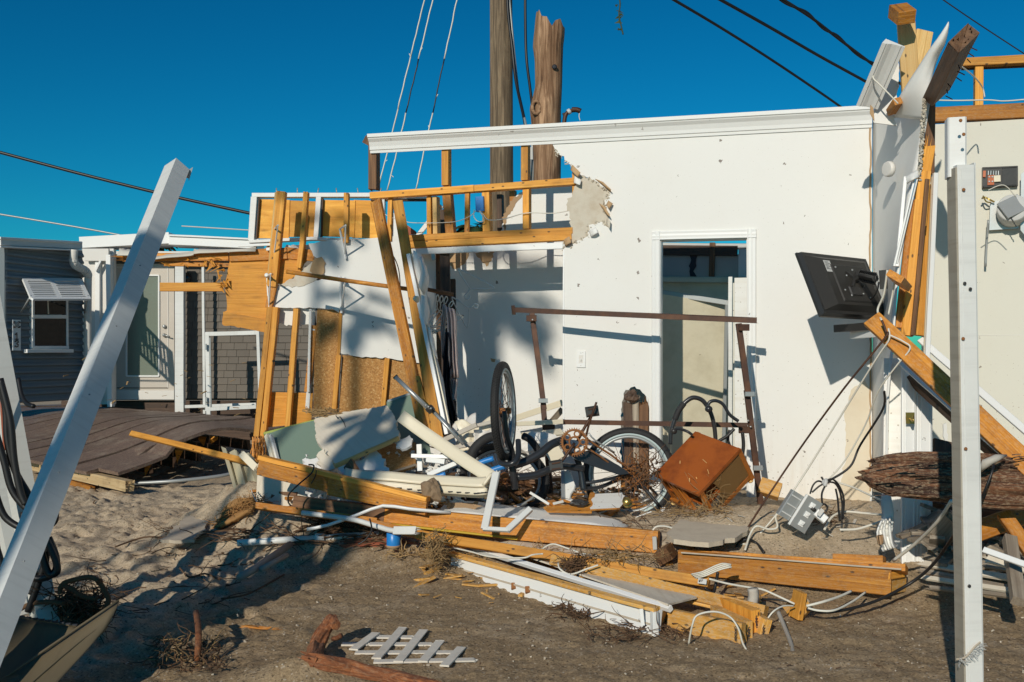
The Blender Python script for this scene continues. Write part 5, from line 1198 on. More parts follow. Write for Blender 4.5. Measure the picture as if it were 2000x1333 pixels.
# long amber beam with knots
t = thing('long_beam', 'longest dark amber beam crossing the middle of the debris, full of nail holes', 'beam', P(900, 1040, 6.9))
plk(None, 570, 986, 7.15, 750, 1010, 6.98, 36, .09, M_brown, parent=t, name='beam_board', jag=(.02, 0))
plk(None, 745, 1010, 6.99, 1284, 1060, 6.42, 41, .09, M_beam, parent=t, name='beam_board', n=9)
plk(None, 572, 1003, 7.1, 1010, 1053, 6.66, 4, .05, M_yellow, parent=t, name='edge_tape', n=6)
plk(None, 640, 977, 7.2, 750, 989, 7.06, 3, .05, M_dark, parent=t, name='edge_strip')
plk(None, 1278, 1049, 6.40, 1280, 1074, 6.40, 8, .02, M_label, parent=t, name='tag_strip')
plk('short amber block at the right end of the longest beam', 1312, 1065, 6.5, 1355, 1066, 6.42, 36, .12, M_beam, name='timber_block', cat='timber')
plk('small grey brown block wedged under the right end of the longest beam', 1282, 1096, 6.25, 1308, 1082, 6.2, 26, .10, M_brown, name='timber_block', cat='timber', face=(.3, -1, .3))
plk('pale stub of timber behind the short amber block', 1284, 1055, 6.55, 1318, 1058, 6.5, 32, .08, M_grayw, name='timber_block', cat='timber')
# right double beam
t = thing('stacked_beam', 'thick double amber beam lying at the right with a small block on its end', 'beam', P(1560, 1130, 5.9))
plk(None, 1324, 1098, 6.15, 1740, 1140, 5.60, 47, .04, M_beam, parent=t, name='beam_board', face=(-.12, -1, 0), n=7, ch=.004)
plk(None, 1352, 1080, 6.2, 1768, 1109, 5.62, 14, .13, M_beam, parent=t, name='edge_board', face=(-.12, -1, .35), n=7)
plk(None, 1735, 1141, 5.63, 1770, 1134, 5.78, 44, .06, M_pineS, parent=t, name='end_board', face=(.3, -1, 0))
plk(None, 1738, 1126, 5.60, 1768, 1121, 5.72, 14, .04, M_pine, parent=t, name='end_board', face=(.25, -1, 0))
plk(None, 1330, 1080, 6.1, 1760, 1112, 5.57, 3, .02, M_concrete, parent=t, name='sand_line', face=(-.1, -1, .3))
plk('small amber block with black print on the end of the thick double beam', 1626, 1090, 5.9, 1724, 1094, 5.75, 18, .09, M_beam, name='timber_block', cat='timber', face=(-.1, -1, .3))
# 2x4s
plk('thin pine batten at the lower left edge of the pile below the cream block', 498, 987, 7.15, 735, 1018, 6.8, 13, .06, M_pineD, name='batten', cat='batten', face=(0, -1, .4), n=5)
plk('pine batten in the shade right of the white pipe end, under the longest beam', 700, 1016, 6.85, 905, 1064, 6.5, 16, .05, M_pineD, name='batten', cat='batten', face=(0, -1, .3), n=5, jag=(0, .04))
t = thing('stamped_batten', 'long pine batten with a printed sticker at its right end, above the white panel', 'batten', P(1100, 1100, 6.0))
plk(None, 812, 1043, 6.62, 1383, 1137, 5.72, 19, .05, M_pine, parent=t, name='batten_board', face=(0, -1, .35), n=9, bow=.01)
plk(None, 1363, 1134, 5.71, 1380, 1136.5, 5.69, 10, .003, M_label, parent=t, name='sticker', face=(0, -1, .3), ch=.0005)
for k in range(6): plk(None, 1365+k*2.5, 1132, 5.70, 1365+k*2.5, 1137, 5.70, 1.0, .002, M_ink, parent=t, name='sticker_print', face=(0, -1, .3), ch=.0002)
t = thing('lower_batten', 'long pine batten with a blue stamp on its right end, just above the corrugated sheet', 'batten', P(1280, 1150, 5.7))
plk(None, 1075, 1092, 6.1, 1492, 1195, 5.28, 23, .06, M_pineS, parent=t, name='batten_board', face=(0, -1, .25), n=8)
def stamp(x, y, d, parent, s=1.0, vert=False, n=7):
    r = random.Random(x); m = MB()
    for k in range(n):
        a, b = (x+(k-n/2)*3.0*s, y+(k-n/2)*.5) if not vert else (x+r.uniform(-1, 1), y+(k-n/2)*3.2*s)
        pts = [P(a+2.1*s*math.cos(q), b+2.6*s*math.sin(q)*(1 if k % 2 else 1.4), d) for q in (0.3, 1.3, 2.4, 3.4, 4.4, 5.3)]
        m.tube(pts, .0016, 4)
    return m.build('stamp_print', M_ink, parent)
stamp(1475, 1190, 5.24, t); t2 = t
t = thing('end_stack', 'short sandy timber stub in front of the fanned board ends, looped by a white wire', 'timber', P(1380, 1240, 5.1))
plk(None, 1302, 1212, 5.25, 1447, 1242, 4.98, 46, .05, M_pineS, parent=t, name='timber_board', face=(-.1, -1, .1), n=4)
plk(None, 1298, 1192, 5.35, 1452, 1222, 5.0, 9, .09, M_pineS, parent=t, name='timber_board', face=(0, -.3, 1), n=4)
stamp(1437, 1240, 4.975, t, 1.0, True, 8)
for k, (x, y, dd, lb, wv) in enumerate(((1463, 1238, 5.08, 'first upright board end right of the sandy stub, stamped in black', 17), (1478, 1216, 5.15, 'second fanned board end with a dark blue stamp, behind the first', 20), (1492, 1235, 5.12, 'rightmost fanned board end, tilted outwards with a pale sticker', 20))):
    t = thing('board_end', lb, 'board', P(x, y+30, dd), 'fanned board ends')
    tl = (0, -1, 9)[k]
    a, b = P(x-tl*.4, y+22, dd), P(x+tl, y-24, dd); board('board_piece', a, b, wv*dd/F, .35, M_pineS if k != 1 else M_pine, t, (.35, -1, 0)); stamp(x, y, dd-.01, t, .9, True, 7)
plk('brown board edge under the lower batten, leading to the fanned ends', 1100, 1118, 6.0, 1470, 1205, 5.3, 6, .10, M_pineS, name='board', cat='board', face=(0, -1, .1), n=6)
plk('stub of pine between the white panel end and the sandy stub', 1286, 1216, 5.2, 1304, 1214, 5.3, 44, .05, M_pineS, name='timber_block', cat='timber', face=(0, -1, 0))
t = thing('threaded_block', 'small square sawn block threaded on white wires right of the board ends', 'timber', P(1560, 1210, 5.3))
plk(None, 1540, 1203, 5.45, 1566, 1176, 5.35, 40, .04, M_pineS, parent=t, name='block', face=(-.6, -1, .35)); plk(None, 1563, 1212, 5.32, 1572, 1160, 5.32, 12, .09, M_pine, parent=t, name='block_face', face=(.3, -1, 0))
# long thin pole to the left
plk('long thin pine batten pointing left out over the deck gap', 253, 845, 8.7, 500, 906, 7.8, 11, .045, M_pine, name='batten', cat='batten', face=(0, -1, .4), n=7, bow=.012, jag=(.02, 0))
# sawn block between white sheet and double beam etc.
plk('broken dark chip of wood standing in the foam fragments', 678, 905, 7.3, 694, 930, 7.2, 24, .03, M_brown, name='wood_chip', cat='wood chip', face=(-.6, -1, .3), jag=(0, .03))

# ================================================================ WHITE PANEL / DOOR lying
t = thing('fallen_white_panel', 'long white panelled door edge lying in the sand in front of the battens', 'door', P(1080, 1190, 5.8))
a0, a1 = P(880, 1104, 6.55), P(1283, 1218, 5.10)
board('panel_face', a0, a1, .14, .03, M_wallT, t, (-.12, -1, .12), n=8)
board('panel_groove', a0+V((0, -.012, -.006)), a1+V((0, -.012, -.012)), .010, .004, M_concrete, t, (-.12, -1, .12), n=6)
board('panel_top', a0+V((.0, .02, .082)), a1+V((0, .0, .082)), .05, .02, M_pineS, t, (0, -.25, 1), n=8)
board('panel_lip', P(920, 1066, 6.6), P(1308, 1185, 5.20), .03, .03, M_wallT, t, (0, -.7, .8), n=8)
board('end_stile', P(1281, 1196, 5.08), P(1282, 1240, 5.08), .03, .05, M_wallT, t, (.2, -1, 0)); board('raised_field', P(1252, 1190, 5.13), P(1256, 1222, 5.13), .02, .006, M_wallT, t, (-.1, -1, .1))
for x, y in ((1003, 1145), (1030, 1152)): board('hinge_mortise', P(x, y-7, 6.02-(x-1003)*.004), P(x, y+5, 6.0-(x-1003)*.004), .03, .03, M_rusty, t, (-.1, -1, .1))
rows = []
for k in range(9):
    s = k/8; y0 = 1062+s*118; rows.append([P(960+s*345+j*(22-s*8), 1062+s*118-j*(3.5), 6.6-s*1.4+j*.07+(.012 if j % 2 else 0)) for j in range(5)])
tag(grid('corrugated_sheet', rows, .01, M_board, sub=2, smooth=False), 'sandy corrugated sheet lying between the white panel and the lower batten', 'sheet')
# white sheet behind the long beam
rows = [[P(x, y, d) for x, y, d in q] for q in ([(880, 978, 7.3), (960, 985, 7.25), (1060, 994, 7.15), (1180, 1003, 7.05), (1228, 1026, 6.9)], [(850, 1000, 7.0), (960, 1008, 6.9), (1060, 1017, 6.8), (1180, 1030, 6.65), (1222, 1036, 6.6)])]
tag(grid('white_sheet', rows, .012, M_wall, sub=4, rough=.02), 'bowed white wallboard sheet lying behind the longest beam', 'sheet')
plk('pale curved cardboard scrap on the white sheet right of the rock', 870, 985, 7.1, 935, 985, 7.1, 20, .008, M_cardb, name='cardboard_scrap', cat='cardboard', face=(0, -.6, 1), jag=(.03, .04), bow=-.03)
for k, (x, y, w_) in enumerate(((893, 978, 14), (850, 968, 12))):
    plk(('small torn white scrap above the cardboard', 'pale scrap behind the rock')[k], x-12, y, 7.2, x+20, y+6, 7.2, w_, .008, M_wall, name='scrap', cat='scrap', face=(0, -.5, 1), jag=(.03, .03))
# bent white metal channel on the sheet
t = thing('bent_channel', 'white metal channel bent in a V shape standing on the longest beam', 'channel', P(950, 1035, 6.6))
plk(None, 969, 920, 6.75, 945, 1032, 6.55, 16, .02, M_pvc, parent=t, name='channel_arm', face=(-.6, -1, .2), jag=(.01, 0), bow=.01)
plk(None, 975, 925, 6.78, 952, 1032, 6.57, 6, .03, M_pvcg, parent=t, name='channel_side', face=(.8, -1, .2))
plk(None, 943, 1031, 6.55, 992, 1034, 6.5, 8, .03, M_pvc, parent=t, name='channel_web', face=(0, -.8, .5)); plk(None, 990, 1034, 6.5, 1036, 992, 6.6, 12, .03, M_pvc, parent=t, name='channel_arm', face=(-.3, -1, .6))
# white U strip (bent pipe trim) over the long beam: left end dark
tag(cable('bent_trim', [P(600, 1034, 6.85), P(640, 1026, 6.85), P(700, 1005, 6.85), P(748, 988, 6.86), P(800, 994, 6.8), P(880, 1002, 6.85)], .014, M_wallT, k=2, seg=4), 'thin white trim strip bent upwards over the longest beam', 'trim')
tag(cable('white_pipe', [P(590, 1002, 6.95), P(640, 1008, 6.9), P(690, 1015, 6.8), P(735, 1028, 6.7), P(770, 1037, 6.6), P(800, 1037, 6.55), P(810, 1034, 6.5)], [.022]*1+[.024], M_pvc, k=5, seg=8) if False else cable('white_pipe', [P(590, 1002, 6.95), P(640, 1008, 6.9), P(690, 1015, 6.8), P(735, 1028, 6.7), P(770, 1037, 6.6), P(812, 1036, 6.5)], .018, M_pvc, seg=8), 'white pipe snaking along the lower edge of the longest beam', 'pipe')
plk('white pointed plastic end of the pipe by the blue can', 768, 1036, 6.52, 812, 1036, 6.45, 16, .02, M_pvc, name='plastic_end', cat='plastic', face=(0, -1, .4), jag=(0, .04))
t = thing('pvc_pipe', 'straight white pipe lying on the sand with a coupling, left of the blue can', 'pipe', P(600, 1062, 6.9))
MB().tube([P(464, 1061, 6.95), P(622, 1051, 7.0)], .024, 10).build('pipe', M_pvc, t, True); MB().tube([P(628, 1051, 7.0), P(740, 1043, 7.05)], .022, 10).build('pipe', M_pvc, t, True); MB().tube([P(616, 1051.5, 7.0), P(634, 1050.5, 7.0)], .032, 10).build('coupling', M_pvc, t, True)
tag(cable('grey_pipe', [P(467, 1128, 5.95), P(500, 1112, 6.15), P(565, 1064, 6.75)], [.017, .03], M_pvcg, k=1, seg=10) if False else MB().tube([P(468, 1128, 6.0), P(500, 1110, 6.2), P(566, 1064, 6.8)], .024, 10).build('grey_pipe', M_pvcg, None, True), 'sandy grey pipe half buried at the edge of the shadow', 'pipe')
tag(MB().tube([P(510, 1112, 6.15), P(560, 1085, 6.5)], .018, 8).build('grey_pipe', M_pvcg, None, True), 'short darker pipe beside the half buried grey one', 'pipe')
cn = thing('blue_can', 'small blue plastic can standing under the end of the white pipe', 'can', P(769, 1068, 6.75))
lathe('can_body', [(.046, 0), (.048, .01), (.048, .095), (.04, .10)], Matrix.Translation(P(769, 1068, 6.72)), M_blue, cn, 20); lathe('can_rim', [(.05, -.004), (.051, .01), (.05, .012)], Matrix.Translation(P(769, 1068, 6.72)), M_cardb, cn, 20)
for k, (pp) in enumerate(([(722, 1013), (726, 1035), (716, 1052), (706, 1060), (700, 1063)], [(720, 1013), (728, 1014)])):
    if k == 0: tag(cable('wire', [P(x, y, 6.6) for x, y in pp], .006, M_cblk), 'thin black wire hooked over the white pipe', 'wire')
tag(cable('wire', [P(603, 908, 7.0), P(613, 910, 6.98), P(608, 925, 6.95), P(585, 945, 6.95), P(565, 965, 6.95), P(563, 980, 6.95), P(568, 988, 6.95)], .006, M_cblk), 'black wire hooked over the upper double beam', 'wire')
tag(cable('wire', [P(618, 918, 7.0), P(616, 930, 7.0), P(608, 945, 7.0)], .004, M_cblk), 'short thin wire on the face of the upper double beam', 'wire')
tag(cable('wire', [P(490, 955, 7.5), P(500, 978, 7.3), P(508, 984, 7.2), P(520, 990, 7.2)], .006, M_cwht), 'thin pale wire at the left tip of the pile', 'wire')

# ================================================================ DEBRIS: panels at left
a = poly3('beige_panel', [P(498, 985, 7.7), P(430, 872, 8.25), P(440, 874, 8.2)], .01, M_beige) if False else None
rows = []
for s in (0, .5, 1):
    top = [(432, 872), (441, 876), (446, 885), (458, 878), (462, 880), (470, 888), (486, 884), (498, 896)]; bot = [(464, 978), (470, 980), (474, 980), (482, 976), (487, 974), (492, 974), (499, 965), (507, 962)]
    rows.append([P(tx+(bx-tx)*s, ty+(by-ty)*s, 8.05-.25*s+(.03 if i in (2, 5) else 0)) for i, ((tx, ty), (bx, by)) in enumerate(zip(top, bot))])
tag(grid('beige_panel', rows, .008, M_beige, smooth=False), 'ribbed beige metal panel standing on the sand at the left tip of the pile', 'panel')
plk('small pale strip leaning across the top of the ribbed beige panel', 470, 885, 7.8, 500, 915, 7.7, 14, .01, M_cream, name='strip', cat='strip', face=(0, -1, .2), jag=(.02, .02))
# splintered foot of stud
m_ = MB(); r = random.Random(5)
for k in range(46):
    c = P(r.uniform(494, 520), r.uniform(850, 885), 8.9+r.uniform(-.3, .1)); m_.tube([c, c+V((r.uniform(-.03, .03), r.uniform(-.05, .02), -r.uniform(.05, .25)))], r.uniform(.003, .008), 4)
tag(m_.build('splintered_foot', M_pineD), 'splintered orange wood fibres under the foot of the left stud', 'splinters')
# green panels
tag(poly3('green_panel', [P(516, 846, 8.4), P(700, 800, 8.7), P(700, 930, 7.9), P(560, 925, 7.9), P(540, 915, 8.0)], .012, M_green, jag=(2,)), 'green wallboard panel leaning low at the left of the pile', 'panel')
plk('white top edge of the left green panel', 516, 847, 8.38, 622, 820, 8.6, 5, .03, M_wall, name='edge_strip', cat='trim', face=(0, -1, .3))
plk('yellow green side edge of the left green panel', 518, 850, 8.3, 537, 920, 7.95, 9, .03, M_cream, name='edge_strip', cat='trim', face=(-.5, -1, 0))
bpy.data.objects['edge_strip.001'].data.materials[0] = paint('yellow_green_edge', (.42, .50, .12), .6)
plk('white side edge beside the yellow green one', 527, 850, 8.29, 546, 922, 7.94, 5, .03, M_wall, name='edge_strip', cat='trim', face=(-.5, -1, 0))
tag(poly3('green_panel', [P(755, 785, 8.5), P(822, 762, 8.55), P(845, 905, 7.7), P(800, 905, 7.7), P(760, 880, 7.9)], .012, M_green), 'darker green panel in shade behind the leaning studs', 'panel')
plk('grey top edge of the shaded green panel', 757, 784, 8.48, 822, 762, 8.53, 5, .02, M_gray, name='edge_strip', cat='trim')
# big cream ribbed board
t = thing('insulation_board', 'large thick cream board with a ragged edge leaning in the middle of the pile', 'board', P(720, 910, 7.6))
pts = [P(660, 898, 7.45), P(616, 812, 8.0), P(640, 800, 8.0), P(700, 790, 8.05), P(752, 778, 8.1), P(766, 800, 8.0), P(776, 845, 7.75), P(792, 856, 7.6)]
c0, c1, c2 = P(655, 905, 7.35), P(778, 850, 7.55), P(616, 812, 8.05)
poly3('board_sheet', [c0, P(780, 850, 7.55), P(772, 800, 7.86), P(750, 780, 8.03), P(690, 792, 8.05), P(640, 800, 8.07), P(616, 812, 8.05), P(622, 860, 7.75), P(628, 890, 7.5)][0:1]+[P(780, 850, 7.55), P(768, 806, 7.86), P(752, 780, 8.03), P(690, 792, 8.07), P(640, 802, 8.10), P(614, 814, 8.12), P(618, 860, 7.75)], .035, M_board, t, jag=(1, 2, 3, 4, 5, 6, 7), amp=.005, step=.022, edge=M_board)
board('board_edge', P(655, 912, 7.33), P(780, 857, 7.52), .032, .05, M_pineP, t, (0, -1, -.3), n=4)
for k, pp in enumerate(([(656, 812), (660, 818), (664, 814), (672, 826), (676, 838)], [(673, 838), (680, 846), (678, 852), (684, 862)], [(700, 842), (726, 850), (760, 836)])):
    MB().tube([P(x, y, 8.02-.0072*(y-812)) for x, y in pp], .0035, 4).build('crack', M_ink, t)
tag(poly3('plaster_scrap', [P(618, 890, 7.45), P(634, 876, 7.5), P(652, 905, 7.32), P(634, 912, 7.3), P(618, 904, 7.4)], .02, M_board, jag=(0, 1, 2, 3, 4), amp=.01), 'crumbled cream scrap hanging under the left corner of the large cream board', 'scrap')
m_ = MB(); r = random.Random(9)
for k in range(60):
    c = P(r.uniform(605, 665), r.uniform(800, 812), 8.1); m_.tube([c, c+V((r.uniform(-.1, .1), -.02, r.uniform(-.02, .03)))], .005, 3)
m_.build('wood_shavings', M_straw)['kind'] = 'stuff'
# white boards left: under beam
tag(poly3('white_block', [P(500, 978, 7.55), P(562, 990, 7.5), P(640, 988, 7.5), P(640, 940, 7.62), P(540, 915, 7.7), P(504, 905, 7.7)], .05, M_board, jag=(3,)), 'cream rigid block under the upper double beam', 'block')
tag(poly3('white_foam_sheet', [P(640, 990, 7.5), P(720, 1000, 7.4), P(740, 965, 7.5), P(640, 940, 7.6)], .03, M_foam, jag=(0, 1, 2, 3)), 'white crumbly foam sheet between the two left beams', 'foam')
foams = [([(590, 898), (640, 888), (665, 905), (700, 925), (690, 950), (600, 925)], 7.6, 'white foam chunk heaped left of the large cream board', M_foam),
         ([(690, 905), (735, 880), (760, 915), (765, 935), (700, 935)], 7.45, 'speckled white foam slab below the large cream board', M_foam),
         ([(655, 905), (690, 900), (700, 930), (672, 938)], 7.4, 'grimy white foam scrap between foam chunk and slab', M_foam)]
for q, d, lb, mt in foams: tag(poly3('foam_chunk', [P(x, y, d-(y-900)*.004) for x, y in q], .06, mt, jag=range(6), amp=.01, step=.03), lb, 'foam')
tag(poly3('chip_panel', [P(735, 878, 7.75), P(770, 862, 7.9), P(812, 868, 7.9), P(812, 905, 7.5), P(765, 922, 7.4)], .02, M_osb), 'shaded brown chip panel right of the speckled foam slab', 'panel')
plk('pale edge strip of the shaded chip panel', 762, 924, 7.38, 812, 908, 7.48, 5, .03, M_grayw, name='edge_strip', cat='trim')
tag(poly3('plaster_scrap', [P(770, 862, 7.55), P(800, 850, 7.6), P(805, 875, 7.5), P(785, 878, 7.45)], .02, M_foam, jag=(0, 1, 2, 3), amp=.01), 'pale scrap lying on the shaded chip panel', 'scrap')
# cream vinyl channel bent in a hairpin
t = thing('bent_cream_channel', 'long cream vinyl channel bent back like a hairpin in the pile', 'channel', P(950, 965, 7.1))
def strip(name, pts, off, wv, th, mat, sub=3):
    rows = [[p, p+off] for p in pts]; return grid(name, rows, th, mat, t, sub=sub)
up = [P(775, 822, 7.45), P(820, 855, 7.35), P(875, 893, 7.15), P(915, 920, 7.0), P(945, 938, 6.9), P(952, 946, 6.85), P(945, 950, 6.8)]
strip('upper_arm', up, V((.055, .02, .075)), 0, .02, M_cream)
lo = [P(952, 948, 6.85), P(930, 950, 6.86), P(880, 947, 6.95), P(820, 944, 7.05), P(760, 938, 7.1), P(690, 934, 7.15), P(672, 930, 7.16)]
strip('lower_arm', lo, V((0, .06, .055)), 0, .02, M_cream)
lo2 = [p+V((0, .0, -.012)) for p in lo]; rows = [[p, p+V((0, -.01, -.05))] for p in lo2[:-1]]; grid('nailing_flange', rows, .006, M_cream, t, sub=3)
rows = [[p+V((.01, .12, -.04)), p+V((.01, .11, -.085))] for p in lo2[:4]]; grid('nailing_flange', rows, .006, M_cream, t, sub=3)
m_ = MB()
for k in range(15):
    s = k/15*5; i = int(s); p = lo2[i].lerp(lo2[i+1], s-i)+V((0, -.014, -.035)); m_.box(p, .035, .006, .007)
m_.build('nail_slots', M_ink, t)
tag(poly3('fallen_strip', [P(925, 925, 7.0), P(915, 915, 7.05), P(945, 925, 7.0), P(962, 945, 6.9), P(958, 955, 6.85)], .01, M_cream, jag=(0, 1, 2)), 'crumpled cream vinyl scrap at the tip of the hairpin channel', 'scrap')
# white window frame bits
for k, (x1, y1, x2, y2, d, w_, lb) in enumerate(((818, 868, 820, 920, 7.5, 10, 'upright white window frame piece left of the hairpin bend'), (803, 890, 905, 893, 7.4, 8, 'white pointed strip lying level behind the hairpin channel'), (835, 928, 890, 905, 7.3, 9, 'white slat slanting up behind the hairpin channel'), (832, 898, 868, 902, 7.35, 10, 'short beige slat behind the hairpin channel'),
                                               (862, 862, 930, 830, 7.6, 9, 'sandy white bar rising to the right under the closet'), (862, 862, 866, 880, 7.6, 7, 'short sandy bar joined to the rising one'), (866, 878, 930, 866, 7.5, 8, 'sandy white bar lying left of the black tyre'), (928, 832, 975, 820, 7.65, 7, 'sandy bar behind the upright wheel'))):
    plk(lb, x1, y1, d, x2, y2, d-.05, w_, .03, M_whsand if k > 3 else M_wallT, name='frame_piece', cat='frame piece', face=(0, -1, .2), jag=(0, .03) if k == 1 else (0, 0))
t = thing('telescopic_rod', 'grey telescopic metal rod with a black clamp crossing the leaning studs', 'rod', P(840, 800, 7.3))
MB().tube([P(773, 737, 7.45), P(838, 800, 7.35)], .017, 8).build('outer_tube', M_gal, t, True); MB().tube([P(838, 795, 7.35), P(905, 868, 7.25)], .012, 8).build('inner_tube', M_gal, t, True)
lathe('clamp', [(.028, 0), (.032, .02), (.028, .05)], frameM(P(836, 795, 7.33), (.65, 0, -.7)), M_black, t, 12); lathe('end_plug', [(.02, 0), (.02, .02)], frameM(P(771, 735, 7.46), (.65, 0, -.7)), M_black, t, 10)
for k in range(3): lathe('clamp_screw', [(.008, 0), (.008, .01)], frameM(P(832+k*5, 792+k*3, 7.3), (0, -1, 0)), M_gal, t, 8)
# crumpled paper under the closet
for k, (x, y, d, s, lb) in enumerate(((925, 845, 7.7, .16, 'crumpled cream vinyl flap under the closet wall'), (950, 848, 7.6, .12, 'crumpled pale paper beside the upright wheel'), (905, 838, 7.8, .10, 'small crumpled scrap at the closet corner'))):
    r = random.Random(k); rows = [[P(x, y, d)+V(((i-2)*s*.45, (j-1.5)*.05+r.uniform(-.03, .03), (j-1.5)*s*.35+(i-2)*s*.12+r.uniform(-.03, .03))) for i in range(5)] for j in range(4)]
    tag(grid('crumpled_sheet', rows, .006, M_house if k else M_cream, sub=4, rough=.05), lb, 'scrap')
def rock(name, c, s, mat, label, cat, seed=0, sq=(1, 1, 1), sub=3):
    bm = bmesh.new(); bmesh.ops.create_icosphere(bm, subdivisions=sub, radius=1)
    for v in bm.verts:
        p = v.co.copy(); q = 1+noise.noise(p*1.3+V((seed, 0, 0)))*.45+noise.noise(p*3.5+V((0, seed, 0)))*.22+noise.noise(p*9+V((0, seed, 0)))*.07
        v.co = V((p.x*q*s*sq[0], p.y*q*s*sq[1], p.z*q*s*sq[2]))
    me = bpy.data.meshes.new(name); bm.to_mesh(me); bm.free(); me.materials.append(mat)
    o = bpy.data.objects.new(name, me); COL.objects.link(o); o.matrix_basis = Matrix.Translation(c); return tag(o, label, cat)
rock('rock', P(842, 960, 6.95), .085, paint('brown_rock', (.26, .18, .11), .95, .5, 20, .5, (.13, .08, .05), .9, 0, dscale=9), 'brown cracked rock on the pile below the hairpin channel', 'rock', 3, (.85, .8, 1.05))
for k, (x, y, d, s, lb) in enumerate(((858, 930, 7.2, .03, 'blue plastic piece under the hairpin channel'), (950, 900, 7.2, .035, 'blue plastic cap among the roots left of the bicycle'), (972, 915, 7.1, .035, 'blue plastic tube end in front of the fallen tyre'), (823, 962, 7.15, .018, 'blue sliver left of the rock'))):
    tag(cable('blue_scrap', [P(x-14*s/.035, y+5, d), P(x, y, d), P(x+14*s/.035, y-4, d)], s*.6, M_blue, k=3, seg=8), lb, 'plastic')

# ================================================================ BED FRAME
t = thing('bed_frame', 'rusty brown steel bed frame standing on its side against the white wall', 'bed frame', P(1270, 985, 7.5))
def rail(name, x1, y1, d1, x2, y2, d2, s, m=M_rust):
    A, B = P(x1, y1, d1), P(x2, y2, d2); h = s/2
    return profile(name, A, B, [(-h, -.035), (-h, 0), (h, 0), (h, -.004), (-h+.005, -.004), (-h+.005, -.035)][::-1], m, t, (0, -1, 0))
def fd_(x): return 8.22+(7.45-8.22)*(x-1003)/475
rail('top_rail', 1003, 606, fd_(1003), 1478, 627, fd_(1478), .036); rail('lower_rail', 1068, 824, 8.0, 1460, 831, 7.42, .038)
board('rail_flange', P(1003, 601, fd_(1003)+.02), P(1478, 621, fd_(1478)+.02), .03, .004, M_rust, t, (0, -.2, 1), ch=.001)
for (x1, y1, d1, x2, y2, d2) in ((1039, 612, 8.12, 1063, 800, 8.02), (1061, 790, 8.03, 1077, 978, 7.9), (1443, 632, 7.5, 1462, 770, 7.43), (1459, 762, 7.44, 1487, 985, 7.35)):
    board('leg', P(x1, y1, d1), P(x2, y2, d2), .044, .028, M_rust, t, (0, -1, 0))
board('end_cap', P(1002, 597, fd_(1003)), P(1004, 615, fd_(1003)), .03, .06, M_rust, t, (0, -1, 0))
for (x, y, d) in ((1036, 622, 8.08), (1452, 640, 7.46), (1072, 836, 7.97), (1452, 840, 7.4)): board('corner_bracket', P(x-8, y, d), P(x+12, y, d), .05, .03, M_rust, t, (0, -1, 0))
for (x, y, d) in ((1058, 783, 7.98), (1462, 770, 7.38), (1478, 915, 7.32)): board('clamp', P(x-6, y, d), P(x+12, y, d), .035, .03, M_gal, t, (0, -1, 0))
for (x, y, d) in ((1066, 823, 7.96), (1461, 822, 7.38), (1466, 834, 7.38), (1040, 625, 8.05)): lathe('bolt', [(.008, 0), (.006, .006)], frameM(P(x, y, d), (0, -1, 0)), M_gal, t, 8)
# posts showing in the broken wall
for k, (x1, x2, y1, w_, m_, lb) in enumerate(((1226, 1231, 785, 19, M_dark, 'broken dark stud, leftmost of the three in the hole below the switch'), (1240, 1241, 774, 14, M_grayw, 'grey brown stud in the middle of the hole beside the door casing'), (1257, 1257, 782, 18, M_brown, 'brown stud nearest the door casing in the wall hole'))):
    tag(board('hole_stud', W(x2, 1000, .02), W(x1, y1, .02), w_*8.2/F, .09, m_, face=pw[1], jag=(0, .05)), lb, 'stud')
rock('plaster_lump', W(1234, 775, .05), .055, M_dark, 'dark torn insulation lump on top of the broken studs', 'insulation', 7, (1, .5, .9))

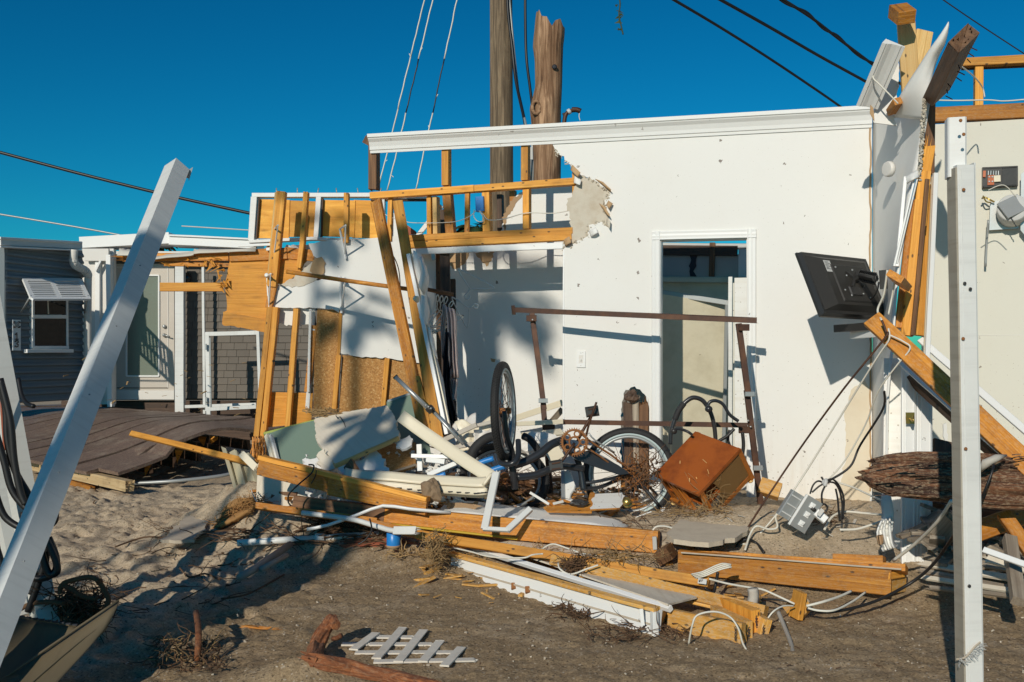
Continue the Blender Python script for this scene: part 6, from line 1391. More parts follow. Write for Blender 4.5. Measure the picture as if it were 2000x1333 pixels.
# ================================================================ BICYCLES
def wheel(parent, c, nrm, R, tyre=.030, band=True, spokes=28, rim=M_gray, up=(0, 0, 1), full=True, fender=None):
    w_ = bpy.data.objects.new('wheel', None); COL.objects.link(w_); M = frameM(c, nrm, up); place(w_, M, parent); w_.empty_display_size = .1
    def ringm(name, rad, rr_, mat, seg=64, cs=10, sx=1.0):
        vs = []; fs = []
        for i in range(seg):
            a_ = 2*math.pi*i/seg
            for j in range(cs):
                b_ = 2*math.pi*j/cs; q = rad+math.cos(b_)*rr_; vs.append((q*math.cos(a_), q*math.sin(a_), math.sin(b_)*rr_*sx))
        fs = [(i*cs+j, i*cs+(j+1) % cs, ((i+1) % seg)*cs+(j+1) % cs, ((i+1) % seg)*cs+j) for i in range(seg) for j in range(cs)]
        o = mesh(name, vs, fs, mat, None, smooth=True); o.parent = w_; o.matrix_basis = Matrix.Identity(4); return o
    ringm('tyre', R-tyre, tyre, M_tyre)
    # tread knobs
    m_ = MB()
    for i in range(96):
        for z in (-.6, -.2, .2, .6):
            a_ = 2*math.pi*(i+(.5 if z in (-.2, .6) else 0))/96; rr_ = R-tyre+tyre*math.cos(z*1.1)*1.0
            m_.box((0, 0, 0), .006, .011, .010, Matrix.Rotation(a_, 4, 'Z') @ Matrix.Translation((rr_+.001, 0, tyre*math.sin(z*1.1))) @ Matrix.Rotation(-z*1.1, 4, 'Y'))
    o = m_.build('tread', M_tyre); o.parent = w_; o.matrix_basis = Matrix.Identity(4); o['kind'] = 'stuff'
    if band:
        o = ringm('white_band', R-tyre*1.75, tyre*.52, M_tyrew, 64, 8, 1.75)
    ringm('rim', R-tyre*2.5, .012, rim, 64, 8, 1.3)
    hub = MB().tube([V((0, 0, -.05)), V((0, 0, .05))], .022, 10).tube([V((0, 0, -.035)), V((0, 0, -.03))], .034, 10).tube([V((0, 0, .03)), V((0, 0, .035))], .034, 10).build('hub', M_rusty, None, True); hub.parent = w_; hub.matrix_basis = Matrix.Identity(4)
    Ri = R-tyre*2.5
    for i in range(spokes):
        a_ = 2*math.pi*i/spokes; s = 1 if i % 2 else -1; b_ = a_+s*.9*(1 if i % 4 < 2 else -1); h = .03*s
        o = MB().tube([V((.03*math.cos(b_), .03*math.sin(b_), h)), V((Ri*math.cos(a_), Ri*math.sin(a_), 0))], .0022, 4).build('spoke', M_rust); o.parent = w_; o.matrix_basis = Matrix.Identity(4)
    return w_
bk = thing('bicycle', 'black cruiser bicycle with rusty chain fallen upside down against the wall', 'bicycle', P(1120, 1000, 7.2))
wr = wheel(bk, P(1229, 926, 7.25), (-.10, -1, .06), .335, .026)
wheel(bk, P(984, 803, 7.0), (.978, -.19, .03), .345, .029)
Q = lambda x, y, d=7.15: P(x, y, d)
def bt(name, pts, r_, m=M_frame, k=6, seg=12): return cable(name, [Q(*p) for p in pts], r_, m, bk, k=k, seg=seg)
bt('top_tube', [(1003, 909, 6.98), (1030, 900, 7.0), (1055, 886, 7.02), (1078, 868, 7.05), (1102, 859, 7.08)], .030)
bt('down_tube', [(1010, 932, 6.98), (1045, 928, 7.0), (1075, 917, 7.03), (1098, 911, 7.05), (1140, 916, 7.1)], .026)
bt('seat_tube', [(1126, 893, 7.1), (1134, 920, 7.1), (1140, 958, 7.08)], .022)
bt('head_tube', [(999, 900, 6.97), (1003, 930, 6.97), (1006, 955, 6.98)], .026)
bt('chain_stay', [(1140, 955, 7.1), (1170, 952, 7.15), (1200, 940, 7.2), (1228, 926, 7.25)], .014); bt('seat_stay', [(1138, 945, 7.1), (1180, 938, 7.1), (1228, 926, 7.17)], .012)
bt('fork_blade', [(1229, 926, 7.14), (1255, 950, 7.12), (1285, 985, 7.08)], .012); bt('fork_blade', [(1235, 922, 7.3), (1262, 945, 7.3), (1290, 975, 7.3)], .011)
bt('steering_fork', [(985, 803, 6.93), (990, 850, 6.93), (1000, 880, 6.95), (1004, 905, 6.97)], .018); bt('steering_fork', [(978, 806, 7.08), (982, 850, 7.06), (992, 885, 7.03), (1001, 905, 7.0)], .018)
poly = [Q(1102, 858, 7.0), Q(1120, 884, 7.0), Q(1150, 880, 7.02), Q(1172, 890, 7.05), Q(1205, 910, 7.1), Q(1226, 926, 7.12), Q(1205, 928, 7.1), Q(1160, 912, 7.04), Q(1125, 898, 7.0), Q(1098, 876, 6.99), Q(1088, 858, 6.99)]
poly3('chain_guard', poly, .02, M_frame, bk)
bt('guard_edge', [(1140, 874, 7.0), (1160, 884, 7.02), (1185, 897, 7.05), (1222, 922, 7.1)], .006, M_gal)
# chainring with spokes and teeth
cr = mesh('chainring', [], [], M_rusty, bk); Mc = frameM(Q(1122, 864, 6.93), (-.1, -1, .1)); place(cr, Mc, bk); m_ = MB()
def ringp(m_, r0, seg=40, rr_=.005): m_.tube([V((r0*math.cos(2*math.pi*i/seg), r0*math.sin(2*math.pi*i/seg), 0)) for i in range(seg)], rr_, 6, True)
ringp(m_, .085, rr_=.008); ringp(m_, .036, 20, .007)
for i in range(36): a_ = 2*math.pi*i/36; m_.box((0, 0, 0), .012, .006, .004, Matrix.Rotation(a_, 4, 'Z') @ Matrix.Translation((.095, 0, 0)))
for i in range(5):
    a_ = 2*math.pi*i/5; cx, cy = .060*math.cos(a_), .060*math.sin(a_)
    m_.tube([V((cx+.020*math.cos(q*.785), cy+.020*math.sin(q*.785), 0)) for q in range(8)], .006, 5, True)
o = m_.build('ring', M_rusty); o.parent = cr; o.matrix_basis = Matrix.Identity(4)
bt('crank', [(1122, 866, 6.9), (1110, 884, 6.88), (1092, 908, 6.88)], .010, M_rust, 2); bt('crank', [(1128, 862, 7.1), (1142, 835, 7.1), (1158, 808, 7.1)], .011, M_rust, 2)
def pedal(c, M_=M_black):
    p = board('pedal', c+V((-.045, 0, .0)), c+V((.045, 0, .015)), .075, .06, M_, bk, (0, -1, .1), ch=.018)
    board('pedal_ridge', c+V((-.03, -.005, -.02)), c+V((.03, -.005, -.01)), .01, .01, M_rust, p); board('pedal_ridge', c+V((-.03, -.005, .02)), c+V((.03, -.005, .03)), .01, .01, M_rust, p)
pedal(Q(1157, 806, 7.05)); pedal(Q(1086, 912, 6.86))
bt('kick_stand', [(1145, 852, 7.05), (1150, 830, 7.02), (1160, 800, 7.0), (1165, 786, 7.0)], .008, M_rust, 3)
bt('chain', [(1130, 843, 6.95), (1145, 856, 6.98), (1170, 874, 7.02), (1195, 890, 7.08), (1222, 912, 7.15)], .008, M_rusty, 3, 5); bt('chain', [(1140, 872, 6.97), (1170, 890, 7.0), (1215, 925, 7.12)], .006, M_rusty, 3, 5)
bt('brake_rod', [(1150, 846, 7.0), (1162, 860, 7.0), (1200, 884, 7.08)], .006, M_gal, 3)
lathe('rear_cog', [(.045, 0), (.045, .01), (.02, .02)], frameM(Q(1229, 926, 7.18), (-.1, -1, .06)), M_rusty, bk, 18)
bt('fender', [(975, 893, 7.0), (980, 905, 6.9), (1000, 906, 6.85), (1012, 890, 6.88), (1012, 860, 6.95)], .02)
# wound roots on hub
def tangle(name, n, fn, ln, r_, mat, label=None, cat=None, parent=None, kind='stuff', seed=1, curl=.5, k=3, up=.1, seg=3):
    r = random.Random(seed); m = MB()
    for _ in range(n):
        p = fn(r); d = V((r.gauss(0, 1), r.gauss(0, 1)*.6, r.gauss(0, 1)*up+.02)).normalized(); pts = [p]; L = ln*r.uniform(.4, 1.3)
        for j in range(5): d = (d+V((r.gauss(0, curl), r.gauss(0, curl), r.gauss(0, curl*.5)))).normalized(); p = p+d*L/5; pts.append(p)
        m.tube(smoothpath(pts, 2), [r_*r.uniform(.6, 1.4), r_*.4], seg, caps=False)
    o = m.build(name, mat, parent)
    if label: tag(o, label, cat)
    elif kind: o['kind'] = kind
    return o
tangle('root_tangle', 70, lambda r: Q(1229+r.gauss(10, 16), 926+r.gauss(0, 16), 7.12), .16, .004, M_rusty, None, None, bk, 'stuff', 4, .5, up=1)
tangle('root_tangle', 40, lambda r: Q(1270+r.gauss(0, 10), 920+r.gauss(0, 18), 7.05), .16, .005, M_strawD, None, None, bk, 'stuff', 14, .5, up=1)
b2 = thing('fallen_bicycle_wheel', 'black bicycle wheel lying tilted behind the upright one', 'bicycle wheel', P(985, 960, 7.6))
wheel(b2, P(985, 935, 7.55), (.12, -.70, .72), .345, .030, band=False)
tag(cable('fender', [P(918, 905, 7.2), P(925, 880, 7.2), P(945, 860, 7.2), P(968, 852, 7.15), P(985, 858, 7.1)], .035, M_tyre, k=5, seg=8), 'black bent mudguard below the upright wheel', 'mudguard')
tag(cable('fender', [P(1022, 852, 7.45), P(1034, 858, 7.42), P(1046, 872, 7.4), P(1056, 890, 7.4)], .028, M_tyre, k=4, seg=8), 'black curved mudguard piece behind the left bed frame leg', 'mudguard')
# handlebars behind the cabinet
t = thing('handlebar', 'black curved handlebars with cables standing behind the red cabinet', 'handlebar', P(1360, 900, 7.3))
cable('bar', [P(1309, 868, 7.3), P(1311, 845, 7.3), P(1318, 820, 7.3), P(1330, 795, 7.3), P(1350, 778, 7.3), P(1368, 780, 7.3), P(1380, 792, 7.3), P(1390, 812, 7.3), P(1396, 840, 7.3), P(1398, 870, 7.3)], .017, M_frame, t)
cable('grip', [P(1318, 820, 7.3), P(1325, 803, 7.3), P(1336, 788, 7.3)], .022, M_tyre, t)
cable('bar', [P(1381, 797, 7.25), P(1386, 786, 7.25), P(1398, 783, 7.25), P(1412, 790, 7.25), P(1425, 810, 7.25), P(1442, 823, 7.25)], .013, M_frame, t)
cable('brake_lever', [P(1312, 841, 7.25), P(1325, 838, 7.2), P(1342, 843, 7.15), P(1352, 850, 7.15)], .011, M_frame, t)
cable('brake_cable', [P(1434, 838, 7.25), P(1420, 852, 7.25), P(1407, 860, 7.25), P(1398, 866, 7.25)], .012, M_cblk, t); cable('brake_cable', [P(1450, 845, 7.3), P(1452, 870, 7.3), P(1449, 900, 7.3), P(1448, 930, 7.3)], .013, M_cblk, t); lathe('clamp', [(.025, 0), (.025, .04)], frameM(P(1383, 799, 7.2), (0, -1, 0)), M_frame, t, 10); lathe('clamp', [(.022, 0), (.022, .04)], frameM(P(1315, 842, 7.25), (0, -1, 0)), M_black, t, 10)
cable('stem', [P(1425, 840, 7.3), P(1422, 860, 7.3), P(1430, 880, 7.3)], .010, M_cblk, t)

# ================================================================ CABINET
cbn = thing('red_cabinet', 'overturned varnished red wooden side table with a woven cane side', 'side table', P(1384, 1014, 6.95))
O = V((1.2585, 6.75, .501)); ea2, eb2, ec2 = V((-.2373, .3338, .0886)), V((.3091, .1442, .2844)), V((.1248, .1442, -.2088))
def bp(a_, b_, c_): return O+ea2*a_+eb2*b_+ec2*c_
def cbar(name, p, q, w_, t_, m, face): return board(name, bp(*p), bp(*q), w_, t_, m, cbn, face)
fn_ = tuple(-ec2)
pts4 = [bp(-.02, -.02, 0), bp(1.02, -.02, 0), bp(1.02, 1.02, 0), bp(-.02, 1.02, 0)]
poly3('table_top', pts4, .024, M_furn, cbn)
for a_, b_ in ((0.03, 0.03), (.97, .03), (.03, .97), (.97, .97)):
    cbar('leg', (a_, b_, .05), (a_, b_, 1.1), .034, .034, M_furnl, tuple(-eb2))
    lathe('end_cap', [(.022, 0), (.02, .012)], frameM(bp(a_, b_, 1.1), tuple(ec2)), M_pineP, cbn, 8)
for (p, q, f) in (((0, 0, .98), (0, 1, .98), tuple(-ea2)), ((1, 0, .98), (1, 1, .98), tuple(ea2)), ((0, 0, .98), (1, 0, .98), tuple(-eb2)), ((0, 1, .98), (1, 1, .98), tuple(eb2)), ((0, -.0, .09), (0, 1, .09), tuple(-ea2)), ((0, 0, .09), (1, 0, .09), tuple(-eb2))):
    cbar('rail', p, q, .036, .024, M_furnl, f)
poly3('cane_panel', [bp(.01, .30, .12), bp(.01, .97, .12), bp(.01, .97, .92), bp(.01, .22, .92), bp(.01, .4, .5)], .006, M_cane, cbn, jag=(2, 3, 4), amp=.006)
poly3('inner_shelf', [bp(.05, .05, .62), bp(.95, .05, .62), bp(.95, .9, .62), bp(.05, .9, .62)], .012, M_furn, cbn)
for k in range(4): cbar('spindle', (.5+.1*k, .02, .2), (.4+.1*k, .02, .95), .016, .016, M_furnl, tuple(-eb2))
tangle('grass_wisps', 46, lambda r: bp(r.uniform(-.03, .12), r.uniform(.02, .3), r.uniform(.1, .9)), .17, .003, M_straw, None, None, cbn, 'stuff', 3, .3, up=1.2)
for k, (s0, s1) in enumerate((((.30, .55), (.22, .62)), ((.22, .22), (.36, .38)), ((.10, .38), (.16, .5)), ((.30, .12), (.4, .22)), ((.75, .35), (.80, .42)))):
    q_ = (.14, .05, .10, .06, .04)[k]; A, B = bp(s0[0], s0[1], -.006), bp(s0[0]+q_*.9, s0[1]+q_*(.2+.25*k), -.006); board('scratch', A, B, .004, .001, M_pineP, cbn, fn_, ch=.0002)
tag(board('broken_board', P(1392, 1012, 6.75), P(1470, 992, 6.9), .12, .01, M_cardb, face=(0, -.4, 1), jag=(.05, .05)), 'brown thin board lying on the sand below the red side table', 'board')
plk('pale end grain block at the foot of the wall right of the bed frame', 1484, 945, 7.35, 1524, 958, 7.3, 30, .10, M_pineS, name='timber_block', cat='timber', face=(-.1, -1, .4))

# ================================================================ CONTENT AROUND THE BICYCLE
tag(poly3('wallboard_scrap', [P(1096, 975, 7.05), P(1096, 915, 7.25), P(1112, 910, 7.25), P(1134, 958, 7.1), P(1112, 975, 7.0)], .012, M_wall, jag=(3, 4)), 'white stained wallboard scrap upright under the bicycle frame', 'wallboard scrap')
plk('grey blue edge strip left of the stained wallboard scrap', 1099, 918, 7.2, 1100, 972, 7.02, 7, .02, M_gal, name='edge_strip', cat='trim')
tag(poly3('wallboard_scrap', [P(1153, 995, 6.9), P(1160, 965, 7.15), P(1215, 968, 7.15), P(1222, 985, 7.0), P(1210, 992, 6.9)], .012, M_wall, jag=(0, 2, 3), edge=M_pineD), 'flat white scrap with an orange torn edge beside the brass knob', 'wallboard scrap')
tag(poly3('torn_board', [P(1062, 990, 6.95), P(1145, 985, 7.0), P(1154, 962, 7.2), P(1162, 966, 7.15), P(1156, 996, 6.9), P(1070, 998, 6.9)], .015, M_beam, jag=(0, 1), amp=.004), 'torn strip of orange fibreboard in front of the bicycle', 'board')
t = thing('brass_knob', 'brass door knob lying at the end of the white scrap', 'door knob', P(1224, 990, 6.9))
Mk = frameM(P(1226, 984, 6.9), (-.3, -.8, .5)); lathe('knob', [(.012, 0), (.012, .02), (.026, .03), (.030, .045), (.024, .058), (.008, .062)], Mk, M_brass, t, 20); lathe('rose', [(.032, -.004), (.032, .004), (.02, .01)], Mk, M_brass, t, 20)
rock('black_shoe', P(1130, 983, 6.95), .04, M_black, 'small crumpled black plastic lump below the pedal', 'plastic', 4, (1.5, .7, .6))
for k, (x1, y1, x2, y2, lb) in enumerate(((1035, 962, 1072, 985, 'thin white stick lying in the roots left of the bed leg'), (1080, 985, 1098, 980, 'flat white chip near the bed frame leg'))):
    plk(lb, x1, y1, 7.05, x2, y2, 6.95, 5, .01, M_pvc, name='stick', cat='stick')
rock('rubble_lump', P(1050, 868, 7.7), .12, M_house, 'cream crumpled panel behind the bed frame leg', 'scrap', 8, (1.4, .4, .7), 3)
plk('flat beige panel leaning behind the left bed frame leg', 1022, 850, 7.7, 1100, 842, 7.9, 20, .02, M_cream, name='panel', cat='panel', face=(0, -.6, 1), jag=(.02, .03))
plk('grey beige board leaning behind the bicycle frame', 1062, 850, 7.8, 1090, 900, 7.5, 30, .02, M_cream, name='panel', cat='panel', face=(-.2, -1, .2), jag=(.02, .03))
def gp(x0, x1, y0, y1, lift=.01):
    def f(r): p = G0(r.uniform(x0, x1), r.uniform(y0, y1)); return p+V((0, 0, lift+r.random()*.03))
    return f
tangle('dry_roots', 520, gp(895, 1240, 938, 985), .13, .0035, M_straw, seed=2)
tangle('dry_roots', 260, gp(930, 1120, 925, 970, .04), .12, .005, M_strawD, seed=3)
tangle('dry_roots', 260, gp(770, 960, 950, 985, .03), .12, .005, M_strawD, seed=33)
tangle('dry_roots', 200, gp(860, 960, 870, 935, .05), .16, .005, M_strawD, seed=34, up=.5)
tangle('dry_roots', 160, gp(1280, 1420, 985, 1015), .15, .0035, M_straw, seed=5)
tangle('dry_roots', 90, gp(1560, 1640, 1005, 1030), .12, .003, M_strawD, seed=15)
tangle('dry_roots', 30, gp(1180, 1330, 1020, 1040), .25, .003, M_strawD, seed=16)
tangle('straw_heap', 300, lambda r: P(852+r.gauss(0, 9), 1078+r.gauss(0, 17), 6.35-(r.random()-.5)*.2), .10, .003, M_straw, seed=6, up=1.3, curl=.7)
tangle('straw_heap', 130, lambda r: P(1215+r.gauss(0, 36), 1086+r.gauss(0, 4), 5.98), .13, .003, M_straw, seed=7, up=.3)
tangle('straw_heap', 160, lambda r: P(1122+r.gauss(0, 12), 1107+r.gauss(0, 10), 5.95), .12, .0035, M_strawD, seed=8, up=.8)
tangle('straw_heap', 120, gp(1150, 1340, 1225, 1262), .14, .003, M_strawD, seed=9)
tangle('straw_heap', 90, gp(1090, 1160, 1180, 1215), .14, .004, M_strawD, seed=10)
tangle('straw_heap', 200, gp(770, 1100, 1085, 1100, .03), .12, .004, M_straw, seed=61)
tangle('twigs', 60, gp(320, 520, 1035, 1060, 0), .35, .005, M_strawD, seed=11, up=.05, curl=.25)
tangle('twigs', 80, gp(520, 760, 1035, 1075, 0.01), .3, .006, M_strawD, seed=12, up=.05, curl=.25)
tangle('twigs', 60, gp(150, 480, 1080, 1200, 0), .28, .004, M_strawD, seed=13, up=.05, curl=.4)
tangle('root_clump', 110, gp(295, 430, 1258, 1318, .01), .13, .0035, M_strawD, seed=17, up=.8, curl=.6)
tangle('root_clump', 50, gp(300, 420, 1255, 1310, .01), .14, .003, M_straw, seed=18, up=1, curl=.5)
tangle('dry_roots', 180, gp(600, 720, 1005, 1050, .02), .2, .005, M_strawD, seed=19)
# rust coloured twigs
m_ = MB(); r = random.Random(12)
for k in range(26):
    c = G0(r.uniform(660, 760), r.uniform(1060, 1075)); m_.tube([c+V((0, 0, .02)), c+V((.12, .02, .03)), c+V((.28, r.uniform(-.03, .05), .015))], .005, 4)
tag(m_.build('rusty_twigs', M_red), 'bundle of rust red twigs in the shade left of the blue can', 'twigs')
# pebbles, shells, chips
r = random.Random(31); m_ = MB()
for k in range(550):
    x, y = r.uniform(0, 2000), 960+370*r.random()**1.3
    p = G0(x, y); p.z = gz(p.x, p.y); s = r.choice((.004, .005, .006, .009)); a_ = r.random()*6
    m_.box((0, 0, 0), s*1.6, s, s*.7, Matrix.Translation(p+V((0, 0, s*.2))) @ Matrix.Rotation(a_, 4, (r.random(), r.random(), 1)))
m_.build('shell_fragments', paint('shell', (.55, .48, .38), .8, 0))['kind'] = 'stuff'
m_ = MB()
for k in range(380):
    x, y = r.uniform(930, 1260), r.uniform(945, 985); p = G0(x, y); s = r.uniform(.008, .03)
    m_.box((0, 0, 0), s*1.6, s, s*.5, Matrix.Translation(p+V((0, 0, s*.5+r.random()*.03))) @ Matrix.Rotation(r.random()*6, 4, (r.random(), r.random(), 1)))
m_.build('plaster_crumbs', M_house)['kind'] = 'stuff'
m_ = MB()
for k in range(300):
    x, y = r.uniform(590, 900), r.uniform(880, 990); p = P(x, y, 7.6-(y-880)*.005); s = r.uniform(.01, .035)
    m_.box((0, 0, 0), s*1.6, s, s*.5, Matrix.Translation(p+V((0, .1, -.03))) @ Matrix.Rotation(r.random()*6, 4, (r.random(), r.random(), 1)))
m_.build('plaster_crumbs', M_foam)['kind'] = 'stuff'
# dark bulk inside the pile (broken boards underneath)
r = random.Random(77); kinds = [('broken brown board under the pile', M_dark), ('buried grey board under the pile', M_grayw), ('buried brown stud under the pile', M_brown)]
m_ = MB()
for k in range(90):
    x, y = r.uniform(520, 1060), r.uniform(915, 985); c = P(x, y, 7.9-(y-915)*.006+r.uniform(0, .2)); c.z -= .06
    m_.box((0, 0, 0), r.uniform(.15, .5), r.uniform(.05, .15), .03, Matrix.Translation(c) @ Matrix.Rotation(r.random()*6, 4, 'Z') @ Matrix.Rotation(r.uniform(-.4, .4), 4, 'Y'))
m_.build('broken_boards', M_brown)['kind'] = 'stuff'
def heap(name, n, region, size, mat, seed, lift=.03):
    r = random.Random(seed); m = MB()
    for k in range(n):
        x, y = r.uniform(region[0], region[1]), r.uniform(region[2], region[3]); p = G0(x, y); L = r.uniform(*size)
        M = Matrix.Translation(p+V((0, r.uniform(-.05, .1), lift*r.random()*2))) @ Matrix.Rotation(r.random()*6.3, 4, 'Z') @ Matrix.Rotation(r.gauss(0, .25), 4, 'Y')
        m.box((0, 0, 0), L, L*r.uniform(.08, .35), L*r.uniform(.04, .12), M)
    m.build(name, mat)['kind'] = 'stuff'
heap('wood_splinters', 170, (500, 1250, 960, 1010), (.04, .22), M_pineD, 1); heap('wood_splinters', 120, (820, 1500, 1080, 1180), (.03, .16), M_pineS, 2, .01)
heap('drywall_chips', 150, (600, 1300, 950, 1010), (.03, .13), M_wallT, 3); heap('drywall_chips', 60, (1280, 1700, 975, 1060), (.02, .06), M_whsand, 4, .005)
heap('dark_scraps', 160, (520, 1250, 950, 1010), (.05, .2), M_brown, 5); heap('wood_splinters', 60, (1840, 2000, 1060, 1150), (.05, .2), M_grayw, 6)
heap('drywall_chips', 90, (640, 900, 890, 960), (.03, .12), M_whsand, 7, .3); heap('wood_splinters', 60, (640, 900, 900, 960), (.05, .16), M_pineD, 8, .25)
heap('dark_scraps', 110, (900, 1950, 1200, 1330), (.008, .03), M_strawD, 21, .003); heap('drywall_chips', 50, (1000, 1900, 1180, 1330), (.006, .016), M_whsand, 22, .003)
heap('dark_scraps', 120, (60, 520, 960, 1180), (.01, .05), M_strawD, 23, .004); heap('wood_splinters', 40, (100, 500, 790, 830), (.03, .12), M_straw, 24, .35)
# ================================================================ SAND THINGS
def flatslab(name, pix, t, mat, label, cat, lift=.02, amp=.012, step=.04, seed=1, tilt=0):
    z = max(G0(*q).z for q in pix)*.6+min(G0(*q).z for q in pix)*.4+lift
    pts = [(lambda d: P(q[0], q[1], d))(F*(CH-z)/(q[1]-HZ)) for q in pix]; o = pts[0]; c = sum(pts, V((0, 0, 0)))/len(pts)
    uv = jagged([(p.x-c.x, p.y-c.y) for p in pts], set(range(len(pts))), amp, step, seed)
    return tag(slab2(name, uv, [], Matrix.Translation(c) @ Matrix.Rotation(tilt, 4, 'X'), t, mat), label, cat)
flatslab('concrete_slab', [(320, 1047), (380, 1046), (402, 1026), (412, 1012), (385, 1016), (365, 1013), (352, 1022), (340, 1030)], .022, M_concrete, 'broken pale slab lying alone on the sand at the left', 'slab', .025, tilt=.07)
flatslab('concrete_slab', [(1302, 1040), (1316, 1050), (1350, 1054), (1384, 1056), (1412, 1052), (1440, 1046), (1462, 1034), (1470, 1024), (1452, 1016), (1425, 1012), (1392, 1008), (1350, 1010), (1328, 1018), (1312, 1030)], .03, M_sandst, 'flat pale stone slab in front of the red side table', 'slab', .008, .007, .05, 3, tilt=.03)
rows = [[P(410, 1032, 7.4), P(425, 1012, 7.5), P(445, 985, 7.7), P(462, 970, 7.8)], [P(440, 1022, 7.3), P(455, 1003, 7.4), P(475, 985, 7.5), P(490, 968, 7.7)], [P(455, 1020, 7.3), P(470, 1005, 7.35), P(490, 992, 7.4), P(502, 985, 7.5)]]
mt = tag(grid('root_mat', rows, .03, M_mat, sub=5, rough=.03), 'orange brown fibrous root mat at the left tip of the pile', 'root mat')
tangle('mat_fibres', 320, lambda r: P(*(lambda s, u: (412+s*60+u*45, 1030-s*55-u*8+u*4))(r.random(), r.random()), 7.42), .12, .003, M_mat, seed=22, up=.5)
for o in [bpy.data.objects[n] for n in bpy.data.objects.keys() if n.startswith('mat_fibres')]: place(o, wm(o), mt)
# lattice piece
lt = thing('lattice_piece', 'broken piece of sandy white plastic lattice lying on the wet sand', 'lattice', G0(790, 1270))
def gl_(x, y, h): p = G0(x, y); p.z += h+.012; return p
m1 = [((668, 1262), (722, 1262)), ((728, 1247), (808, 1248)), ((722, 1262), (845, 1262)), ((694, 1278), (898, 1278)), ((730, 1296), (930, 1293))]
m1 += [((870, 1278), (898, 1278))]
m2 = [((690, 1275), (735, 1243)), ((735, 1293), (787, 1232)), ((778, 1299), (828, 1236)), ((826, 1299), (860, 1258)), ((868, 1308), (902, 1270))]
def slat(a_, b_, h):
    A, B = gl_(*a_, h), gl_(*b_, h); board('slat', A, B, .046, .008, M_lat, lt, (0, 0, 1), ch=.001, jag=(0, .012))
for q in m1: slat(*q, 0)
slat((728, 1247), (808, 1248), 0) if False else None
for q in m2: slat(*q, .008)
# root branch
t = thing('red_root', 'thick reddish brown driftwood root lying in the foreground', 'root', G0(620, 1290))
rough_log('root_stub', [gl_(610, 1296, .0), gl_(618, 1280, .03), gl_(632, 1268, .07), gl_(645, 1262, .12), P(657, 1222, 4.86)], [.045, .040, .036, .030, .024], M_root, 18, .25, 5, .1, (1, 5), t)
rough_log('root_stem', [gl_(600, 1294, .01), gl_(640, 1306, .01), gl_(690, 1316, .01), gl_(760, 1330, .01), gl_(860, 1352, .01)], [.03, .035, .035, .03, .022], M_root, 18, .25, 5, .1, (1, 5), t)
cable('root_nub', [P(650, 1248, 4.85), P(660, 1246, 4.82), P(666, 1241, 4.8)], .012, M_root, t, k=2)
tag(cable('bark_stick', [G0(383, 1246)+V((0, 0, .13)), G0(388, 1290)+V((0, 0, .13)), G0(385, 1300)+V((0, 0, .02))], .016, M_root, k=3), 'short orange brown stick standing in the root clump', 'stick')
tag(board('wood_sliver', gl_(476, 1226, .0), gl_(530, 1230, 0), .03, .01, M_pineD, face=(0, 0, 1), jag=(.02, .08)), 'orange wood sliver lying on the sand beyond the root', 'sliver')
for k, (pp, lb) in enumerate((([(432, 1178), (480, 1170), (520, 1150), (555, 1130)], 'thin curved stick lying in the long shadow'), ([(225, 1075), (260, 1062), (290, 1055), (330, 1058)], 'thin branched twig on the lit sand at the left'), ([(350, 1115), (370, 1135), (400, 1128), (430, 1140)], 'kinked twig at the edge of the big shadow'))):
    tag(cable('twig', [gl_(x, y, .012) for x, y in pp], .006, M_strawD, k=4), lb, 'twig')

# ================================================================ WHITE WIRES IN FRONT
def wr_(label, pts, r_=.007, m=M_cwht, k=6): return tag(cable('wire', [P(*p) for p in pts], r_, m, k=k), label, 'wire')
wr_('white wire looping over the sandy timber stub', [(1345, 1258, 4.95), (1352, 1222, 4.9), (1362, 1202, 4.9), (1395, 1195, 4.9), (1425, 1205, 4.9), (1442, 1228, 4.88), (1450, 1255, 4.88), (1458, 1270, 4.88)], .0075)
wr_('white wire from the stickered batten to the threaded block', [(1385, 1131, 5.6), (1420, 1140, 5.6), (1465, 1148, 5.5), (1490, 1152, 5.45), (1520, 1165, 5.4), (1552, 1180, 5.35)], .009)
wr_('dark wire running beside the white one to the threaded block', [(1488, 1170, 5.45), (1520, 1172, 5.4), (1540, 1176, 5.38), (1552, 1182, 5.36)], .006, M_cblk)
wr_('dirty rag wire hanging down from the white wire', [(1470, 1150, 5.42), (1472, 1165, 5.42), (1470, 1180, 5.42), (1480, 1192, 5.42)], .03, M_whsand, 3)
wr_('white wire curving from the threaded block towards the beam', [(1575, 1184, 5.3), (1610, 1175, 5.3), (1640, 1165, 5.4), (1662, 1155, 5.5)], .011)
wr_('lower white wire lying on the sand right of the threaded block', [(1578, 1188, 5.28), (1600, 1193, 5.25), (1630, 1192, 5.25), (1665, 1175, 5.4), (1690, 1157, 5.55)], .009)
wr_('long black cable curving from the block under the beam to the post', [(1575, 1190, 5.3), (1620, 1196, 5.3), (1700, 1178, 5.4), (1772, 1143, 5.5), (1820, 1105, 5.4), (1860, 1050, 5.2), (1875, 1020, 5.0)], .009, M_cblk)
wr_('white wire curling below the threaded block', [(1495, 1215, 5.2), (1510, 1195, 5.2), (1530, 1184, 5.25), (1550, 1184, 5.3)], .007)
wr_('sandy wire trailing down to the sand in front of the block', [(1520, 1196, 5.2), (1532, 1225, 5.1), (1545, 1258, 4.95), (1550, 1285, 4.8)], .012, M_pvcg)
for k in range(4): wr_(('upper', 'second', 'third', 'lowest')[k]+' white wire of the bundle lying on the thick double beam', [(1350+k*3, 1122+k*2.5, 5.75), (1372+k*2, 1117+k*2.6, 5.7), (1396+k*3, 1106+k*2.5, 5.7), (1412+k*5, 1101+k*2.3, 5.7), (1428-k*1, 1103+k*2.3, 5.72)], .0065)
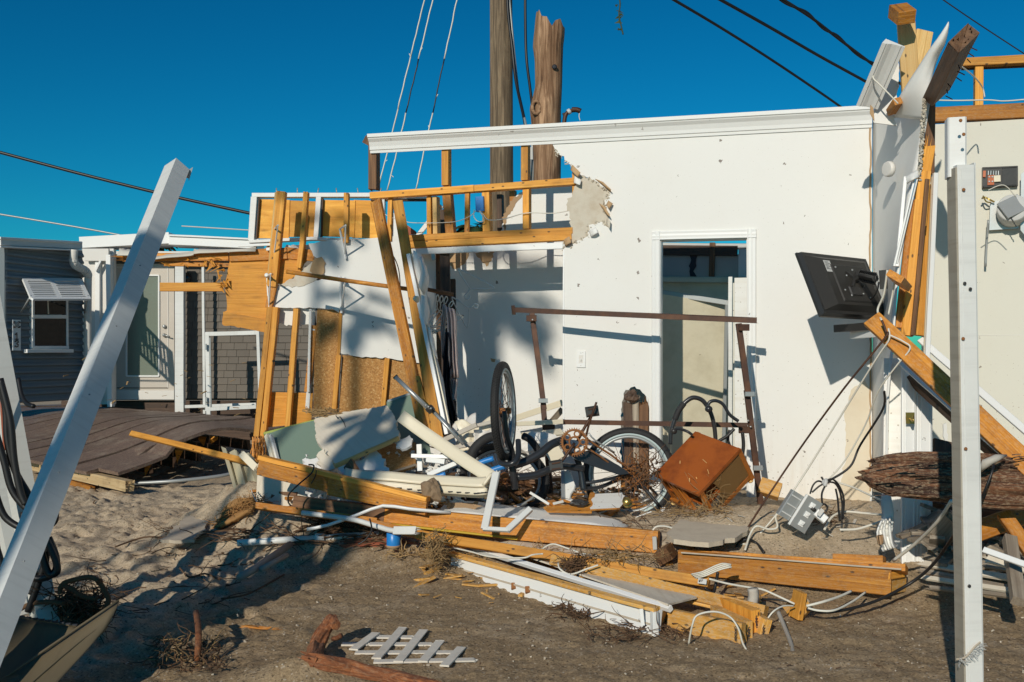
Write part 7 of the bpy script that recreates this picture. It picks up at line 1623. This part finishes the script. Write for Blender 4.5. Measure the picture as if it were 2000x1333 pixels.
wr_('dark wire hanging from the white bundle on the double beam', [(1402, 1118, 5.68), (1398, 1140, 5.68), (1392, 1158, 5.65), (1376, 1148, 5.65)], .009, M_cblk)
wr_('white wire under the longest beam, leftmost along the battens', [(885, 1070, 6.4), (920, 1078, 6.3), (960, 1088, 6.2), (1020, 1090, 6.1), (1040, 1084, 6.1), (1060, 1082, 6.0)], .008)
wr_('white wire arching over the stickered batten', [(1060, 1072, 6.2), (1080, 1063, 6.15), (1110, 1072, 6.1), (1140, 1082, 6.05), (1180, 1088, 6.0)], .008)
wr_('white wire loop hanging below the stickered batten', [(1090, 1100, 5.95), (1094, 1112, 5.9), (1115, 1122, 5.88), (1145, 1112, 5.88), (1168, 1104, 5.85)], .008)
wr_('white wire arch behind the short amber block', [(1272, 1045, 6.5), (1278, 1032, 6.5), (1290, 1028, 6.5), (1310, 1031, 6.5), (1325, 1042, 6.5), (1330, 1052, 6.5)], .010)
wr_('black cable arch between the white wires and the double beam', [(1432, 1078, 6.4), (1445, 1060, 6.4), (1460, 1054, 6.4), (1478, 1062, 6.4), (1492, 1080, 6.3)], .010, M_cblk)
wr_('short white wire arch beside the black one', [(1440, 1068, 6.45), (1450, 1063, 6.4), (1465, 1066, 6.4), (1475, 1078, 6.35)], .008)
wr_('white wire from the outlet plate down to the beam', [(1530, 998, 6.4), (1515, 1008, 6.4), (1518, 1030, 6.4), (1500, 1034, 6.4), (1478, 1028, 6.4), (1466, 1042, 6.4), (1455, 1075, 6.3)], .0105)
wr_('white cable lying on the sand from the socket cluster to the right', [(1610, 1035, 6.3), (1625, 1010, 6.4), (1650, 1000, 6.45), (1690, 1003, 6.4), (1722, 1006, 6.3)], .012)
wr_('second white cable on the sand below the first, right of the outlet', [(1640, 1035, 6.2), (1672, 1034, 6.2), (1700, 1026, 6.2), (1722, 1018, 6.2)], .012)
wr_('white cable pulled taut from the socket cluster up to the log', [(1630, 941, 6.5), (1665, 952, 6.4), (1700, 968, 6.2), (1722, 978, 6.0)], .010)
wr_('white cable crossing in front of the door casing foot', [(1745, 1095, 5.7), (1790, 1060, 5.5), (1830, 1020, 5.2), (1858, 978, 5.0)], .014)
# socket cluster
t = thing('socket_cable_loops', 'black cables looping over from a knot above the sockets', 'cables', P(1610, 1000, 6.4))
for k, pp in enumerate(([(1612, 945), (1598, 940), (1588, 948), (1582, 965)], [(1610, 945), (1600, 950), (1586, 962)], [(1612, 948), (1605, 965), (1606, 985)], [(1615, 942), (1630, 944), (1640, 960), (1645, 990), (1641, 1018)], [(1613, 940), (1625, 936), (1638, 948), (1648, 975), (1646, 1015)], [(1608, 938), (1604, 932)], [(1600, 990), (1610, 985), (1616, 992), (1612, 1000)], [(1640, 1018), (1638, 1000), (1636, 975), (1632, 955)])):
    cable('cable_loop', [P(x, y, 6.3) for x, y in pp], .0062, M_cblk, t)
cable('cable_knot', [P(1607, 945, 6.3), P(1613, 938, 6.28), P(1611, 950, 6.27)], .014, M_label, t, k=3)
t = thing('outlet_plate', 'grey electrical outlet plate with switches hanging by its wires over the sand', 'outlet', P(1560, 1000, 6.3))
u = V((.52, 0, .85)).normalized(); v_ = V((.86, .1, -.50)).normalized()
c = P(1563, 998, 6.25); fN = u.cross(v_); fN = -fN if fN.y > 0 else fN
board('cover_plate', c-u*.11+v_*.045, c+u*.11+v_*.045, .115, .008, M_gal, t, tuple(fN), ch=.002)
board('plate_edge', c-u*.11-v_*.012, c+u*.11-v_*.012, .012, .02, M_wallT, t, tuple(fN), ch=.002)
board('back_box', c-u*.09-v_*.06+V((0, .02, 0)), c+u*.09-v_*.06+V((0, .02, 0)), .085, .05, M_gray, t, tuple(fN), ch=.006)
for k in range(3):
    q = c+u*(-.065+.065*k)+v_*.05; board('switch', q-u*.018+fN*.006, q+u*.018+fN*.006, .034, .006, M_wallT, t, tuple(fN), ch=.001); board('toggle', q-u*.008+fN*.016, q+u*.006+fN*.018, .016, .008, M_wallT, t, tuple(fN), ch=.001)
    q = c+u*(-.06+.06*k)-v_*.06+V((0, .02, 0)); board('box_rib', q-u*.004+fN*.006, q+u*.004+fN*.006, .07, .006, M_label, t, tuple(fN), ch=.001)
t = thing('socket_block', 'small white plug block hanging right of the outlet plate', 'socket', P(1605, 1010, 6.3))
board('block', P(1594, 1000, 6.25), P(1614, 1016, 6.22), .05, .05, M_wallT, t, (0, -1, .2), ch=.006); board('block_rib', P(1600, 999, 6.2), P(1606, 1004, 6.2), .05, .01, M_house, t, (0, -1, .2)); lathe('plug', [(.012, 0), (.012, .03)], frameM(P(1592, 998, 6.25), (-.7, 0, .6)), M_black, t, 8)

# ================================================================ RIGHT DEBRIS
for k, (x1, y1, x2, y2, d1, d2, w_, lb) in enumerate(((1800, 1083, 2040, 1118, 5.9, 5.3, 16, 'pale plank topmost of the fan at the foot of the casing'), (1798, 1098, 2030, 1136, 5.8, 5.2, 14, 'pale plank second from the top of the fan'), (1795, 1112, 1990, 1150, 5.7, 5.15, 12, 'pale plank third in the fan under the log'),
        (1800, 1125, 1985, 1153, 5.6, 5.1, 10, 'pale plank fourth in the fan, half in the post shadow'), (1812, 1145, 1975, 1162, 5.5, 5.1, 9, 'lowest pale plank of the fan lying on the sand'), (1925, 1085, 2050, 1118, 5.3, 5.1, 26, 'broad pale plank right of the white post'))):
    plk(lb, x1, y1, d1, x2, y2, d2, w_, .02, M_board if k % 2 else M_grayw, name='fan_plank', cat='plank', face=(0, -.8, .6), jag=(.03, .03), n=4)
    bpy.context.scene.objects
plk('white batten slanting down at the right edge under the log', 1920, 1073, 5.1, 2030, 1112, 4.9, 12, .02, M_wallT, name='batten', cat='batten', face=(0, -1, .3))
plk('grey weathered timber leaning against the debris at the right edge', 1975, 1045, 5.3, 1992, 1168, 4.9, 24, .05, M_grayw, name='timber', cat='timber', face=(-.2, -1, .2))
plk('amber board propped behind the right of the white post', 1900, 1040, 5.6, 2010, 1000, 5.8, 40, .03, M_pineD, name='board', cat='board', face=(0, -1, .6), jag=(0, .05))
plk('amber timber leaning in from the right edge under the log', 2030, 1100, 5.3, 1960, 1000, 5.5, 26, .05, M_beam, name='timber', cat='timber', face=(-.2, -1, .2))
plk('brown board in the shade left of the post under the log', 1822, 1060, 5.9, 1862, 1015, 5.7, 50, .03, M_grayw, name='board', cat='board', face=(-.2, -1, .5), jag=(.05, .03))
plk('dark rail lying under the log behind the post', 1828, 1020, 6.1, 2060, 990, 6.1, 50, .1, M_dark, name='rail', cat='rail', face=(0, -1, .3))
plk('dark brown board in the shade under the log at the right edge', 1900, 1000, 5.9, 2080, 1030, 5.9, 40, .04, M_brown, name='board', cat='board', face=(0, -1, .3))
plk('upright dark stud in the shade behind the log', 1838, 985, 6.4, 1842, 860, 6.6, 36, .1, M_dark, name='stud', cat='stud')
m_ = MB(); r = random.Random(88)
for k in range(60):
    x, y = r.uniform(1830, 2040), r.uniform(985, 1090); c = P(x, y, 6.0-(y-985)*.004); m_.box((0, 0, 0), r.uniform(.1, .4), r.uniform(.04, .1), .02, Matrix.Translation(c+V((0, .15, -.04))) @ Matrix.Rotation(r.random()*6, 4, 'Z') @ Matrix.Rotation(r.uniform(-.6, .6), 4, 'Y'))
m_.build('broken_boards', M_grayw)['kind'] = 'stuff'
tag(wallpoly('torn_flap', [(1830, 905), (1845, 860), (1842, 830), (1848, 826), (1850, 860), (1868, 880), (1868, 910)], (P(1850, 870, 6.9), V((0, -1, 0))), .01, M_wall, jag_all=True, amp=.004), 'pointed white flap in the shade behind the log', 'wallboard scrap')
rows = [[P(1728, 962, 6.0), P(1745, 958, 5.95)], [P(1722, 990, 5.95), P(1742, 985, 5.9)], [P(1718, 1040, 5.95), P(1738, 1045, 5.9)]]
tag(grid('white_flap', rows, .01, M_vinyl, sub=3, rough=.03), 'bluish white flap hanging in the shade under the left end of the log', 'flap')
drape('crumpled_wrap', [(1722, 1018), (1714, 1040), (1720, 1060), (1728, 1078)], [(1740, 1010), (1742, 1030), (1748, 1060), (1752, 1070)], 5.9, M_wallT, 'crumpled white wrap left of the casing foot', 'wrap')
drape('paper_scrap', [(1712, 1046), (1716, 1066)], [(1724, 1044), (1726, 1062)], 5.85, M_cardb, 'brown torn paper flap beside the crumpled white wrap', 'paper')

# ================================================================ NEAR LEFT COLUMNS
t = thing('leaning_column', 'large white vinyl column leaning diagonally across the left foreground', 'column', P(-180, 1640, 3.0))
CT = P(346, 328, 6.0); CB = P(-98.8, 1454, 3.69); CB = CB+(CB-CT)*.08
ax = (CB-CT).normalized(); bn = V((.28, -1, 0)); bn = (bn-ax*bn.dot(ax)).normalized(); sd_ = ax.cross(bn).normalized(); sd_ = sd_ if sd_.x > 0 else -sd_
n1 = V((-.50, -.86, .1)); s_ = .052
def hollow(name, A, B, n1, s_, th, mat, parent):
    X = (B-A).normalized(); n1 = (n1-X*n1.dot(X)).normalized(); n2 = X.cross(n1)
    M = Matrix((X, n1, n2)).transposed().to_4x4(); M.translation = A; L = (B-A).length; vs = []
    for x in (0, L):
        for q in (s_, s_-th):
            for a_, b_ in ((-1, -1), (1, -1), (1, 1), (-1, 1)): vs.append((x, a_*q, b_*q))
    fs = []
    for k in range(4):
        k2 = (k+1) % 4; fs += [(k, k2, 8+k2, 8+k), (4+k2, 4+k, 12+k, 12+k2), (k, 4+k, 4+k2, k2), (8+k, 8+k2, 12+k2, 12+k)]
    return mesh(name, vs, fs, mat, parent, M)
hollow('column_sleeve', CT, CB, n1, s_, .006, M_vinyl, t)
MB().box((0, 0, 0), .02, .05, .02, frameM(CT+sd_*.055+V((0, 0, -.02)), tuple(ax))).build('broken_lip', M_gray, t)
m_ = MB(); m_.poly([CT+sd_*.06, CT+sd_*.085+V((.01, 0, .03)), CT+sd_*.07-V((0, 0, .06))]); m_.build('torn_flap', M_gray, t)
for k in range(5): lathe('rivet', [(.005, 0), (.003, .002)], frameM(CT.lerp(CB, .25+.12*k)+sd_*.02-bn*-.081, tuple(bn)), M_gray, t, 8)
t = thing('standing_column', 'dirty white column at the left edge behind the leaning one, wrapped by black cables', 'column', P(95, 1190, 4.3))
CT2, CB2 = P(-22, 560, 4.9), P(78, 1195, 4.6)
hollow('column_sleeve', P(-30, 560, 5.3), P(95, 1250, 5.05), (V((.75, -.75, 0))).normalized(), .052, .006, M_vinylr, t)
hollow('column_half', P(-40, 760, 5.5), P(52, 1200, 5.3), (V((.7, -.75, 0))).normalized(), .045, .006, M_vinylr, t)
for k, pp in enumerate(([(-12, 730), (10, 790), (15, 860), (30, 920), (60, 975), (65, 1010)], [(-10, 840), (8, 900), (25, 960), (60, 1000), (100, 1022), (108, 1005), (98, 985)], [(-10, 960), (10, 1010), (50, 1035), (80, 1040), (105, 1085), (112, 1115), (95, 1120), (80, 1075)], [(45, 1020), (85, 1045), (90, 1090), (78, 1130), (55, 1195)],
                        [(40, 1105), (70, 1130), (105, 1120), (110, 1090), (95, 1050)], [(0, 740), (20, 820), (28, 900), (40, 960), (50, 985)], [(45, 1000), (60, 1100), (70, 1130), (60, 1160)], [(-10, 1060), (5, 1110), (20, 1180)])):
    tag(cable('black_cable', [P(x, y, 5.0-.03*(k % 3)) for x, y in pp], .018, M_cblk, seg=8), ('black cable draped highest on the dirty column', 'black cable making the right hand loop at mid height', 'black cable with the wide lowest loop', 'speckled black cable hanging to the sand', 'black cable crossing level under the leaning column', 'second black cable inside the top drape', 'short black cable behind the leaning column', 'black cable at the extreme left edge')[k], 'cable', 'black cables on the dirty column')
tag(cable('red_wire', [P(2, 760, 5.1), P(6, 830, 5.1), P(10, 880, 5.1)], .008, M_red), 'thin red wire beside the black cables at the left edge', 'wire')
# folded siding pieces
t = thing('folded_siding', 'olive brown siding panels folded into a V in the lower left corner', 'siding', P(100, 1330, 4.0))
grid('siding_panel', [[P(-60, 1188, 4.25), P(40, 1203, 4.3), P(100, 1212, 4.3), P(158, 1222, 4.3)], [P(-60, 1260, 4.1), P(40, 1270, 4.15), P(90, 1272, 4.2), P(130, 1262, 4.2)], [P(-60, 1350, 3.9), P(10, 1340, 3.95), P(60, 1310, 4.05), P(100, 1285, 4.1)]], .004, M_olive, t, sub=3)
grid('siding_panel', [[P(232, 1174, 4.35), P(160, 1222, 4.25), P(60, 1290, 4.1), P(-30, 1350, 3.95)], [P(228, 1186, 4.30), P(165, 1235, 4.2), P(70, 1305, 4.05), P(-10, 1365, 3.9)], [P(212, 1222, 4.25), P(160, 1262, 4.15), P(90, 1325, 3.98), P(40, 1370, 3.85)], [P(205, 1232, 4.25), P(165, 1275, 4.12), P(110, 1335, 3.95), P(80, 1380, 3.8)]], .004, M_olive, t, sub=3)
m_ = MB()
for k in range(12): m_.box(P(4+k*13, 1198.5+k*2.0, 4.262), .02, .01, .006)
m_.build('nail_slots', M_ink, t); cable('panel_fold', [P(232, 1173, 4.33), P(160, 1221, 4.23), P(60, 1289, 4.08), P(-30, 1350, 3.93)], .006, M_olive, t, k=2)
cable('panel_fold', [P(216, 1210, 4.27), P(160, 1250, 4.17), P(80, 1318, 4.0), P(20, 1372, 3.85)], .005, M_olive, t, k=2); cable('panel_fold', [P(-60, 1192, 4.24), P(40, 1206, 4.28), P(158, 1225, 4.28)], .005, M_olive, t, k=2)
rt = thing('root_ball', 'dark tangled root ball behind the folded siding', 'root ball', P(150, 1215, 4.5))
tangle('roots', 420, lambda r: P(150+r.gauss(0, 26), 1188+r.gauss(0, 17), 5.1+r.uniform(-.1, .1)), .16, .004, M_strawD, None, None, rt, 'stuff', 41, .5, up=.9)
for k, pp in enumerate(([(120, 1145), (130, 1137), (170, 1128), (190, 1133), (205, 1155), (212, 1170), (208, 1190)], [(24, 1200), (60, 1180), (100, 1176), (130, 1180)], [(118, 1160), (120, 1145), (140, 1150), (160, 1165), (190, 1170)], [(192, 1132), (196, 1140)])):
    cable('thick_root', [P(x, y, 5.0) for x, y in pp], .013 if k != 3 else .018, M_strawD if k != 3 else M_root, rt)

# ================================================================ behind the camera: unseen panel added only to cast the broad shade
t = thing('shade_caster', 'tall unseen panel added behind the camera at the left to cast the broad shade', 'wall', (-3.65, .6, 0))
a_ = V((-4.12, .75, 0)); X = V((math.cos(AZ), -math.sin(AZ), 0)); N = V((-math.sin(AZ), -math.cos(AZ), 0))
M = Matrix((X, V((0, 0, 1)), -X.cross(V((0, 0, 1)))*-1)).transposed().to_4x4(); M.translation = a_
slab2('shade_panel', jagged([(0, 0), (.50, 0), (.52, 2.85), (.34, 3.05), (.15, 2.6), (0, 2.1)], {2, 3, 4}, .03, .1, 4), [], M, .08, M_wall2, t)
